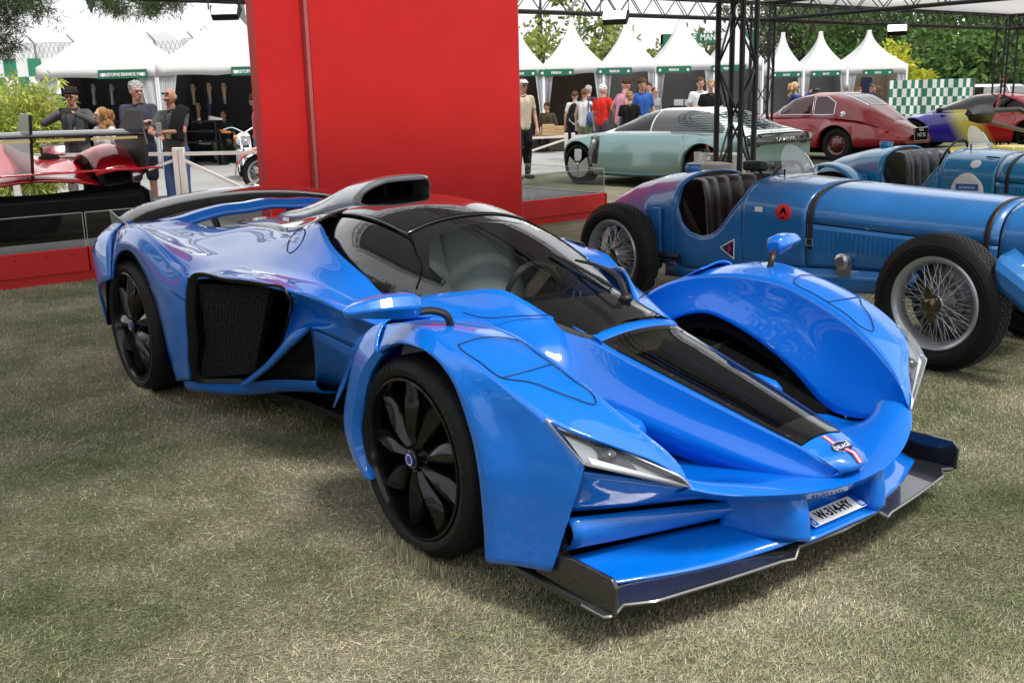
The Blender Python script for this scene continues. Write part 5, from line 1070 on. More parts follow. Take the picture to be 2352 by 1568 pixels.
roofL = [(-.42, .66, .86, .50, .90), (-.8, .73, .86, .52, 1.06), (-1.15, .76, .86, .53, 1.19), (-1.5, .77, .86, .54, 1.255), (-2.1, .77, .86, .53, 1.262), (-2.6, .77, .86, .52, 1.20), (-3.0, .78, .86, .54, 1.03), (-3.42, .80, .85, .60, .87)]
lsec, lgp = coupe(lc, bodyL, (0, -wbL), .345, 'mint_metal', .04, 110, roofL, 'roof_white_gloss' if mat('roof_white_gloss', (.72, .74, .74), .2, 0, 1.) else '', wins=[('side_window', -.68, -1.52, .05, lambda x: min(.52, .05+(-x-.55)*.75), 'dark_glass'), ('quarter_window', -1.55, -2.95, .05, lambda x: .52 if x > -2.5 else max(.08, .52-(-x-2.5)*.8), 'smoked_pane')], glass='dark_glass', screen=(('windscreen', -.5, -1.2, .48), ('rear_screen', -2.62, -3.3, .46)))
LG = lambda x, s: None
for sg in (1, -1):
    plain_wheel(lc, 0, .865, .345, .22, .265, sg, 'alu', 'blade'); plain_wheel(lc, -wbL, .875, .345, .24, .265, sg, 'alu', 'blade')
mat('slat_mint', (.13, .21, .21), .3, .5, .5)
LGC = {}
def lside(z):
    "points on the cabin side at height z, running rearwards"
    out = []
    for x in np.linspace(-1.95+.75*max(0, z-.9)*0, -3.36, 40):
        P_ = LGC.setdefault(round(x, 4), None) or [lgp(x, q) for q in np.linspace(0, 1, 24)]; LGC[round(x, 4)] = P_; P_ = lin_resample(P_, 80); zz = P_[:, 2]
        if zz.max() < z: break
        i = int(np.argmax(zz >= z)); out.append(P_[i]+np.array([0, .006, .004]))
    return out
for i in range(9):
    z = .885+i*.034; L0 = lside(z); st0 = min(len(L0)-3, int(1.6*(8-i)*.55)) if i < 8 else 0
    L0 = L0[max(0, 2*i-4):]
    if len(L0) < 3: continue
    for sg in (1, -1): G().tube([p*np.array([1, sg, 1]) for p in L0], .006, 5).done('louvre', 'slat_mint', lc)
    e = L0[-1]; G().tube([e, (e*np.array([1, 0, 1])+np.array([-.03, 0, .0])), e*np.array([1, -1, 1])], .006, 5).done('louvre', 'slat_mint', lc)
band = G().grid([[(-.40+dx, .918+dy, z) for dx in (-.09, .09)] for z, dy in ((.20, -.055), (.35, -.015), (.48, .008), (.62, -.01), (.74, -.045), (.82, -.075))]); band.done('door_band', 'gloss_black', lc, solid=.006, off=1)
G().lathe([(0, .006), (.035, .005), (.045, 0)], 20, 'y', (-.40, .885, .72)).done('side_badge', 'chrome', lc)
G().grid([[(-.55-x, .893+.004*math.sin(x*2.2), .19), (-.55-x, .897, .24+.03*(x > 1.0)*(x-1.0))] for x in np.linspace(0, 1.7, 12)]).done('sill_blade', mat('deep_teal', (.03, .10, .11), .3, .4, .6), lc, solid=.01, off=1)
G().patch([[(-3.44, -.86, .84), (-3.50, 0, .85), (-3.44, .86, .84)], [(-3.47, -.84, .70), (-3.54, 0, .71), (-3.47, .84, .70)]], 20, 4).done('tail_panel', 'gloss_black', lc, solid=.02)
for sg in (1, -1):
    G().lathe([(.075, -.02), (.085, -.03), (.095, -.02), (.095, .03)], 28, 'x', (-3.475, sg*.62, .775)).done('tail_ring', 'gloss_black', lc); G().lathe([(0, -.0), (.07, -.0)], 24, 'x', (-3.49, sg*.62, .775)).done('tail_lens', 'smoked_pane', lc)
text('tail_lettering', 'LANCIA', .085, 'chrome', lc, basis((-3.56, 0, .772), (0, -1, 0), (0, 0, 1)), .006, sx=1.7)
G().patch([[(-3.40, -.80, .42), (-3.46, 0, .42), (-3.40, .80, .42)], [(-3.46, -.86, .26), (-3.62, 0, .25), (-3.46, .86, .26)]], 12, 4).done('diffuser', 'gloss_black', lc, solid=.02)
pq = G().box((-3.56, -.26, .33), (-3.545, .26, .45)).done('rear_plate', 'smoked_pane', lc); text('plate_lettering', 'HPE', .08, 'silver_paint', pq, basis((-3.562, 0, .39), (0, -1, 0), (0, 0, 1)), .001)
# ---- dark red fifties coupé
g1 = onz(1922, 371); hd = 124; a_ = rad(hd); CF = Frame(g1[0]+.70*math.sin(a_), g1[1]-.70*math.cos(a_), hd)
rc = thing('vintage_coupe', 'dark red rounded fifties coupe seen from behind with large rear window', 'car', CF.o, CF.a)
bodyC = [(3.0, .35, .35, .50, .52, .42, .68, .74), (2.75, .55, .26, .70, .50, .60, .76, .86), (2.3, .66, .22, .76, .50, .62, .80, .92), (1.5, .68, .22, .76, .50, .64, .84, .94), (.8, .68, .24, .76, .50, .66, .85, .94), (.3, .70, .25, .78, .52, .66, .84, .96), (-.1, .70, .26, .79, .54, .64, .80, 1.0), (-.5, .66, .28, .74, .52, .56, .74, .93), (-.9, .56, .30, .64, .48, .46, .62, .78), (-1.15, .42, .33, .52, .44, .38, .54, .62), (-1.25, .30, .36, .40, .44, .28, .50, .54)]
roofC = [(1.75, .62, .86, .50, .90), (1.45, .655, .86, .54, 1.10), (1.15, .66, .86, .55, 1.28), (.7, .66, .86, .55, 1.36), (.3, .66, .85, .55, 1.355), (-.05, .64, .84, .53, 1.27), (-.4, .60, .80, .46, 1.09), (-.75, .50, .68, .36, .86), (-1.0, .42, .56, .25, .68)]
csec, cgp = coupe(rc, bodyC, (0, 2.45), .335, 'coupe_red', .05, 100, roofC, wins=[('side_window', 1.42, .62, .06, lambda x: .44-.0*(x), 'pale_glass'), ('quarter_window', .58, .12, lambda x: .06+.10*max(0, .35-x), lambda x: .44-.5*max(0, .34-x), 'pale_glass')] if glassmat('pale_glass', (.50, .52, .52)) else (), trim='chrome', glass='pale_glass', screen=(('rear_window', .12, -.38, .62),))
for sg in (1, -1):
    for x in (0, 2.45): plain_wheel(rc, x, .72, .335, .17, .215, sg, 'rim_red' if mat('rim_red', (.10, .006, .01), .3, .3, 1) else '', 'disc')
    tlp = np.array([-1.12, sg*.45, .50]); G().lathe([(0, -.05), (.025, -.045), (.03, 0)], 14, 'x', tlp).done('tail_lamp', 'red_mark', rc)
G().lathe([(0, .04), (.05, .035), (.065, .01), (.065, -.02)], 20, 'y', (-.05, .60, .93)).done('filler_cap', 'chrome', rc)
p5 = G().box((-1.30, -.20, .42), (-1.285, .20, .66)).done('rear_plate', 'void_black', rc, bevel=.004); G().tube([(-1.302, -.2, .42), (-1.302, .2, .42), (-1.302, .2, .66), (-1.302, -.2, .66)], .008, 5, closed=True).done('plate_frame', 'chrome', p5)
text('plate_lettering', '456\n HZ 92', .10, 'white_paint', p5, basis((-1.304, 0, .575), (0, -1, 0), (0, 0, 1)), .001, sx=.95)
rc.scale = (1.14, 1.06, 1.04)
# ---- sports coupé fading from violet over yellow to red
m = mat('fade_paint', (.1, .1, .1), .22, 0, 1.); n_, l_, b_ = nodes(m); t_ = n_.new('ShaderNodeTexCoord'); sx_ = n_.new('ShaderNodeSeparateXYZ'); l_(t_.outputs['Object'], sx_.inputs[0])
ad = n_.new('ShaderNodeMath'); ad.operation = 'MULTIPLY_ADD'; ad.inputs[1].default_value = -.6; l_(sx_.outputs['Z'], ad.inputs[0]); l_(sx_.outputs['X'], ad.inputs[2])
mr_ = n_.new('ShaderNodeMapRange'); mr_.inputs['From Min'].default_value = -3.2; mr_.inputs['From Max'].default_value = 1.0; l_(ad.outputs[0], mr_.inputs['Value'])
r_ = n_.new('ShaderNodeValToRGB'); e_ = r_.color_ramp.elements
e_[0].position = 0.; e_[0].color = (.42, .008, .012, 1); e_[1].position = 1.; e_[1].color = (.012, .008, .18, 1)
for p_, c_ in ((.265, (.42, .01, .014)), (.33, (.62, .50, .06)), (.40, (.60, .52, .10)), (.48, (.020, .014, .28))): k = e_.new(p_); k.color = (*c_, 1)
l_(mr_.outputs[0], r_.inputs[0]); l_(r_.outputs[0], b_.inputs['Base Color'])
cp = ony(2268, 245, 25.5); GF = Frame(cp[0], cp[1], 140); gO = GF.wld((1.45, .0, 0)); GF = Frame(gO[0], gO[1], 140)
gc_ = thing('sports_coupe', 'sports coupe painted in a fade from violet through yellow to red', 'car', GF.o, GF.a)
bodyG = [(.85, .5, .25, .62, .42, .52, .58, .62), (.6, .75, .2, .86, .42, .78, .66, .72), (0, .85, .18, .94, .46, .88, .76, .84), (-.6, .84, .17, .92, .46, .86, .82, .92), (-1.4, .82, .17, .90, .46, .85, .86, .94), (-2.2, .83, .18, .93, .5, .86, .88, .94), (-2.7, .86, .2, .96, .52, .88, .88, .96), (-3.2, .84, .28, .92, .55, .84, .86, .96), (-3.5, .78, .35, .86, .58, .78, .84, .92)]
roofG = [(-.35, .74, .88, .55, .92), (-.8, .80, .88, .57, 1.12), (-1.3, .82, .88, .58, 1.27), (-1.8, .82, .88, .58, 1.305), (-2.3, .82, .88, .57, 1.26), (-2.9, .80, .88, .54, 1.10), (-3.3, .78, .88, .5, .96)]
coupe(gc_, bodyG, (0, -2.7), .35, 'fade_paint', .04, 90, roofG, wins=[('side_window', -.62, -1.85, .06, lambda x: min(.50, .06+(-x-.45)*.62), 'dark_glass'), ('quarter_window', -1.9, -2.5, .06, lambda x: .50-.55*max(0, -x-1.9), 'dark_glass')], screen=(('windscreen', -.42, -1.2, .5),), glass='dark_glass')
for sg in (1, -1):
    for x in (0, -2.7): plain_wheel(gc_, x, .90, .35, .24, .26, sg, 'satin_black', 'spoke')
    G().box((-.72, sg*.90, .88), (-.60, sg*1.06, .98)).done('door_mirror', 'satin_black', gc_, bevel=.02)
# ---- open yellow car at the right edge with its black mirror and roll hoop
yp = ony(2330, 330, 11.5); YF = Frame(yp[0]+.35, yp[1], -53)
yc = thing('yellow_roadster', 'open yellow car with black roll bar and big black mirror at the right edge', 'car', YF.o, YF.a)
bodyY = [(-1.6, .5, .3, .7, .5, .6, .7, .74), (-1.2, .7, .2, .85, .5, .76, .78, .80), (-.4, .75, .18, .86, .5, .78, .80, .78), (.6, .75, .18, .86, .5, .78, .76, .80), (1.4, .72, .2, .85, .48, .74, .66, .70), (2., .5, .25, .6, .42, .5, .52, .55)]
coupe(yc, bodyY, (-1.0, 1.3), .33, 'yellow_paint', .05, 70)
for sg in (1, -1):
    for x in (-1.0, 1.3): plain_wheel(yc, x, .84, .33, .22, .24, sg, 'alu', 'spoke')
    if sg > 0: G().tube([(-.35, sg*.5, .75), (-.40, sg*.5, 1.12), (-.55, sg*.42, 1.22)], .03, 10, smooth=14).done('roll_hoop', 'satin_black', yc)
G().tube([(-.55, -.42, 1.22), (-.55, .42, 1.22)], .03, 10).done('roll_bar', 'satin_black', yc)
mirror_c = YF.loc(ony(2252, 262, 10.4)); G().patch([[mirror_c+np.array(q) for q in r__] for r__ in (((-.05, -.16, .05), (-.02, 0, .09), (.02, .18, .08)), ((.02, -.18, .0), (.05, 0, .0), (.05, .19, .0)), ((-.05, -.12, -.06), (-.02, 0, -.09), (.02, .17, -.09)))], 14, 10).done('door_mirror', 'satin_black', yc, solid=.06)
G().tube([mirror_c+np.array([-.02, .05, -.06]), np.array([mirror_c[0]-.05, (mirror_c[1]+.78)/2, (mirror_c[2]+.75)/2]), np.array([.2, .74, .76])], .02, 8, smooth=10).done('mirror_stalk', 'satin_black', yc)
# ---- red and black racing machine on the stage, seen from behind
S_ = lambda u, v, y: ST.un(u, v, y=y)
mat('dull_carbon', (.035, .035, .037), .6)
rr_ = thing('track_car', 'red and black track car with carbon rear wing on the stage at the left', 'car', ST.o, ST.a)
w0, w1_ = S_(0, 325, .75), S_(324, 303, .75); wx1 = w1_[0]; wz = w1_[2]; wx0 = wx1-2.0; xc = wx1-1.0
G().patch([[(wx0, .70, wz-.03), (xc, .70, wz-.02), (wx1, .70, wz-.03)], [(wx0, .82, wz+.01), (xc, .82, wz+.02), (wx1, .82, wz+.01)], [(wx0, 1.02, wz-.01), (xc, 1.02, wz), (wx1, 1.02, wz-.01)]], 14, 8).done('rear_wing', 'gloss_black', rr_, solid=.02)
G().box((wx0-.6, .64, .30), (wx1-.10, 1.2, .66)).done('underbody', 'void_black', rr_)
mat('gold_film', (.55, .42, .16), .3, .4)
for i in range(4): G().box((wx0+.03+i*.49, .695, wz-.058), (wx0+.47+i*.49, .70, wz-.036)).done('wing_stripe', 'gold_film', rr_)
for x in (wx0, wx1):
    s_ = 1 if x == wx1 else -1
    V = [S_(283, 252, .75), S_(316, 254, .75), S_(322, 300, .75), S_(330, 330, .75), S_(331, 398, .75), S_(306, 402, .75), S_(262, 345, .75), S_(255, 330, .75)]
    V = [np.array([x+.004*s_, .60+max(0, wx1+.03-p[0])*3.0, p[2]]) for p in V]; G().slab(V, (s_, 0, 0), .022).done('wing_endplate', 'dull_carbon', rr_, bevel=.004)
    G().slab([(x, .70, .70), (x, .90, .74), (x, .98, .45), (x, .80, .32), (x, .64, .36)], (s_, 0, 0), .03).done('diffuser_fin', 'carbon', rr_)
G().box((wx0-.02, .66, S_(345, 385, .66)[2]-.012), (wx1+.12, .80, S_(345, 385, .66)[2]+.006)).done('lower_wing', 'racer_red', rr_, bevel=.004)
G().patch([[(wx0+.05, .80, .78), (xc, .85, .72), (wx1-.05, .80, .78)], [(wx0, .74, .60), (xc, .74, .58), (wx1-.02, .74, .60)], [(wx0+.05, .66, .36), (xc, .62, .34), (wx1-.07, .66, .36)]], 16, 10).done('tail_fascia', 'void_black', rr_, solid=.02)
for x in (xc-.80, xc+.80):
    g = G().lathe([(.24, -.15), (.30, -.17), (.345, -.13), (.345, .13), (.30, .17), (.24, .15)], 40, 'x', (x, 1.25, .64)).done('wheel', 'tyre_rubber', rr_)
    A = [[(x+dx, 1.25+.46*math.cos(a), .64+(.46+dz)*math.sin(a)) for dx, dz in ((-.24, -.06), (-.12, .0), (.0, .03), (.13, .0), (.22, -.08))] for a in np.linspace(.25, 2.6, 22)]
    G().grid(A).done('haunch', 'racer_red', rr_, solid=.02)
G().patch([[(xc-.7, .95, .75), (xc-.35, .92, .80), (xc, .95, .82), (xc+.35, .92, .80), (xc+.62, .95, .75)], [(xc-.62, 1.5, .95), (xc-.3, 1.5, .92), (xc, 1.5, 1.0), (xc+.3, 1.5, .92), (xc+.58, 1.5, .95)], [(xc-.6, 2.4, .95), (xc-.3, 2.4, 1.05), (xc, 2.4, 1.22), (xc+.3, 2.4, 1.05), (xc+.6, 2.4, .95)], [(xc-.7, 3.6, .8), (xc-.3, 3.6, .85), (xc, 3.6, .9), (xc+.3, 3.6, .85), (xc+.7, 3.6, .8)]], 24, 20).done('engine_cover', 'racer_red', rr_, solid=.02)
G().slab([(xc-.02, .72, 1.45), (xc-.02, 1.0, 1.47), (xc-.02, 1.25, 1.25), (xc-.02, 1.9, 1.20), (xc-.02, 1.6, .95), (xc-.02, .9, .85)], (1, 0, 0), .03).done('shark_fin', 'carbon', rr_, bevel=.005)
hp_ = S_(115, 382, 1.9); G().ball(hp_, (.15, .12, .13), 16, 10).done('headrest', 'void_black', rr_)
mp_ = S_(122, 345, 2.0); G().box(mp_-np.array([.13, .03, .06]), mp_+np.array([.13, .03, .06])).done('mirror', 'gloss_black', rr_, bevel=.03); G().box(mp_-np.array([.11, .034, .045]), mp_+np.array([.11, -.031, .045])).done('mirror_glass', 'chrome', rr_); G().tube([mp_, mp_-np.array([0, 0, .30])], .01, 6).done('mirror_stalk', 'satin_black', rr_)
G().box((xc-.3, .64, .44), (xc+.3, .655, .56)).done('rear_plate', 'satin_black', rr_)
# ---- the old red car half hidden behind the wall
hp2 = ony(592, 394, 18.0); hw = thing('red_classic', 'red vintage car with wire wheel peeping out from behind the red wall', 'car', (hp2[0]+.02, 18.3, 0), rad(8))
wire_wheel(hw, 0, .35, .33, .15, .22, -1, detail=False); wire_wheel(hw, 2.3, .35, .33, .15, .22, -1, detail=False)
G().grid([[(.42*math.cos(a), dy, .33+(.42+dz)*math.sin(a)) for dy, dz in ((-.40, -.07), (-.36, -.01), (-.27, .02), (-.18, .0), (-.12, -.04))] for a in np.linspace(math.pi*1.02, .3, 24)]).done('front_wing', 'racer_red', hw, solid=.01)
G().patch([[(.2, -.3, .3), (1.2, -.36, .3), (2.4, -.3, .3)], [(.2, -.3, .6), (1.2, -.36, .62), (2.4, -.3, .6)], [(.25, 0, .75), (1.2, 0, .8), (2.4, 0, .75)], [(.2, .3, .6), (1.2, .36, .62), (2.4, .3, .6)]], 16, 12).done('body', 'racer_red', hw, solid=.01)
# ---- motorcycle in front of the left tents
mo = thing('motorcycle', 'chrome and white motorcycle parked before the left tents by the wall', 'motorcycle', (ony(558, 330, 21.5)[0], 21.5, .004), rad(-70)); mo.scale = (.92, .92, .92)
for x, R in ((.75, .33), (-.75, .32)):
    w_ = G().lathe([(R-.07, -.05), (R-.02, -.055), (R, -.02), (R, .02), (R-.02, .055), (R-.07, .05)], 32, 'y', (x, 0, R)).done('wheel', 'tyre_rubber', mo); g = G().lathe([(R-.07, -.03), (R-.085, 0), (R-.07, .03)], 32, 'y', (x, 0, R))
    for i in range(14): a = i*math.pi/7; g.tube([(x, 0, R), (x+(R-.08)*math.cos(a), 0, R+(R-.08)*math.sin(a))], .005, 4)
    g.done('rim', 'chrome', w_)
for sg in (-1, 1): G().tube([(.75, sg*.09, .33), (.45, sg*.09, .95)], .028, 8).done('fork', 'chrome', mo); G().tube([(.45, 0, 1.0), (.35, sg*.25, 1.12), (.2, sg*.40, 1.08)], .014, 6, smooth=10).done('handlebar', 'chrome', mo); G().ball((.52, sg*.20, .92), .045).done('indicator', 'orange_lens', mo); G().tube([(.3, sg*.2, .35), (-.9, sg*.2, .3)], .04, 8).done('exhaust', 'chrome', mo)
G().ball((.58, 0, .92), (.07, .10, .10)).done('headlamp', 'chrome', mo); G().ball((.05, 0, .85), (.30, .16, .15)).done('fuel_tank', 'white_paint', mo); G().ball((-.45, 0, .72), (.32, .15, .08)).done('saddle', 'satin_black', mo); G().box((-.25, -.15, .3), (.3, .15, .65)).done('engine', 'alu', mo, bevel=.05)
G().grid([[(.75+.37*math.cos(a), y, .33+.37*math.sin(a)) for y in (-.07, 0, .07)] for a in np.linspace(.5, 2.6, 14)]).done('mudguard', 'white_paint', mo, solid=.01)
# ------------------------------------------------------------------ pagoda tents along the street
def pagoda(c, ang, w, zv, zp, label, sign=None, group='white pagoda tents', dep=None, back='dark_booth', curtain=True, valance=.28, sides=()):
    "square tent centred at c; its front faces local -y"
    r = thing('pagoda_tent', label, 'tent', (c[0], c[1], 0), ang, group); h = w/2
    A = []
    for t in np.linspace(0, 1, 16):
        q = h*(1-t)**1.75+.05*t; z = zv+(zp-zv)*t; sag = .10*math.sin(t*math.pi)
        ring_ = []
        for sx, sy in ((-1, -1), (1, -1), (1, 1), (-1, 1)):
            pass
        cs = [(-q, -q), (q, -q), (q, q), (-q, q)]
        for k in range(4):
            a, b = np.array(cs[k]), np.array(cs[(k+1) % 4])
            for s in (0, .25, .5, .75):
                p = a*(1-s)+b*s; ring_.append((*(p*(1-.18*math.sin(s*math.pi)*t*(1-t)*4)), z))
        A.append(ring_)
    G().grid(A, cv=True).done('roof', 'tent_white', r, ang=25)
    # scalloped valance
    ring0 = [np.array(p) for p in A[0]]; nn = 64; P_ = lin_resample(ring0+[ring0[0]], nn+1)[:-1]
    G().grid([[p*np.array([1.006, 1.006, 1]), p*np.array([1.012, 1.012, 1])+np.array([0, 0, -valance*(1-.12*abs(math.sin(i*math.pi/8)))])] for i, p in enumerate(P_)], cu=True).done('valance', 'tent_white', r, solid=.004)
    for sx, sy in ((-1, -1), (1, -1), (1, 1), (-1, 1)):
        G().box((sx*h*.985-.025, sy*h*.985-.025, 0), (sx*h*.985+.025, sy*h*.985+.025, zv)).done('post', 'white_flat', r)
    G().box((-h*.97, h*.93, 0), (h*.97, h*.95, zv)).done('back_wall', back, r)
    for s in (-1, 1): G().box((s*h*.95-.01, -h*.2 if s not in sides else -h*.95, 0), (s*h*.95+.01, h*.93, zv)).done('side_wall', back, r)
    if curtain:
        for sx in (-1, 1):
            n = 40; A = []
            for i in range(n):
                s = i/(n-1); x = sx*(h*.97-s*w*.13); A.append([(sx*h*.97+(x-sx*h*.97)*f, -h*.96+.05*math.sin(i*1.5)*f2, z) for z, f, f2 in ((zv-.1, 1.2, .5), (zv*.62, .75, .8), (zv*.45, .50, .8), (.05, .62, 1))])
            G().grid([cr_resample(a, 12) for a in A]).done('curtain', 'curtain_cloth', r, solid=.004)
    if sign:
        sw, txt, sx0 = sign; b = G().box((sx0-sw/2, -h*1.03-.02, zv-valance-.02), (sx0+sw/2, -h*1.03, zv-valance+.22*sw/1.9*1.35)).done('sign_board', 'green_sign', r)
        zz = zv-valance-.02+(.24*sw/1.9*1.2)/2
        if txt: text('sign_lettering', txt, .17*sw/1.9, 'white_paint', b, basis((sx0, -h*1.03-.023, zz), (1, 0, 0), (0, 0, 1)), .002, sx=.78, bold=.003)
        for s in (-1, 1): G().lathe([(0, -.003), (.07*sw/1.9, -.003)], 16, 'y', (sx0+s*sw*.40, -h*1.03-.021, zz)).done('sign_emblem', 'white_paint', b)
    return r
mat('curtain_cloth', (.66, .67, .69), .8); vary(MATS['curtain_cloth'], 3, .06)
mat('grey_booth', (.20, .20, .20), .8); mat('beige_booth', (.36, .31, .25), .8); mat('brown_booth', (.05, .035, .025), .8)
LT = rad(2)
# left pair: a glove maker's stand, dark inside
LY = 25.5
def atd(u, v, Y): return ony(u, v, Y)
la = [atd(u, 172, LY) for u in (352, 745)]; lw = la[1][0]-la[0][0]
def lx(u, Y=LY): return ony(u, 200, Y)[0]
xL0, xL1, xL2 = lx(88, LY), lx(362, LY), lx(636, LY); wT = xL1-xL0
zvL = ony(300, 150, LY)[2]; zpL = ony(220, 12, LY+wT/2)[2]
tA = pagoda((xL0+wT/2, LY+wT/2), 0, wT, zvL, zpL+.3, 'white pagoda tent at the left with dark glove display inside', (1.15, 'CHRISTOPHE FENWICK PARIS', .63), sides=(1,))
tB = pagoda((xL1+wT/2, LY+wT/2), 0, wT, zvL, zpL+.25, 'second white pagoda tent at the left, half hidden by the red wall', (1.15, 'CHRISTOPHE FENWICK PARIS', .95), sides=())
def booth_pt(u, v, Y): return ony(u, v, Y)
# white phoenix emblem on the back wall
ph = booth_pt(334, 196, LY+.35); Bp = basis(ph, (1, 0, 0), (0, 0, 1))
em = thing('wall_emblem', 'pale winged crest hanging in the front of the left tent', 'emblem', ph)
mat('crest_grey', (.42, .41, .38), .5, .2)
for s in (-1, 1):
    for i in range(7):
        a = rad(35+i*14); r0 = .10; r1 = .46-.02*i
        G().slab([(s*r0*math.cos(a), 0, .05+r0*math.sin(a)), (s*r1*math.cos(a-.10), 0, .05+r1*math.sin(a-.10)), (s*(r1+.03)*math.cos(a), 0, .05+(r1+.03)*math.sin(a)), (s*r1*math.cos(a+.08), 0, .05+r1*math.sin(a+.08))], (0, -1, 0), .02).done('feather', 'crest_grey', em, smooth=False)
G().ball((0, 0, .02), (.07, .03, .16)).ball((.03, 0, .22), (.04, .03, .05)).done('bird', 'crest_grey', em)
G().slab([(-.18, 0, -.16), (.18, 0, -.16), (.20, 0, -.4), (.14, 0, -.62), (0, 0, -.70), (-.14, 0, -.62), (-.20, 0, -.4)], (0, -1, 0), .02).done('shield', 'crest_grey', em, smooth=False); G().box((-.15, -.025, -.5), (.15, -.02, -.42)).done('shield_band', 'dark_booth', em)
# gloves on stands, dark shelves, shoes
mat('glove_white', (.7, .68, .64), .6); mat('glove_tan', (.30, .20, .12), .6); mat('glove_navy', (.02, .03, .07), .6)
def glove(P, m, s=1., lab='', cuff=None):
    r = thing('glove', lab, 'glove', P, 0, 'gloves on display'); g = G().tube([(0, 0, 0), (0, 0, .12*s), (.0, 0, .24*s)], [.045*s, .04*s, .05*s], 8).box((-.045*s, -.018*s, .23*s), (.045*s, .018*s, .33*s))
    for i in range(4): g.tube([(-.034*s+i*.023*s, 0, .32*s), (-.038*s+i*.026*s, 0, .42*s+.012*s*(i in (1, 2)))], .011*s, 6)
    g.tube([(.045*s, 0, .25*s), (.075*s, 0, .34*s)], .012*s, 6); g.done('glove_body', m, r)
    G().tube([(0, 0, -.10*s), (0, 0, .04*s)], .05*s, 10).done('glove_cuff', cuff or 'alu_dull', r); return r
for i, (u, v, m, Yd, t, cf) in enumerate([(356, 378, 0, 2.0, 'x', 0)][:0]+[(355, 372, 'alu_dull', 2, 'leftmost small steel glove on the dark tent wall', None)][:0]+
    [(356-.5*0, 0, 0, 0, '', 0)][:0]): pass
gl = [(217, 232, 'alu_dull', 'steel grey glove at the left of the dark tent wall', None), (259, 232, 'alu_dull', 'steel grey glove right of the first on the dark tent wall', None), (445, 232, 'glove_tan', 'tan glove with grey cuff behind the bald man', None), (482, 230, 'glove_tan', 'tan glove with grey cuff in the middle of the row', None), (516, 230, 'glove_tan', 'tan glove with grey cuff nearest the red wall', None),
      (350, 272, 'glove_tan', 'brown glove on white cuff between the two men', 'glove_white'), (457, 275, 'glove_tan', 'brown glove on white stand on the dark shelf', 'glove_white'), (482, 270, 'glove_navy', 'navy glove on white stand on the dark shelf', 'glove_white')]
for u, v, m, lb, cf in gl: glove(booth_pt(u, v, LY+1.4), m, .95, lb, cf)
for k, (u0, u1, vt) in enumerate(((345, 420, 282), (430, 500, 278), (430, 510, 300), (430, 515, 325), (195, 345, 280))):
    p0, p1 = booth_pt(u0, vt, LY+1.1), booth_pt(u1, vt, LY+1.1)
    s = thing('display_shelf', ['dark display shelf behind the two men', 'top step of the dark shoe shelf by the red wall', 'middle step of the dark shoe shelf', 'lowest step of the dark shoe shelf', 'long dark counter behind the girl and the polo man'][k], 'shelf', ((p0[0]+p1[0])/2, LY+1.1, 0)); w_ = (p1[0]-p0[0])/2
    G().box((-w_, -.25, p0[2]-.04), (w_, .25, p0[2])).done('shelf_board', 'satin_black', s)
    for sx in (-1, 1): G().box((sx*w_-.02, -.25, 0), (sx*w_+.02, .25, p0[2]-.04)).done('shelf_leg', 'satin_black', s)
shoe = 0
for (u, v, m, lb) in ((497, 272, 'glove_white', 'pale trainers high on the shoe shelf'), (476, 303, 'alu_dull', 'grey shoe on the middle shoe step'), (517, 302, 'orange_lens', 'orange shoe on the middle shoe step'), (470, 328, 'glove_white', 'white shoe on the lowest shoe step')):
    P = booth_pt(u, v, LY+1.0); o = G().patch([[P+np.array(q) for q in r_] for r_ in (((-.13, -.05, -.03), (0, -.055, -.04), (.15, -.04, -.045)), ((-.13, 0, .06), (0, 0, .03), (.15, 0, .0)), ((-.13, .05, -.03), (0, .055, -.04), (.15, .04, -.045)))], 12, 10).done('shoe', m); tag(o, lb, 'shoe', 'shoes on display')
# right row of tents, seen across the street
RY = 31.0
us = [1040, 1147, 1306, 1420, 1545, 1660, 1785, 1860, 1930][:0]
edges = [1130, 1249, 1387, 1507, 1640, 1752]      # valleys between the nearer roofs
peaks = [1190, 1311, 1447, 1572, 1690]
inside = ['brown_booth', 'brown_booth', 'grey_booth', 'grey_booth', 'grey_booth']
labs = ['white pagoda tent just right of the red wall', 'white pagoda tent of the shoe maker with wooden shelves', 'white pagoda tent behind the man in pink', 'white pagoda tent behind the mint car roof', 'white pagoda tent crossed by the thick truss post']
zvR = ony(1300, 147, RY)[2]; zpR = ony(1311, 50, RY+2)[2]
RT = []
sg_u = [(1193, 0), (1278, 1), (1411, 1), (1547, 1), (1672, 1)]
for i in range(5):
    a, b = lx(edges[i], RY), lx(edges[i+1], RY); w = b-a
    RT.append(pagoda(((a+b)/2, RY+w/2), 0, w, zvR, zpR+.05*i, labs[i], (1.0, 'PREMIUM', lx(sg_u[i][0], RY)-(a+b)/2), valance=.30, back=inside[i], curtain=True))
ends = [(1765, 1845, 'white pagoda tent behind the second truss post'), (1845, 1945, 'white pagoda tent behind the curly blonde woman'), (1945, 2082, 'last white pagoda tent at the right end of the row')]
for k, (a_u, b_u, lb) in enumerate(ends):
    Yk = 33+k*.0; a, b = lx(a_u, Yk), lx(b_u, Yk); w = b-a
    pagoda(((a+b)/2, Yk+w/2), 0, w, ony(1900, 152, Yk)[2], ony(1900, 72, Yk+w/2)[2], lb, (.9, 'SALON', 0), back='beige_booth' if k == 2 else 'grey_booth', valance=.28)
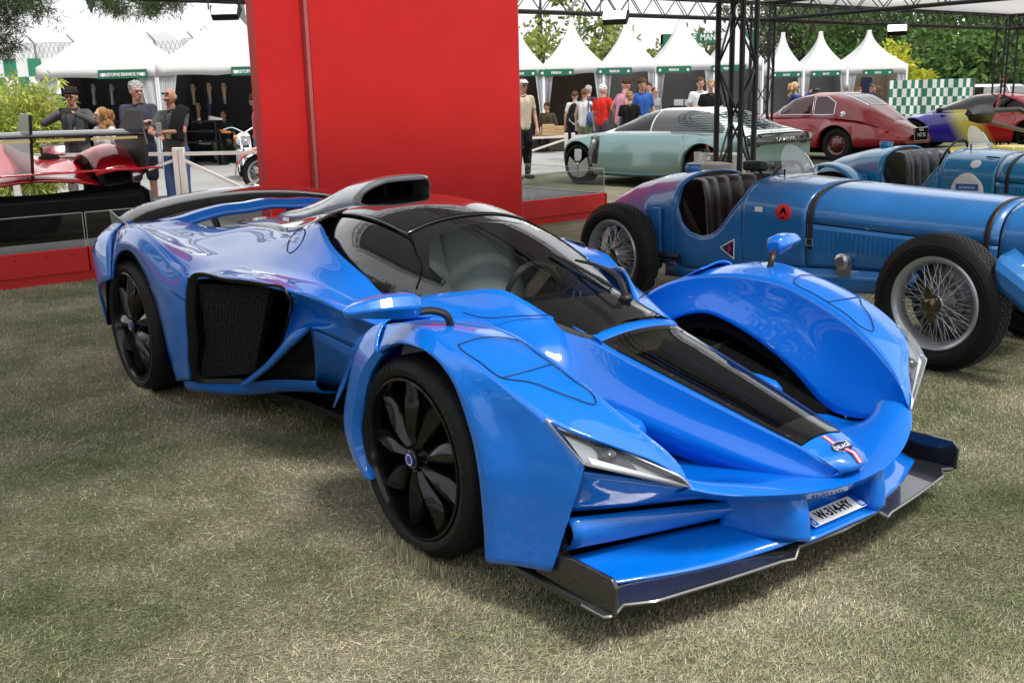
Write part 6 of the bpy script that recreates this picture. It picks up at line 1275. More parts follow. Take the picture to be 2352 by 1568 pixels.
# big marquee roofs far behind the left tents
def marquee(name, label, x0, x1, Y, zl, zr, dep=12):
    r = thing(name, label, 'marquee', ((x0+x1)/2, Y, 0)); h = (x1-x0)/2
    G().add([(-h, 0, zl), (h, 0, zl), (h, dep/2, zr), (-h, dep/2, zr), (h, dep, zl), (-h, dep, zl)], [(0, 1, 2, 3), (3, 2, 4, 5), (1, 4, 2), (0, 3, 5)]).done('roof', 'tent_white', r, smooth=False); G().box((-h+.02, .02, 0), (h-.02, dep, zl-.02)).done('walls', 'curtain_cloth', r)
    for i in range(6): G().box((-h+2*h*i/5-.05, -.06, 0), (-h+2*h*i/5+.05, -.001, zl)).done('wall_post', 'fence_white', r)
    return r
marquee('marquee', 'large white marquee behind the left tents, upper left', lx(60, 45), lx(290, 45), 45, ony(200, 95, 45)[2], ony(200, 55, 45)[2]); marquee('marquee', 'large white marquee hall behind the second left tent', lx(430, 42), lx(640, 42), 42, ony(500, 85, 42)[2], ony(500, 60, 42)[2])
# green arch sign over the right tents
ap = lambda u, v: ony(u, v, 40)
ar = thing('entrance_arch', 'green entrance arch rising behind the right row of tents', 'arch', (ap(1700, 100)[0], 40, 0)); ax0, ax1 = ap(1520, 80)[0]-ap(1700, 100)[0], ap(1727, 80)[0]-ap(1700, 100)[0]; zt, zb = ap(1600, 78)[2], ap(1600, 98)[2]
G().box((ax0, -.3, 0), (ax0+.45, .3, zt)).done('arch_leg', 'green_sign', ar); G().box((ax1-.45, -.3, 0), (ax1, .3, zt)).done('arch_leg', 'green_sign', ar); G().box((ax0, -.31, zb-.02), (ax1, .31, zt+.004)).done('arch_beam', 'green_sign', ar)
for i, ch in enumerate(('LE', 'MANS')): text('arch_lettering', ch, .32, 'white_paint', ar, basis((ax0+1.1+i*.6, -.315, (zt+zb)/2), (1, 0, 0), (0, 0, 1)), .004, sx=.8, bold=.004)
G().lathe([(0, -.004), (.22, -.004)], 16, 'y', (ax0+2.2, -.312, (zt+zb)/2-.05), a0=0, a1=math.pi).done('arch_emblem', 'white_paint', ar)
# stock inside the right booths: shelves of shoe boxes, sign disc, posters
def bx_(name, label, cat, u0, v0, u1, v1, Y, m, th=.05, group=None):
    p, q = ony(u0, v1, Y), ony(u1, v0, Y); o = G().box((p[0], Y, p[2]), (q[0], Y+th, q[2])).done(name, m, smooth=False); return tag(o, label, cat, group)
shf = thing('shoe_box_shelf', 'tall shelf of brown shoe boxes in the tent right of the wall', 'shelf', (0, 0, 0))
p, q = ony(1203, 285, RY+2.6), ony(1298, 172, RY+2.6); cols, rws = 7, 8
G().box((p[0], RY+2.62, p[2]), (q[0], RY+2.9, q[2])).done('shelf_back', 'brown_booth', shf)
for i in range(cols):
    for j in range(rws):
        x0 = p[0]+(q[0]-p[0])*i/cols; z0 = p[2]+(q[2]-p[2])*j/rws; wv = (q[0]-p[0])/cols; hv = (q[2]-p[2])/rws
        if random.random() < .12: continue
        G().box((x0+.012, RY+2.3+random.random()*.05, z0+.01), (x0+wv-.012, RY+2.6, z0+hv*.86)).done('shoe_box', 'card_box', shf, smooth=False)
        if random.random() < .6: G().box((x0+wv*.38, RY+2.285, z0+hv*.3), (x0+wv*.62, RY+2.298, z0+hv*.55)).done('box_label', 'paper_white', shf, smooth=False)
bx_('roof_card', 'white card hanging over the shoe box shelf', 'card', 1268, 172, 1280, 182, RY+2.2, 'paper_white', .01)
bx_('wood_panel', 'brown plank wall at the back of the second shoe stand', 'panel', 1425-60, 168, 1415, 250, RY+3.0, 'wood_brown')
sp_ = ony(1355, 205, RY+2.6); sd_ = thing('round_sign', 'round tan sign with looping script in the shoe tent', 'sign', sp_)
G().lathe([(0, -.02), (.62, -.02), (.62, .02)], 40, 'y').done('sign_disc', mat('sign_tan', (.42, .29, .17), .6), sd_)
G().tube([(-.35, -.03, -.2), (-.30, -.03, .25), (-.2, -.03, -.15), (-.1, -.03, .1), (0, -.03, -.2), (.08, -.03, .1), (.16, -.03, -.2), (.24, -.03, .1), (.34, -.03, -.2)], .028, 6, smooth=60).done('sign_script', 'void_black', sd_)
m = mat('poster_print', (.3, .05, .03), .6); vary(m, 2.2, .5, 8, dark=(.03, .02, .05)); m = mat('poster_orange', (.45, .14, .04), .6); vary(m, 3, .5, 8, dark=(.02, .02, .03)); mat('poster_blue', (.03, .05, .12), .5); m = mat('poster_pale', (.62, .64, .66), .6); vary(m, 2.2, .2, 6, dark=(.25, .35, .45))
bx_('poster', 'red abstract poster behind the man in blue', 'poster', 1487, 172, 1530, 245, RY+2.4, 'poster_print'); bx_('poster', 'dark framed portrait poster in the grey tent', 'poster', 1532, 180, 1562, 235, RY+2.3, 'smoked_pane')
bx_('poster', 'orange car poster above the white shirted man', 'poster', 1578, 170, 1645, 182, RY+2.4, 'poster_orange'); bx_('poster', 'pale poster board with car pictures beside the truss', 'poster', 1650, 170, 1690, 250, RY+2.0, 'poster_pale'); bx_('poster', 'dark blue poster in the last right tent', 'poster', 1978, 178, 2003, 222, 34.6, 'poster_blue')
bx_('book_table', 'dark stand table with open white albums by the grey tent', 'table', 1545, 243, 1600, 290, RY+.4, 'satin_black', .5)
for u0, u1, lb in ((1548, 1570, 'left open white album on the stand table'), (1573, 1594, 'right open white album on the stand table')): bx_('album', lb, 'album', u0, 228, u1, 243, RY+.5, 'paper_white', .02, 'albums on the table')
for i, (u0, u1, v0, v1, lb) in enumerate(((1246, 1274, 286, 312, 'tall wooden crate left of the boot crates'), (1270, 1296, 290, 314, 'wooden crate behind the sign crate'), (1230, 1282, 302, 318, 'low wooden crate printed BOOTS'), (1355, 1378, 285, 318, 'wooden crate at the feet of the man in red'))):
    p, q = ony(u0, v1, RY-3+.1*i), ony(u1, v0, RY-3+.1*i); r = thing('wooden_crate', lb, 'crate', ((p[0]+q[0])/2, RY-3+.1*i, max(0, p[2])), 0, 'wooden crates'); w_, h_ = (q[0]-p[0])/2, q[2]-p[2]
    for k in range(3): G().box((-w_, 0, h_*k/3+.004), (w_, .02, h_*(k+1)/3-.004)).done('slat', 'crate_wood', r)
    G().box((-w_+.01, .021, .0), (w_-.01, .35, h_)).done('crate_body', 'crate_wood', r)
    if i == 2: text('crate_lettering', 'OUDOT\nBOOTS', h_*.36, 'wood_brown', r, basis((0, -.003, h_*.68), (1, 0, 0), (0, 0, 1)), .001)
# checkered banner at the right and a small one at the left
def checker(name, label, P0, P1, z0, z1, nx, nz):
    P0, P1 = np.array(P0, float), np.array(P1, float); r = thing(name, label, 'banner', (*P0[:2], 0)); d = P1-P0
    gw_, gg = G(), G()
    f = lambda s, t: np.array([d[0]*s, d[1]*s+.05*math.sin(s*21), z0+(z1-z0)*t])
    for i in range(nx):
        for j in range(nz):
            g = gg if (i+j) % 2 else gw_; g.grid([[f((i+a)/nx, (j+b)/nz) for b in (0, 1)] for a in (0, .5, 1)])
    gw_.done('white_squares', 'white_flat', r); gg.done('green_squares', mat('banner_green', (.03, .20, .11), .7), r)
    for k in range(6): G().tube([(d[0]*k/5, d[1]*k/5+.06, 0), (d[0]*k/5, d[1]*k/5+.06, z1)], .025, 6).done('pole', 'alu_dull', r)
    return r
p0, p1 = ony(2038, 300, 30), ony(2232, 300, 29.0)
checker('checkered_banner', 'green and white checkered banner fence at the right', (p0[0], 30, 0), (p1[0], 29, 0), .05, ony(2130, 183, 29.5)[2], 20, 7)
p0, p1 = ony(-10, 230, 30), ony(160, 230, 30); checker('checkered_banner', 'green and white checkered banner behind the bamboo at the left', (p0[0], 30, 0), (p1[0], 30, 0), .4, ony(60, 135, 30)[2], 6, 5)
# parked pale vehicle seen past the banner
vp = ony(2262, 215, 36); van = thing('parked_van', 'pale grey van parked beyond the checkered banner', 'van', (vp[0], 36, 0)); vb = [(-1.4, 0, .4), (1.6, 0, .4), (1.6, 0, 1.5), (1.3, 0, 2.0), (-.9, 0, 2.05), (-1.3, 0, 1.5)]
G().prism([(p[0], p[2]) for p in vb], 1, 0, 1.8).done('body', 'silver_paint', van, bevel=.1); G().prism([(-1.0, 1.4), (-.05, 1.4), (-.05, 1.9), (-.85, 1.9)], 1, -.012, -.002).done('window', 'dark_glass', van)
van.scale = (1, 1, .74)
for x in (-.8, 1.0): G().lathe([(0, -.05), (.2, -.05), (.33, -.02), (.33, .15)], 24, 'y', (x, 0, .33)).done('wheel', 'tyre_rubber', van)
# ------------------------------------------------------------------ low rail fences with crossed braces
def fence(a, b, n, H, label, rail=.042):
    a, b = np.array([*a, 0.]), np.array([*b, 0.]); r = thing('rail_fence', label, 'fence', a); d = b-a; up = np.array([0, 0, 1.])
    for i in range(n+1): p = d*i/n; G().box(p+np.array([-.036, -.036, 0]), p+np.array([.036, .036, H+.03])).done('post', 'fence_white', r, bevel=.008)
    for i in range(n):
        p, q = d*i/n, d*(i+1)/n; m_ = (p+q)/2+up*H*.45
        G().bar(p+up*H*.95, q+up*H*.95, rail, rail).done('top_rail', 'fence_white', r); G().bar(p+up*H*.06, q+up*H*.06, rail, rail).done('bottom_rail', 'fence_white', r)
        for s, t in ((p+up*H*.88, q+up*H*.12), (p+up*H*.12, q+up*H*.88)): G().bar(s, t, rail*.9, rail*.8).done('brace', 'fence_white', r)
        G().lathe([(0, -.05), (.07, -.05), (.07, .05), (0, .05)], 16, 'y', m_).done('brace_boss', 'fence_white', r)
    return r
fa, fb = ony(403, 345, 13.2), ony(30, 365, 13.9); fence(fa[:2], fb[:2], 1, .96, 'pale rail fence with crossed braces in front of the left spectators')
fc_ = ony(688, 345, 13.0); fence((fa[0]+.08, fa[1]-.02), fc_[:2], 1, .96, 'pale rail fence with crossed braces running behind the red wall')
fa, fb = ony(1300, 297, 21.0), ony(1060, 305, 20.0); fence(fa[:2], fb[:2], 1, .74, 'pale rail fence with crossed braces right of the red wall'); fb = ony(1700, 292, 23.0); fence((fa[0]+.14, fa[1]), fb[:2], 2, .74, 'pale rail fence running behind the mint green car')
# wire fence beyond the left tents
wf_ = thing('wire_fence', 'tall wire mesh fence behind the left tents', 'fence', (lx(0, 38), 38, 0)); x1 = lx(640, 38)-lx(0, 38); zt = ony(200, 160, 38)[2]+.9
for i in range(8): G().tube([(x1*i/7, 0, 0), (x1*i/7, 0, zt), (x1*i/7-.25, 0, zt+.3)], .04, 6).done('post', 'alu_dull', wf_)
g = G()
for i in range(60): g.tube([(x1*i/60, 0, zt-1.6), (x1*(i+4)/60, 0, zt)], .008, 3, caps=False).tube([(x1*i/60, 0, zt), (x1*(i+4)/60, 0, zt-1.6)], .008, 3, caps=False)
w_ = g.done('mesh_wire', 'alu_dull', wf_); w_['kind'] = 'stuff'
# floodlights in view
flood(ony(1411, 16, 15.2), (-.3, -1), 'black floodlight hanging at the top between wall and truss', 1.05); flood(ony(2062, 50, 21.5), (-.3, -1), 'lit floodlight under the truss beam at the upper right', 1.15); flood(ony(513, 2, 12.0), (0, -1), 'black floodlight at the top edge left of the red wall', .9)
# dark flag tip at the top left, grey pole by the wall
fp_ = ony(203, 0, 22); o = G().slab([fp_+np.array(q) for q in ((-.12, 0, .8), (.22, 0, .8), (.16, 0, .02), (.02, 0, -.27), (-.08, 0, .05))], (0, 1, 0), .02).done('banner_flag', mat('flag_dark', (.03, .03, .04), .8), smooth=False); tag(o, 'dark pointed flag tip hanging at the top left', 'flag')
pp_ = ony(562, 60, 30); o = G().tube([(pp_[0]-.25, 30, 7), (pp_[0]+.05, 30, 2.2)], .10, 10).done('street_pole', 'alu_dull'); tag(o, 'grey pole beside the left edge of the red wall', 'pole')
# black strap-like panel between wall and stage glass
bp0 = [ony(1202, 372, 14.5), ony(1199, 345, 14.5), ony(1212, 324, 14.5), ony(1225, 326, 14.5), ony(1206, 380, 14.5)]; o = G().slab(bp0, (0, 1, 0), .03).done('barrier_leg', 'void_black', smooth=False); tag(o, 'slanting black stand leg beside the right edge of the red wall', 'stand')
# ------------------------------------------------------------------ people
SK = {'fair': (.50, .28, .20), 'tan': (.42, .21, .13), 'pale': (.55, .34, .26)}
for k, c in SK.items(): mat('skin_'+k, c, .5)
mat('eye_dark', (.01, .008, .007), .2); mat('lip', (.30, .10, .08), .5)
_cl = {}
def cloth(c, sc=6.):
    key = tuple(round(x, 3) for x in c)
    if key not in _cl: m = mat('cloth_%d' % len(_cl), c, .9, spec=.15); vary(m, sc, .16, bump=.25, bscale=14, bdist=.02); _cl[key] = m
    return _cl[key]
def cap_(g, a, b, ra, rb, n=12):
    a, b = np.asarray(a, float), np.asarray(b, float); d = b-a; L_ = max(np.linalg.norm(d), 1e-5); d = d/L_
    P_ = [a-d*ra*.98, a-d*ra*.75, a-d*ra*.4, a, b, b+d*rb*.4, b+d*rb*.75, b+d*rb*.98]; r_ = [ra*.15, ra*.66, ra*.915, ra, rb, rb*.915, rb*.66, rb*.15]
    # explicit radii at each ring
    T = d; up = np.array([0, 0, 1.]) if abs(T[2]) < .9 else np.array([1., 0, 0]); N = np.cross(T, up); N /= np.linalg.norm(N); B = np.cross(T, N); an = np.linspace(0, 2*math.pi, n, endpoint=False)
    V = [p+q*(np.cos(an)[:, None]*N+np.sin(an)[:, None]*B) for p, q in zip(P_, r_)]; k = g.n; g.grid(np.stack(V), cv=True)
    g.f.append(tuple(k+i for i in range(n))); g.mi.append(0); g.f.append(tuple(k+7*n+i for i in reversed(range(n)))); g.mi.append(0); return g
def ik(S, W, l1, l2, hint):
    S, W = np.asarray(S, float), np.asarray(W, float); d = W-S; D = np.linalg.norm(d)
    if D > (l1+l2)*.999: W = S+d/D*(l1+l2)*.999; d = W-S; D = np.linalg.norm(d)
    a = (l1*l1-l2*l2+D*D)/(2*D); h = math.sqrt(max(0, l1*l1-a*a)); u = d/D; hh = np.asarray(hint, float); hh = hh-u*(hh@u); hh /= np.linalg.norm(hh); return S+u*a+hh*h, W
def fuse(g, name, m, parent, vox, sm=3):
    o = g.done(name, m, parent); r = o.modifiers.new('r', 'REMESH'); r.mode = 'VOXEL'; r.voxel_size = vox; r.use_smooth_shade = True
    s = o.modifiers.new('s', 'SMOOTH'); s.iterations = sm; s.factor = .5; return o
def person(label, P, face, H=1.76, skin='fair', shirt=(.1, .1, .1), legs=(.05, .05, .06), sleeve='short', bottom='trousers', armL=None, armR=None, hair=('short', (.05, .03, .02)), headyaw=0., headpitch=0., female=False, vox=.017, sit=False, group='people at the show', shoes=(.02, .02, .02), belly=0., glasses=False, lean=0., hat=None, layer=None):
    s = H/1.78; r = thing('person', label, 'person', P, rad(face), group); z0 = 0.; k = .93 if female else 1.
    hipz = .93 if not sit else .50; dz = hipz-.93
    up = lambda x, y, z: np.array([(x+max(0, (z-.93))*math.tan(rad(lean)))*s, y*s, (z+dz)*s])
    lo = lambda x, y, z: np.array([x*s, y*s, z*s])
    hip = {q: up(0, q*.09, .93) for q in (-1, 1)}
    if sit: knee = {q: lo(.42, q*.13, .50) for q in (-1, 1)}; ank = {q: lo(.45, q*.12, .09) for q in (-1, 1)}
    else: knee = {-1: lo(.03, -.11, .50), 1: lo(.01, .10, .50)}; ank = {-1: lo(.0, -.12, .09), 1: lo(-.03, .10, .09)}
    sh = {q: up(0, q*.178*k, 1.425) for q in (-1, 1)}; l1, l2 = .285*s, .26*s
    arms = {}
    for q, A in ((-1, armR), (1, armL)):
        if A is None: W = up(.05, q*.27, .90); hint = (-.6, q*.5, 0)
        else: W = up(*A[0]); hint = A[1] if len(A) > 1 else (-.2, q*.6, -.6)
        arms[q] = ik(sh[q], W, l1, l2, hint)
    hc = up(.03, 0, 1.645); cy, sy, cp, sp = math.cos(rad(headyaw)), math.sin(rad(headyaw)), math.cos(rad(headpitch)), math.sin(rad(headpitch))
    def hd(x, y, z):   # head-local (forward, left, up) to person
        x, z = x*cp+z*sp, -x*sp+z*cp; return hc+np.array([x*cy-y*sy, x*sy+y*cy, z])*s
    # --- one continuous body
    g = G()
    for q in (-1, 1):
        cap_(g, hip[q], knee[q], .082*s, .055*s); cap_(g, knee[q], ank[q], .052*s, .036*s); cap_(g, ank[q]+lo(-.03, 0, -.05), ank[q]+lo(.15, q*.02, -.055), .035*s, .03*s)
        cap_(g, up(0, q*.075*k, 1.34), up(0, q*.07*k, 1.05), .098*s*k, .085*s); cap_(g, up(0, q*.07, 1.05), up(0, q*.08, .95), .085*s, .095*s)
        E, W = arms[q]; cap_(g, sh[q], E, .048*s*k, .038*s*k); cap_(g, E, W, .038*s*k, .026*s*k)
        cap_(g, up(0, 0, 1.42), sh[q], .06*s, .052*s)
        # hand: palm, four unequal fingers, thumb from the side
        d = (W-E)/np.linalg.norm(W-E); sd = np.cross(d, (0, 0, 1.)); sd = sd/max(np.linalg.norm(sd), 1e-6) if np.linalg.norm(sd) > .1 else np.array([0, 1., 0]); nm = np.cross(sd, d); pal = W+d*.075*s
        cap_(g, W+d*.01*s+sd*.015*s, pal+sd*.022*s, .022*s, .018*s); cap_(g, W+d*.01*s-sd*.015*s, pal-sd*.022*s, .022*s, .018*s)
        for i, ln in enumerate((.062, .075, .072, .056)):
            b0 = pal+sd*(.030-.020*i)*s; m0 = b0+d*ln*.55*s-nm*.010*s*q*q; cap_(g, b0, m0, .0098*s, .009*s, 8); cap_(g, m0, m0+d*ln*.35*s-nm*.03*s, .009*s, .008*s, 8)
        t0 = W+d*.025*s+sd*.03*s; cap_(g, t0, t0+(d*.035+sd*.022-nm*.015)*s, .012*s, .0095*s, 8)
    cap_(g, up(.0, 0, 1.42), up(.02, 0, 1.56), .062*s*k, .056*s*k)
    g.ball(hc+np.array([-.008, 0, .02])*s, np.array([.098, .078, .108])*s, 16, 12); cap_(g, hd(.03, 0, -.03), hd(.045, 0, -.075), .062*s*k, .04*s*k); cap_(g, hd(.088, 0, .0), hd(.108, 0, -.022), .011*s, .016*s, 8)
    cap_(g, hd(.09, -.035, .03), hd(.09, .035, .03), .014*s, .014*s, 8)
    for q in (-1, 1): g.ball(hd(-.005, q*.08, -.005), np.array([.018, .012, .03])*s, 8, 6)
    b = fuse(g, 'body', 'skin_'+skin, r, vox*s*.62, 2)
    # --- face
    for q in (-1, 1):
        G().ball(hd(.084, q*.031, .008), .0115*s, 8, 6).done('eye', 'eye_dark' if not glasses else 'smoked_pane', r)
        if glasses: G().ball(hd(.098, q*.033, .006), np.array([.012, .028, .018])*s, 10, 6).done('sunglass_lens', 'gloss_black', r)
        cap_(G(), hd(.093, q*.018, .036), hd(.088, q*.048, .034), .006*s, .005*s, 6).done('eyebrow', cloth(hair[1]), r)
    cap_(G(), hd(.092, -.02, -.058), hd(.092, .02, -.058), .007*s, .007*s, 6).done('mouth', 'lip', r)
    # --- clothes
    tc_ = cloth(shirt); g = G(); i_ = .016*s
    for q in (-1, 1):
        cap_(g, up(0, q*.072*k, 1.35), up(.0, q*.068*k, 1.08), .098*s*k+i_*.5, .084*s+i_); cap_(g, up(belly*.5, q*.055, 1.12), up(0, q*.072, .93), .082*s+i_+belly*s*.35, .092*s+i_); cap_(g, up(0, q*.05, 1.43), sh[q], .062*s, .062*s)
        if female: cap_(g, up(.075, q*.06, 1.27), up(.07, q*.06, 1.25), .06*s, .06*s)
        E, W = arms[q]; f = {'short': .62, 'long': 1., 'none': .05}[sleeve]
        cap_(g, sh[q], sh[q]*(1-f)+E*f, .066*s*k, .058*s*k)
        if sleeve == 'long': cap_(g, E, E*.06+W*.94, .052*s, .04*s)
    cap_(g, up(0, -.03, 1.40), up(0, .03, 1.40), .085*s*k, .085*s*k); st_ = fuse(g, 'shirt', tc_, r, vox*s, 3)
    nk = G(); nk.tube([up(.015+.062*math.cos(a), .062*math.sin(a), 1.485+.012*math.sin(a*2)) for a in np.linspace(0, 2*math.pi, 18, endpoint=False)], .012*s, 6, closed=True).done('collar', tc_, r)
    g = G(); tl_ = cloth(legs)
    for q in (-1, 1):
        cap_(g, up(0, q*.075, .98), hip[q], .103*s, .105*s)
        if bottom == 'shorts': cap_(g, hip[q], hip[q]*.12+knee[q]*.88, .102*s, .085*s)
        elif bottom == 'skirt': cap_(g, hip[q], ank[q]+lo(0, 0, .25), .11*s, .10*s)
        else: cap_(g, hip[q], knee[q], .100*s, .072*s); cap_(g, knee[q], ank[q]+lo(0, 0, .01), .072*s, .056*s)
    fuse(g, bottom, tl_, r, vox*s, 3)
    for q in (-1, 1): g = G(); cap_(g, ank[q]+lo(-.05, 0, -.045), ank[q]+lo(.15, q*.02, -.055), .045*s, .035*s).done('shoe', cloth(shoes), r)
    # --- hair
    hm = cloth(hair[1], 22.); st = hair[0]; g = G()
    if st != 'bald':
        g.ball(hd(-.022, 0, .045), np.array([.098, .088, .088])*s, 16, 10)
        if st in ('short', 'curly'):
            for q in range(36 if st == 'short' else 44): a = rng_(q)*6.28; b_ = rng_(q+50); g.ball(hd(-.022+.088*math.cos(a)*math.sqrt(1-b_*b_*.9), .078*math.sin(a)*math.sqrt(1-b_*b_*.9), .05+.075*b_), (.018+.010*rng_(q+9)*(2.2 if st == 'curly' else 1))*s, 8, 6)
        if st in ('long', 'curlylong'):
            for q in range(34 if st == 'curlylong' else 20):
                a = 1.2+3.9*rng_(q); zz = .04-.30*rng_(q+30); rr0 = .085+.05*rng_(q+60)*(1.4 if st == 'curlylong' else .7); g.ball(hd(-.02+rr0*math.cos(a), rr0*math.sin(a), zz), np.array([.03, .03, .05])*s*(1+.5*rng_(q+77)), 8, 6)
        if st == 'bun': g.ball(hd(-.11, 0, .03), .045*s)
    else: g.ball(hd(-.03, 0, .0), np.array([.078, .083, .06])*s, 12, 8)
    g.done('hair', hm, r)
    if hat:
        hc_ = cloth(hat); G().ball(hd(-.012, 0, .062), np.array([.104, .092, .07])*s, 16, 8).done('cap', hc_, r); G().patch([[hd(.06, -.07, .07), hd(.085, 0, .085), hd(.06, .07, .07)], [hd(.12, -.055, .055), hd(.165, 0, .06), hd(.12, .055, .055)]], 8, 4).done('cap_peak', hc_, r, solid=.006)
    return r, arms, up, hd
_rt = [random.random() for _ in range(400)]
def rng_(i): return _rt[(i*37+11) % 400]
def spot(u, Y): return np.array([ony(u, 200, Y)[0], Y, .004])
def tall(u, v, Y): return ony(u, v, Y)[2]
def held(name, label, cat, P, fwd, size, m, extra=None):
    o = thing(name, label, cat, P, math.atan2(fwd[1], fwd[0])); w, d, h = size; G().box((-d/2, -w/2, -h/2), (d/2, w/2, h/2)).done('case', m, o, bevel=min(size)*.3); return o
# left group by the fence
P = spot(162, 14.6); r, A, up, hd = person('man in black cap and grey hoodie photographing with his phone', P, -84, tall(162, 201, 14.6), 'tan', (.075, .075, .078), (.16, .14, .135), 'long', armL=((.27, .09, 1.43), (.1, .9, -.5)), armR=((.27, -.10, 1.43), (.1, -.9, -.5)), hair=('short', (.03, .02, .015)), glasses=True, hat=(.012, .012, .013), vox=.015)
ph_ = r.matrix_basis@Vector(up(.37, 0, 1.47)); fw = (math.cos(rad(-84)), math.sin(rad(-84))); o = held('phone', 'dark phone held up by the man in the cap', 'phone', ph_, fw, (.16, .012, .078), 'gloss_black'); G().box((.0065, -.07, .01), (.008, -.035, .035)).done('lens_block', 'satin_black', o)
cm_ = r.matrix_basis@Vector(up(.20, -.04, 1.06)); o = thing('camera', 'black camera hanging from the neck of the man in the cap', 'camera', cm_, rad(-84)); G().box((-.04, -.07, -.05), (.04, .07, .05)).done('camera_body', 'satin_black', o, bevel=.015); G().lathe([(0, .12), (.03, .12), (.04, .10), (.045, 0)], 20, 'x').done('camera_lens', 'gloss_black', o)
G().tube([up(.10, -.07, 1.47), up(.17, -.05, 1.3), up(.20, -.04, 1.10)], .012, 6).tube([up(.10, .07, 1.47), up(.17, .03, 1.3), up(.20, -.03, 1.10)], .012, 6).done('camera_strap', mat('strap_navy', (.02, .03, .07), .7), r)
G().box(np.array(up(.165, .02, 1.20))-np.array([.004, .03, .05]), np.array(up(.165, .02, 1.20))+np.array([.004, .03, .05])).done('pass_card', 'gold_film', r)
G().ball((0, 0, 0), .001).v
P = spot(229, 14.1); person('girl with long curly fair hair and white top by the fence', P, -120, tall(229, 246, 14.1), 'pale', (.60, .58, .56), (.62, .62, .62), 'short', 'shorts', hair=('curlylong', (.28, .15, .06)), headyaw=-25, female=True, vox=.015)
P = spot(312, 14.5); r, A, up, hd = person('grey haired man in navy polo and shorts with folded arms', P, -75, tall(312, 187, 14.5), 'fair', (.045, .048, .075), (.04, .042, .06), 'short', 'shorts', armL=((.21, -.06, 1.20), (.1, .8, -.7)), armR=((.19, .06, 1.25), (.1, -.8, -.7)), hair=('short', (.34, .33, .32)), headyaw=30, headpitch=5, vox=.015, belly=.04)
P = spot(390, 14.2); r, A, up, hd = person('bald man in grey shirt and jeans looking down at his phone', P, -100, tall(390, 203, 14.2), 'tan', (.10, .095, .095), (.05, .09, .19), 'short', 'trousers', armL=((.30, .0, 1.20), (.1, .8, -.7)), armR=((.30, -.08, 1.16), (.1, -.8, -.7)), hair=('bald', (.30, .28, .26)), headpitch=24, headyaw=-10, vox=.015, belly=.05)
o = held('phone', 'pale phone in the hands of the bald man', 'phone', r.matrix_basis@Vector(up(.38, -.02, 1.25)), (-.1, -1), (.075, .012, .15), 'silver_paint')
G().patch([[up(-.12, .10, 1.30), up(-.02, .09, 1.51), up(.13, .09, 1.38), up(.17, .10, 1.12)], [up(-.13, .15, 1.28), up(-.02, .16, 1.50), up(.15, .16, 1.36), up(.20, .16, 1.08)], [up(-.11, .20, 1.26), up(0, .22, 1.44), up(.13, .22, 1.32), up(.17, .21, 1.06)]], 18, 12).done('jacket', cloth((.014, .014, .016)), r, solid=.05)
G().tube([up(.10, -.06, 1.47), up(.16, -.01, 1.25)], .010, 6).tube([up(.10, .06, 1.47), up(.16, .0, 1.25)], .010, 6).done('lanyard', 'strap_navy', r); G().box(np.array(up(.165, .0, 1.16))-np.array([.004, .03, .05]), np.array(up(.165, .0, 1.16))+np.array([.004, .03, .05])).done('pass_card', 'gold_film', r)
for n_l in (hd,): 
    for q in (-1, 1): G().ball(hd(.06, q*.035, .095), np.array([.012, .028, .016])).done('raised_sunglasses', 'gloss_black', r)
person('dark haired man looking down at the edge of the red wall', spot(586, 19.0), -160, tall(586, 216, 19.0), 'tan', (.45, .10, .12), (.10, .16, .25), 'short', headpitch=25, vox=.02)
person('seated man in dark green vest inside the left tent', np.array([lx(508, LY+2.4), LY+2.4, .02]), -100, 1.70, 'tan', (.012, .035, .028), (.22, .19, .14), 'short', sit=True, vox=.022, headpitch=-15)
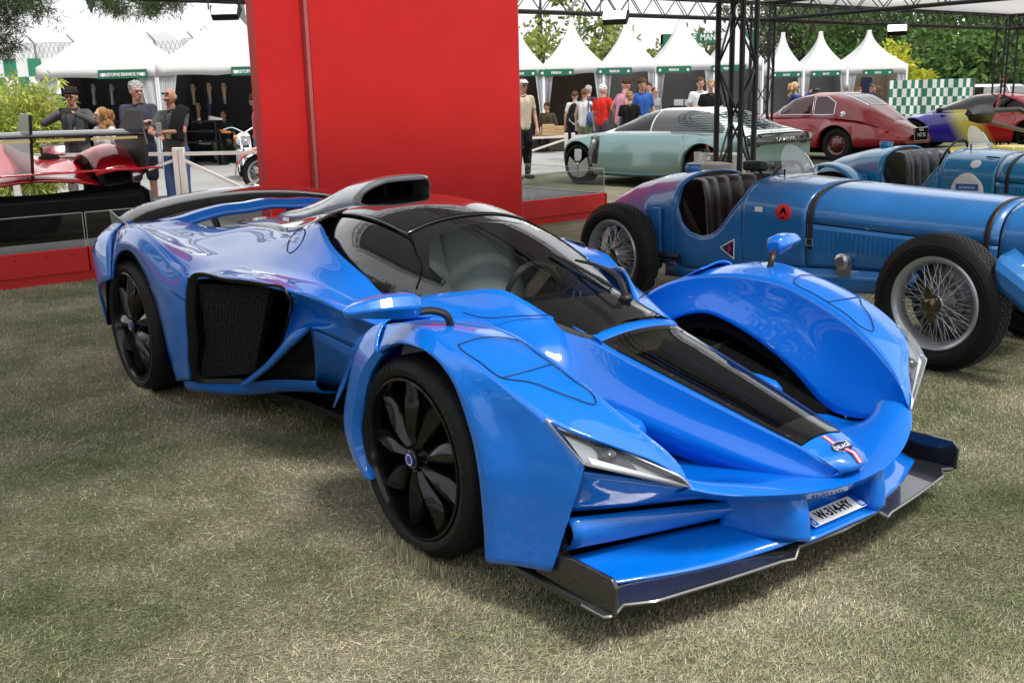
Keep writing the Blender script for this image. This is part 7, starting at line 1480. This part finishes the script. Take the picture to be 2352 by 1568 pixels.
# right group between fence and tents
Rr = [('man in beige shirt and white cap at the right edge of the red wall', 1199, 181, 19.6, -60, dict(shirt=(.42, .36, .27), legs=(.015, .015, .017), hat=(.6, .6, .6), glasses=True, vox=.018)),
      ('woman in white top and long black skirt with her back turned', 1320, 209, 25.0, 80, dict(shirt=(.6, .6, .6), legs=(.012, .012, .014), bottom='skirt', female=True, hair=('bun', (.10, .05, .025)))),
      ('person in white sleeveless top and green trousers', 1342, 205, 24.0, 55, dict(shirt=(.62, .62, .62), legs=(.16, .19, .11), sleeve='none', female=True, hair=('short', (.16, .09, .045)), armR=((.28, -.12, 1.20), (.1, -.8, -.6)))),
      ('grey haired man in dark shirt standing behind the group', 1351, 197, 27.0, 60, dict(shirt=(.05, .05, .07), hair=('short', (.4, .4, .4)))),
      ('white haired man in bright red shirt', 1384, 195, 23.0, 50, dict(shirt=(.62, .03, .02), legs=(.06, .065, .09), bottom='shorts', hair=('short', (.6, .6, .58)), headyaw=-30, armR=((.20, -.20, 1.02),))),
      ('tall man in pink polo leaning to the right', 1427, 181, 22.0, 25, dict(shirt=(.62, .28, .38), legs=(.04, .06, .13), hair=('short', (.07, .04, .025)), headpitch=18, lean=7, armR=((.08, -.24, 1.0), (-.9, -.6, 0)), armL=((.12, .26, 1.0), (-.9, .6, 0)))),
      ('fair haired boy in black shirt seen from behind', 1446, 211, 21.4, 70, dict(shirt=(.012, .012, .013), legs=(.02, .02, .025), hair=('short', (.30, .20, .10)), headyaw=-30)),
      ('curly haired young man in royal blue polo', 1474, 181, 22.2, -75, dict(shirt=(.03, .10, .36), legs=(.06, .06, .08), hair=('curly', (.09, .05, .03)), headyaw=-10)),
      ('man with dark hair inside the grey tent doorway', 1489, 191, 29.5, -100, dict(shirt=(.07, .05, .05))), ('woman in grey top inside the grey tent', 1503, 201, 29.0, -60, dict(shirt=(.25, .26, .27), female=True, hair=('bun', (.08, .04, .02)))),
      ('young man in white shirt behind the mint car', 1608, 179, 24.0, -85, dict(shirt=(.68, .68, .68), legs=(.05, .05, .07), hair=('short', (.10, .06, .04)))),
      ('blond young man in black shirt behind the mint car', 1632, 184, 23.2, -92, dict(shirt=(.012, .012, .014), legs=(.04, .04, .05), skin='pale', hair=('short', (.36, .24, .12)))),
      ('woman with curly blonde hair and sunglasses raising a camera', 1824, 188, 26.0, -20, dict(shirt=(.03, .06, .22), female=True, hair=('curlylong', (.50, .36, .18)), glasses=True, sleeve='long', armL=((.40, .02, 1.50), (0, .6, -.8)), armR=((.40, -.06, 1.50), (0, -.6, -.8)))),
      ('man in dark jacket with grey hair before the last tents', 1944, 195, 31.0, 60, dict(shirt=(.02, .02, .022), sleeve='long', hair=('short', (.3, .3, .3)))), ('man in brown hat and dappled shirt', 1974, 199, 30.5, -120, dict(shirt=(.36, .31, .22), hat=(.20, .06, .03))),
      ('man in blue cap and navy shirt by the last tent', 2001, 192, 31.2, -60, dict(shirt=(.02, .025, .06), hat=(.08, .11, .18))), ('woman with long brown hair in dark grey top', 2016, 197, 30.6, 170, dict(shirt=(.05, .05, .055), sleeve='long', female=True, hair=('long', (.12, .07, .035)))),
      ('man in white shirt beside the far truss post', 2305, 173, 29.5, -170, dict(shirt=(.68, .68, .70), hair=('short', (.09, .05, .03)), skin='tan', sleeve='long'))]
PP = {}
for lb, u, v, Y, fc, kw in Rr:
    kw.setdefault('vox', .021); PP[lb] = (person(lb, spot(u, Y), fc, min(1.95, tall(u, v, Y)), **kw), fc)
person('person in brown jacket seated by the boot crates', np.array([lx(1256, 29), 29.0, .02]), -110, 1.7, 'tan', (.06, .045, .03), (.03, .03, .045), 'long', sit=True, vox=.022, headyaw=-30, headpitch=10)
tag(G().box((-.6, -.2, .02), (.6, .25, .44)).done('bench', 'brown_booth', loc=(lx(1262, 29.1), 29.05, 0), bevel=.02), 'low dark bench under the seated person in brown', 'bench')
tag(G().box((-.25, -.2, .02), (.25, .25, .44)).done('stool', 'satin_black', loc=(lx(508, LY+2.4), LY+2.42, 0), bevel=.02), 'dark stool under the seated man in the left tent', 'stool')
(r, A, up, hd), fc = PP['woman in white top and long black skirt with her back turned']
o = thing('backpack', 'black backpack on the woman in the long skirt', 'backpack', r.location+Vector((0, 0, 0)), rad(fc)); G().ball(up(-.20, .0, 1.22), (.09, .14, .22), 14, 10).done('bag', cloth((.012, .012, .013)), o); G().ball(up(-.27, .0, 1.12), (.05, .10, .10), 12, 8).done('pocket', cloth((.02, .02, .022)), o)
(r, A, up, hd), fc = PP['person in white sleeveless top and green trousers']
o = thing('shoulder_bag', 'blue cloth bag on the shoulder of the person in green trousers', 'bag', r.location, rad(fc)); G().ball(up(-.05, -.22, 1.05), (.16, .09, .16), 14, 10).done('bag', cloth((.05, .09, .20)), o); G().tube([up(-.15, -.2, 1.15), up(-.02, -.14, 1.5), up(.08, -.2, 1.15)], .015, 6, smooth=12).done('bag_strap', cloth((.05, .09, .20)), o)
(r, A, up, hd), fc = PP['woman with curly blonde hair and sunglasses raising a camera']
o = thing('camera', 'black camera raised by the curly blonde woman', 'camera', r.location, rad(fc)); c = up(.50, 0, 1.55); G().box(c-np.array([.04, .07, .05]), c+np.array([.04, .07, .05])).done('camera_body', 'satin_black', o, bevel=.015); G().lathe([(0, .14), (.04, .13), (.045, 0)], 16, 'x', c).done('camera_lens', 'gloss_black', o)
# ------------------------------------------------------------------ trees and shrubs
def leafmat(name, col, var=.45, trans=.35):
    m = mat(name, col, .6, spec=.25); n, l, b = nodes(m); at = n.new('ShaderNodeAttribute'); at.attribute_name = 'tint'
    mu = n.new('ShaderNodeMixRGB'); mu.blend_type = 'MULTIPLY'; mu.inputs[0].default_value = 1; mu.inputs[1].default_value = (*col, 1); l(at.outputs['Color'], mu.inputs[2]); l(mu.outputs[0], b.inputs['Base Color'])
    t = n.new('ShaderNodeBsdfTranslucent'); l(mu.outputs[0], t.inputs[0]); mx = n.new('ShaderNodeMixShader'); mx.inputs[0].default_value = trans; l(b.outputs[0], mx.inputs[1]); l(t.outputs[0], mx.inputs[2]); l(mx.outputs[0], n['Material Output'].inputs['Surface']); return m
leafmat('leaf_green', (.10, .17, .04)); leafmat('leaf_deep', (.085, .16, .05)); leafmat('leaf_lime', (.42, .44, .05)); leafmat('leaf_olive', (.20, .24, .06)); leafmat('leaf_bamboo', (.36, .42, .10)); leafmat('leaf_pine', (.06, .085, .038)); leafmat('leaf_grey', (.13, .17, .095))
def leaves(name, m, parent, C, size, n_per, rad_c, rng, droop=.2, aspect=.5, flat=.6):
    "C: clump centres; every clump carries n_per leaf blades"
    C = np.asarray(C, float); n = len(C)*n_per; c = np.repeat(C, n_per, 0); rc_ = np.repeat(np.broadcast_to(rad_c, (len(C),)), n_per)
    d = rng.normal(size=(n, 3)); d /= np.linalg.norm(d, axis=1)[:, None]; p = c+d*(rc_*rng.random(n)**.45)[:, None]*np.array([1, 1, flat])
    ax = rng.normal(size=(n, 3))+d*.8; ax[:, 2] -= droop; ax /= np.linalg.norm(ax, axis=1)[:, None]; sd = np.cross(ax, rng.normal(size=(n, 3))); sd /= np.linalg.norm(sd, axis=1)[:, None]
    s = size*rng.uniform(.6, 1.35, n)[:, None]; V = np.empty((n, 4, 3)); V[:, 0] = p; V[:, 1] = p+ax*s*.5+sd*s*aspect*.5; V[:, 2] = p+ax*s; V[:, 3] = p+ax*s*.5-sd*s*aspect*.5
    me = bpy.data.meshes.new(name); me.vertices.add(4*n); me.loops.add(4*n); me.polygons.add(n); me.vertices.foreach_set('co', V.reshape(-1)); me.loops.foreach_set('vertex_index', np.arange(4*n, dtype=np.int32)); me.polygons.foreach_set('loop_start', np.arange(0, 4*n, 4, dtype=np.int32)); me.update(); me.validate()
    t = np.repeat(rng.uniform(.7, 1.35, len(C)), n_per)*rng.uniform(.75, 1.25, n); col = np.ones((n, 4, 4)); col[..., 0] = (t*rng.uniform(.85, 1.2, n))[:, None]; col[..., 1] = t[:, None]; col[..., 2] = (t*rng.uniform(.7, 1.1, n))[:, None]
    a = me.color_attributes.new('tint', 'FLOAT_COLOR', 'POINT'); a.data.foreach_set('color', col.reshape(-1).astype(np.float32)); me.materials.append(M(m)); o = bpy.data.objects.new(name, me); COL.objects.link(o); o.parent = parent; return o
def tree(label, P, H, crown, m, seed, leaf=.22, clumps=130, n_per=70, rc=.9, trunk=.25, z0=.35, name='tree', group='trees behind the show', gaps=.0):
    "crown: semi-axes (x, y, z) of the foliage; trunk with limbs reaching into it"
    rng = np.random.default_rng(seed); r = thing(name, label, 'tree', P, 0, group); cx, cy, cz = crown; zc = H-cz
    lobes = [(np.array([0, 0, zc]), 1.)]+[(np.array([math.cos(a)*cx*.55, math.sin(a)*cy*.55, zc+rng.uniform(-.5, .4)*cz]), rng.uniform(.45, .7)) for a in rng.uniform(0, 6.28, 7)]
    C = []
    for i in range(clumps):
        o, s = lobes[rng.integers(len(lobes))]; d = rng.normal(size=3); d /= np.linalg.norm(d); C.append(o+d*np.array([cx, cy, cz])*s*rng.uniform(.55, 1.)*(1 if s == 1. else .9))
    C = np.array(C); C = C[C[:, 2] > H*z0*.6]
    g = G().tube([(0, 0, -.05), (.05, .02, zc*.4), (-.05, .0, zc), (.0, 0, H*.9)], [trunk, trunk*.75, trunk*.5, trunk*.1], 10, smooth=14)
    for i in rng.choice(len(C), min(16, len(C)), replace=False):
        c = C[i]; b = np.array([0, 0, max(zc*.35, c[2]-cz*.8)]); g.tube([b, b*.5+c*.5+np.array([0, 0, .15]), c], [trunk*.35, trunk*.2, trunk*.06], 6, smooth=8)
    g.done('trunk', 'bark', r); leaves('crown', m, r, C, leaf, n_per, rc*rng.uniform(.6, 1.2, len(C)), rng); return r
def tx(u, Y): return ony(u, 200, Y)[0]
def tz(u, v, Y): return ony(u, v, Y)[2]
# behind the right tents
tree('light green tree rising behind the tents right of the red wall', (tx(1245, 42), 42, 0), tz(1245, -60, 42), (4.0, 3.2, 3.6), 'leaf_olive', 3, .24, 120, 60, .8, z0=.3)
tree('darker conical tree behind the tent with the round sign', (tx(1368, 46), 46, 0), tz(1368, 18, 46), (1.9, 1.9, 2.6), 'leaf_grey', 4, .2, 90, 70, .6, z0=.3)
for i, (u, v, Y, cx, cz, mm, lb) in enumerate(((1870, -120, 52, 5.0, 5.5, 'leaf_grey', 'large grey green tree behind the middle truss post'), (1990, -160, 56, 6.0, 6.5, 'leaf_grey', 'large grey green tree behind the last tents'), (2130, -150, 48, 5.0, 5.6, 'leaf_deep', 'broad deep green tree behind the lit floodlight'), (2250, -140, 44, 4.8, 5.2, 'leaf_deep', 'broad deep green tree behind the checkered banner'), (2390, -130, 40, 4.4, 5.0, 'leaf_deep', 'broad deep green tree at the right edge'), (2330, 60, 40, 3.0, 2.3, 'leaf_green', 'lower green tree at the right edge behind the man in white'))):
    tree(lb, (tx(u, Y), Y, 0), tz(u, v, Y), (cx, cx*.8, cz), mm, 20+i, .30, 210, 75, 1.25, .4, z0=.12)
tree('yellow green young tree beside the last right tent', (tx(2052, 37), 37, 0), tz(2052, 88, 37), (1.35, 1.2, 1.35), 'leaf_lime', 40, .20, 90, 60, .42, .09, z0=.3)
for i, (u, Y, H, w) in enumerate(((2100, 42, 2.6, 2.6), (2190, 42, 2.9, 2.8), (2290, 41, 2.7, 2.6))):
    tree(['dark green bush left behind the checkered banner', 'dark green bush in the middle behind the checkered banner', 'bright green bush behind the man in white'][i], (tx(u, Y), Y, 0), H, (w, 1.5, 1.4), ['leaf_deep', 'leaf_deep', 'leaf_bamboo'][i], 60+i, .2, 70, 70, .6, .08, z0=.05, name='bush', group='bushes behind the banner')
tree('thin green tree showing between the left tents', (tx(498, 40), 40, 0), tz(498, 95, 40), (.9, .9, 1.0), 'leaf_olive', 71, .18, 26, 50, .4, .08, z0=.3)
tree('small tree showing above the right tents', (tx(1488, 44), 44, 0), tz(1488, 92, 44), (1.0, .9, .9), 'leaf_olive', 72, .18, 26, 50, .4, .08, z0=.3)
tree('green tree top showing beside the left edge of the red wall', (tx(535, 46), 46, 0), tz(535, 12, 46), (1.3, 1.2, 1.2), 'leaf_olive', 73, .18, 26, 50, .4, .12, z0=.3)
# bamboo at the left
bmb = thing('bamboo_clump', 'pale green bamboo clump at the left behind the track car', 'plant', (tx(38, 17), 17.0, 0)); bmb.scale = (.88, .88, .93); rng = np.random.default_rng(5); C = []
for i in range(34):
    a, b = rng.uniform(-.75, .75), rng.uniform(-.5, .5); h = rng.uniform(1.5, 2.15); G().tube([(a*.6, b*.6, 0), (a*.8, b*.8, h*.6), (a*1.1, b*1.1, h)], [.012, .009, .004], 5, smooth=8).done('cane', 'leaf_bamboo_cane' if 'leaf_bamboo_cane' in MATS else mat('leaf_bamboo_cane', (.16, .20, .06), .5), bmb)
    for t in np.linspace(.18, 1.0, 12): C.append((a*(.6+.5*t)+rng.normal(0, .07), b*(.6+.5*t)+rng.normal(0, .07), h*t+rng.normal(0, .05)))
leaves('foliage', 'leaf_bamboo', bmb, C, .17, 26, .18, rng, .5, .16)
# pine boughs reaching in at the top left
pn = thing('pine_tree', 'pine tree with needle boughs reaching in at the upper left', 'tree', (tx(-160, 21), 21, 0), 0, 'trees behind the show'); px = tx(-160, 21); rng = np.random.default_rng(8); C = []; g = G().tube([(0, 0, 0), (.1, 0, 3), (0, 0, 7)], [.3, .25, .12], 10, smooth=10)
for (u, v, k, sp_) in ((8, -4, 14, .22), (45, 2, 12, .20), (18, 30, 9, .18), (75, -2, 7, .15), (5, 70, 8, .15), (15, 100, 5, .10), (8, 125, 4, .08), (95, 30, 5, .12), (252, 2, 10, .13), (268, 16, 6, .09), (338, 0, 10, .13), (348, 18, 6, .08), (402, -4, 10, .12)):
    c = ony(u, v, 21)-np.array([px, 21, 0]); g.tube([(0, 0, min(6.5, c[2]+.9)), (c[0]*.5, 0, c[2]+.8), c], [.09, .05, .015], 6, smooth=10)
    for _ in range(k*3): C.append(c+rng.normal(size=3)*np.array([sp_, .3, sp_*.75]))
g.done('trunk', 'bark', pn); leaves('crown', 'leaf_pine', pn, C, .17, 34, .13, rng, .3, .07)

# unseen wood added around the photographer to darken what the bodywork mirrors
rng = np.random.default_rng(77); C = []; g = G()
for x in np.linspace(-24, 24, 9):
    y = -15-rng.uniform(0, 5); h = rng.uniform(7, 10); g.tube([(x, y, 0), (x+.2, y, h*.7)], [.25, .12], 8)
    for _ in range(34): d = rng.normal(size=3); d /= np.linalg.norm(d); C.append(np.array([x, y, h*.62])+d*np.array([3.2, 2.2, h*.38])*rng.uniform(.5, 1))
for x, y in ((-12.5, 1), (-14, 5), (-16.5, 9), (-20, 14), (-13, -5), (27, 36), (30, 28), (31, 20), (28, 12), (22, 3)):
    h = rng.uniform(7, 9); g.tube([(x, y, 0), (x+.2, y, h*.7)], [.25, .12], 8)
    for _ in range(34): d = rng.normal(size=3); d /= np.linalg.norm(d); C.append(np.array([x, y, h*.52])+d*np.array([2.4, 2.4, h*.46])*rng.uniform(.4, 1))
wd = thing('added_woodland', 'wood beside and behind the viewer, mirrored in the bodywork', 'trees'); g.done('trunks', 'bark', wd); leaves('crowns', 'leaf_deep', wd, C, .5, 40, 1.2, rng)
for o_ in [wd]+list(wd.children): o_['kind'] = 'stuff'
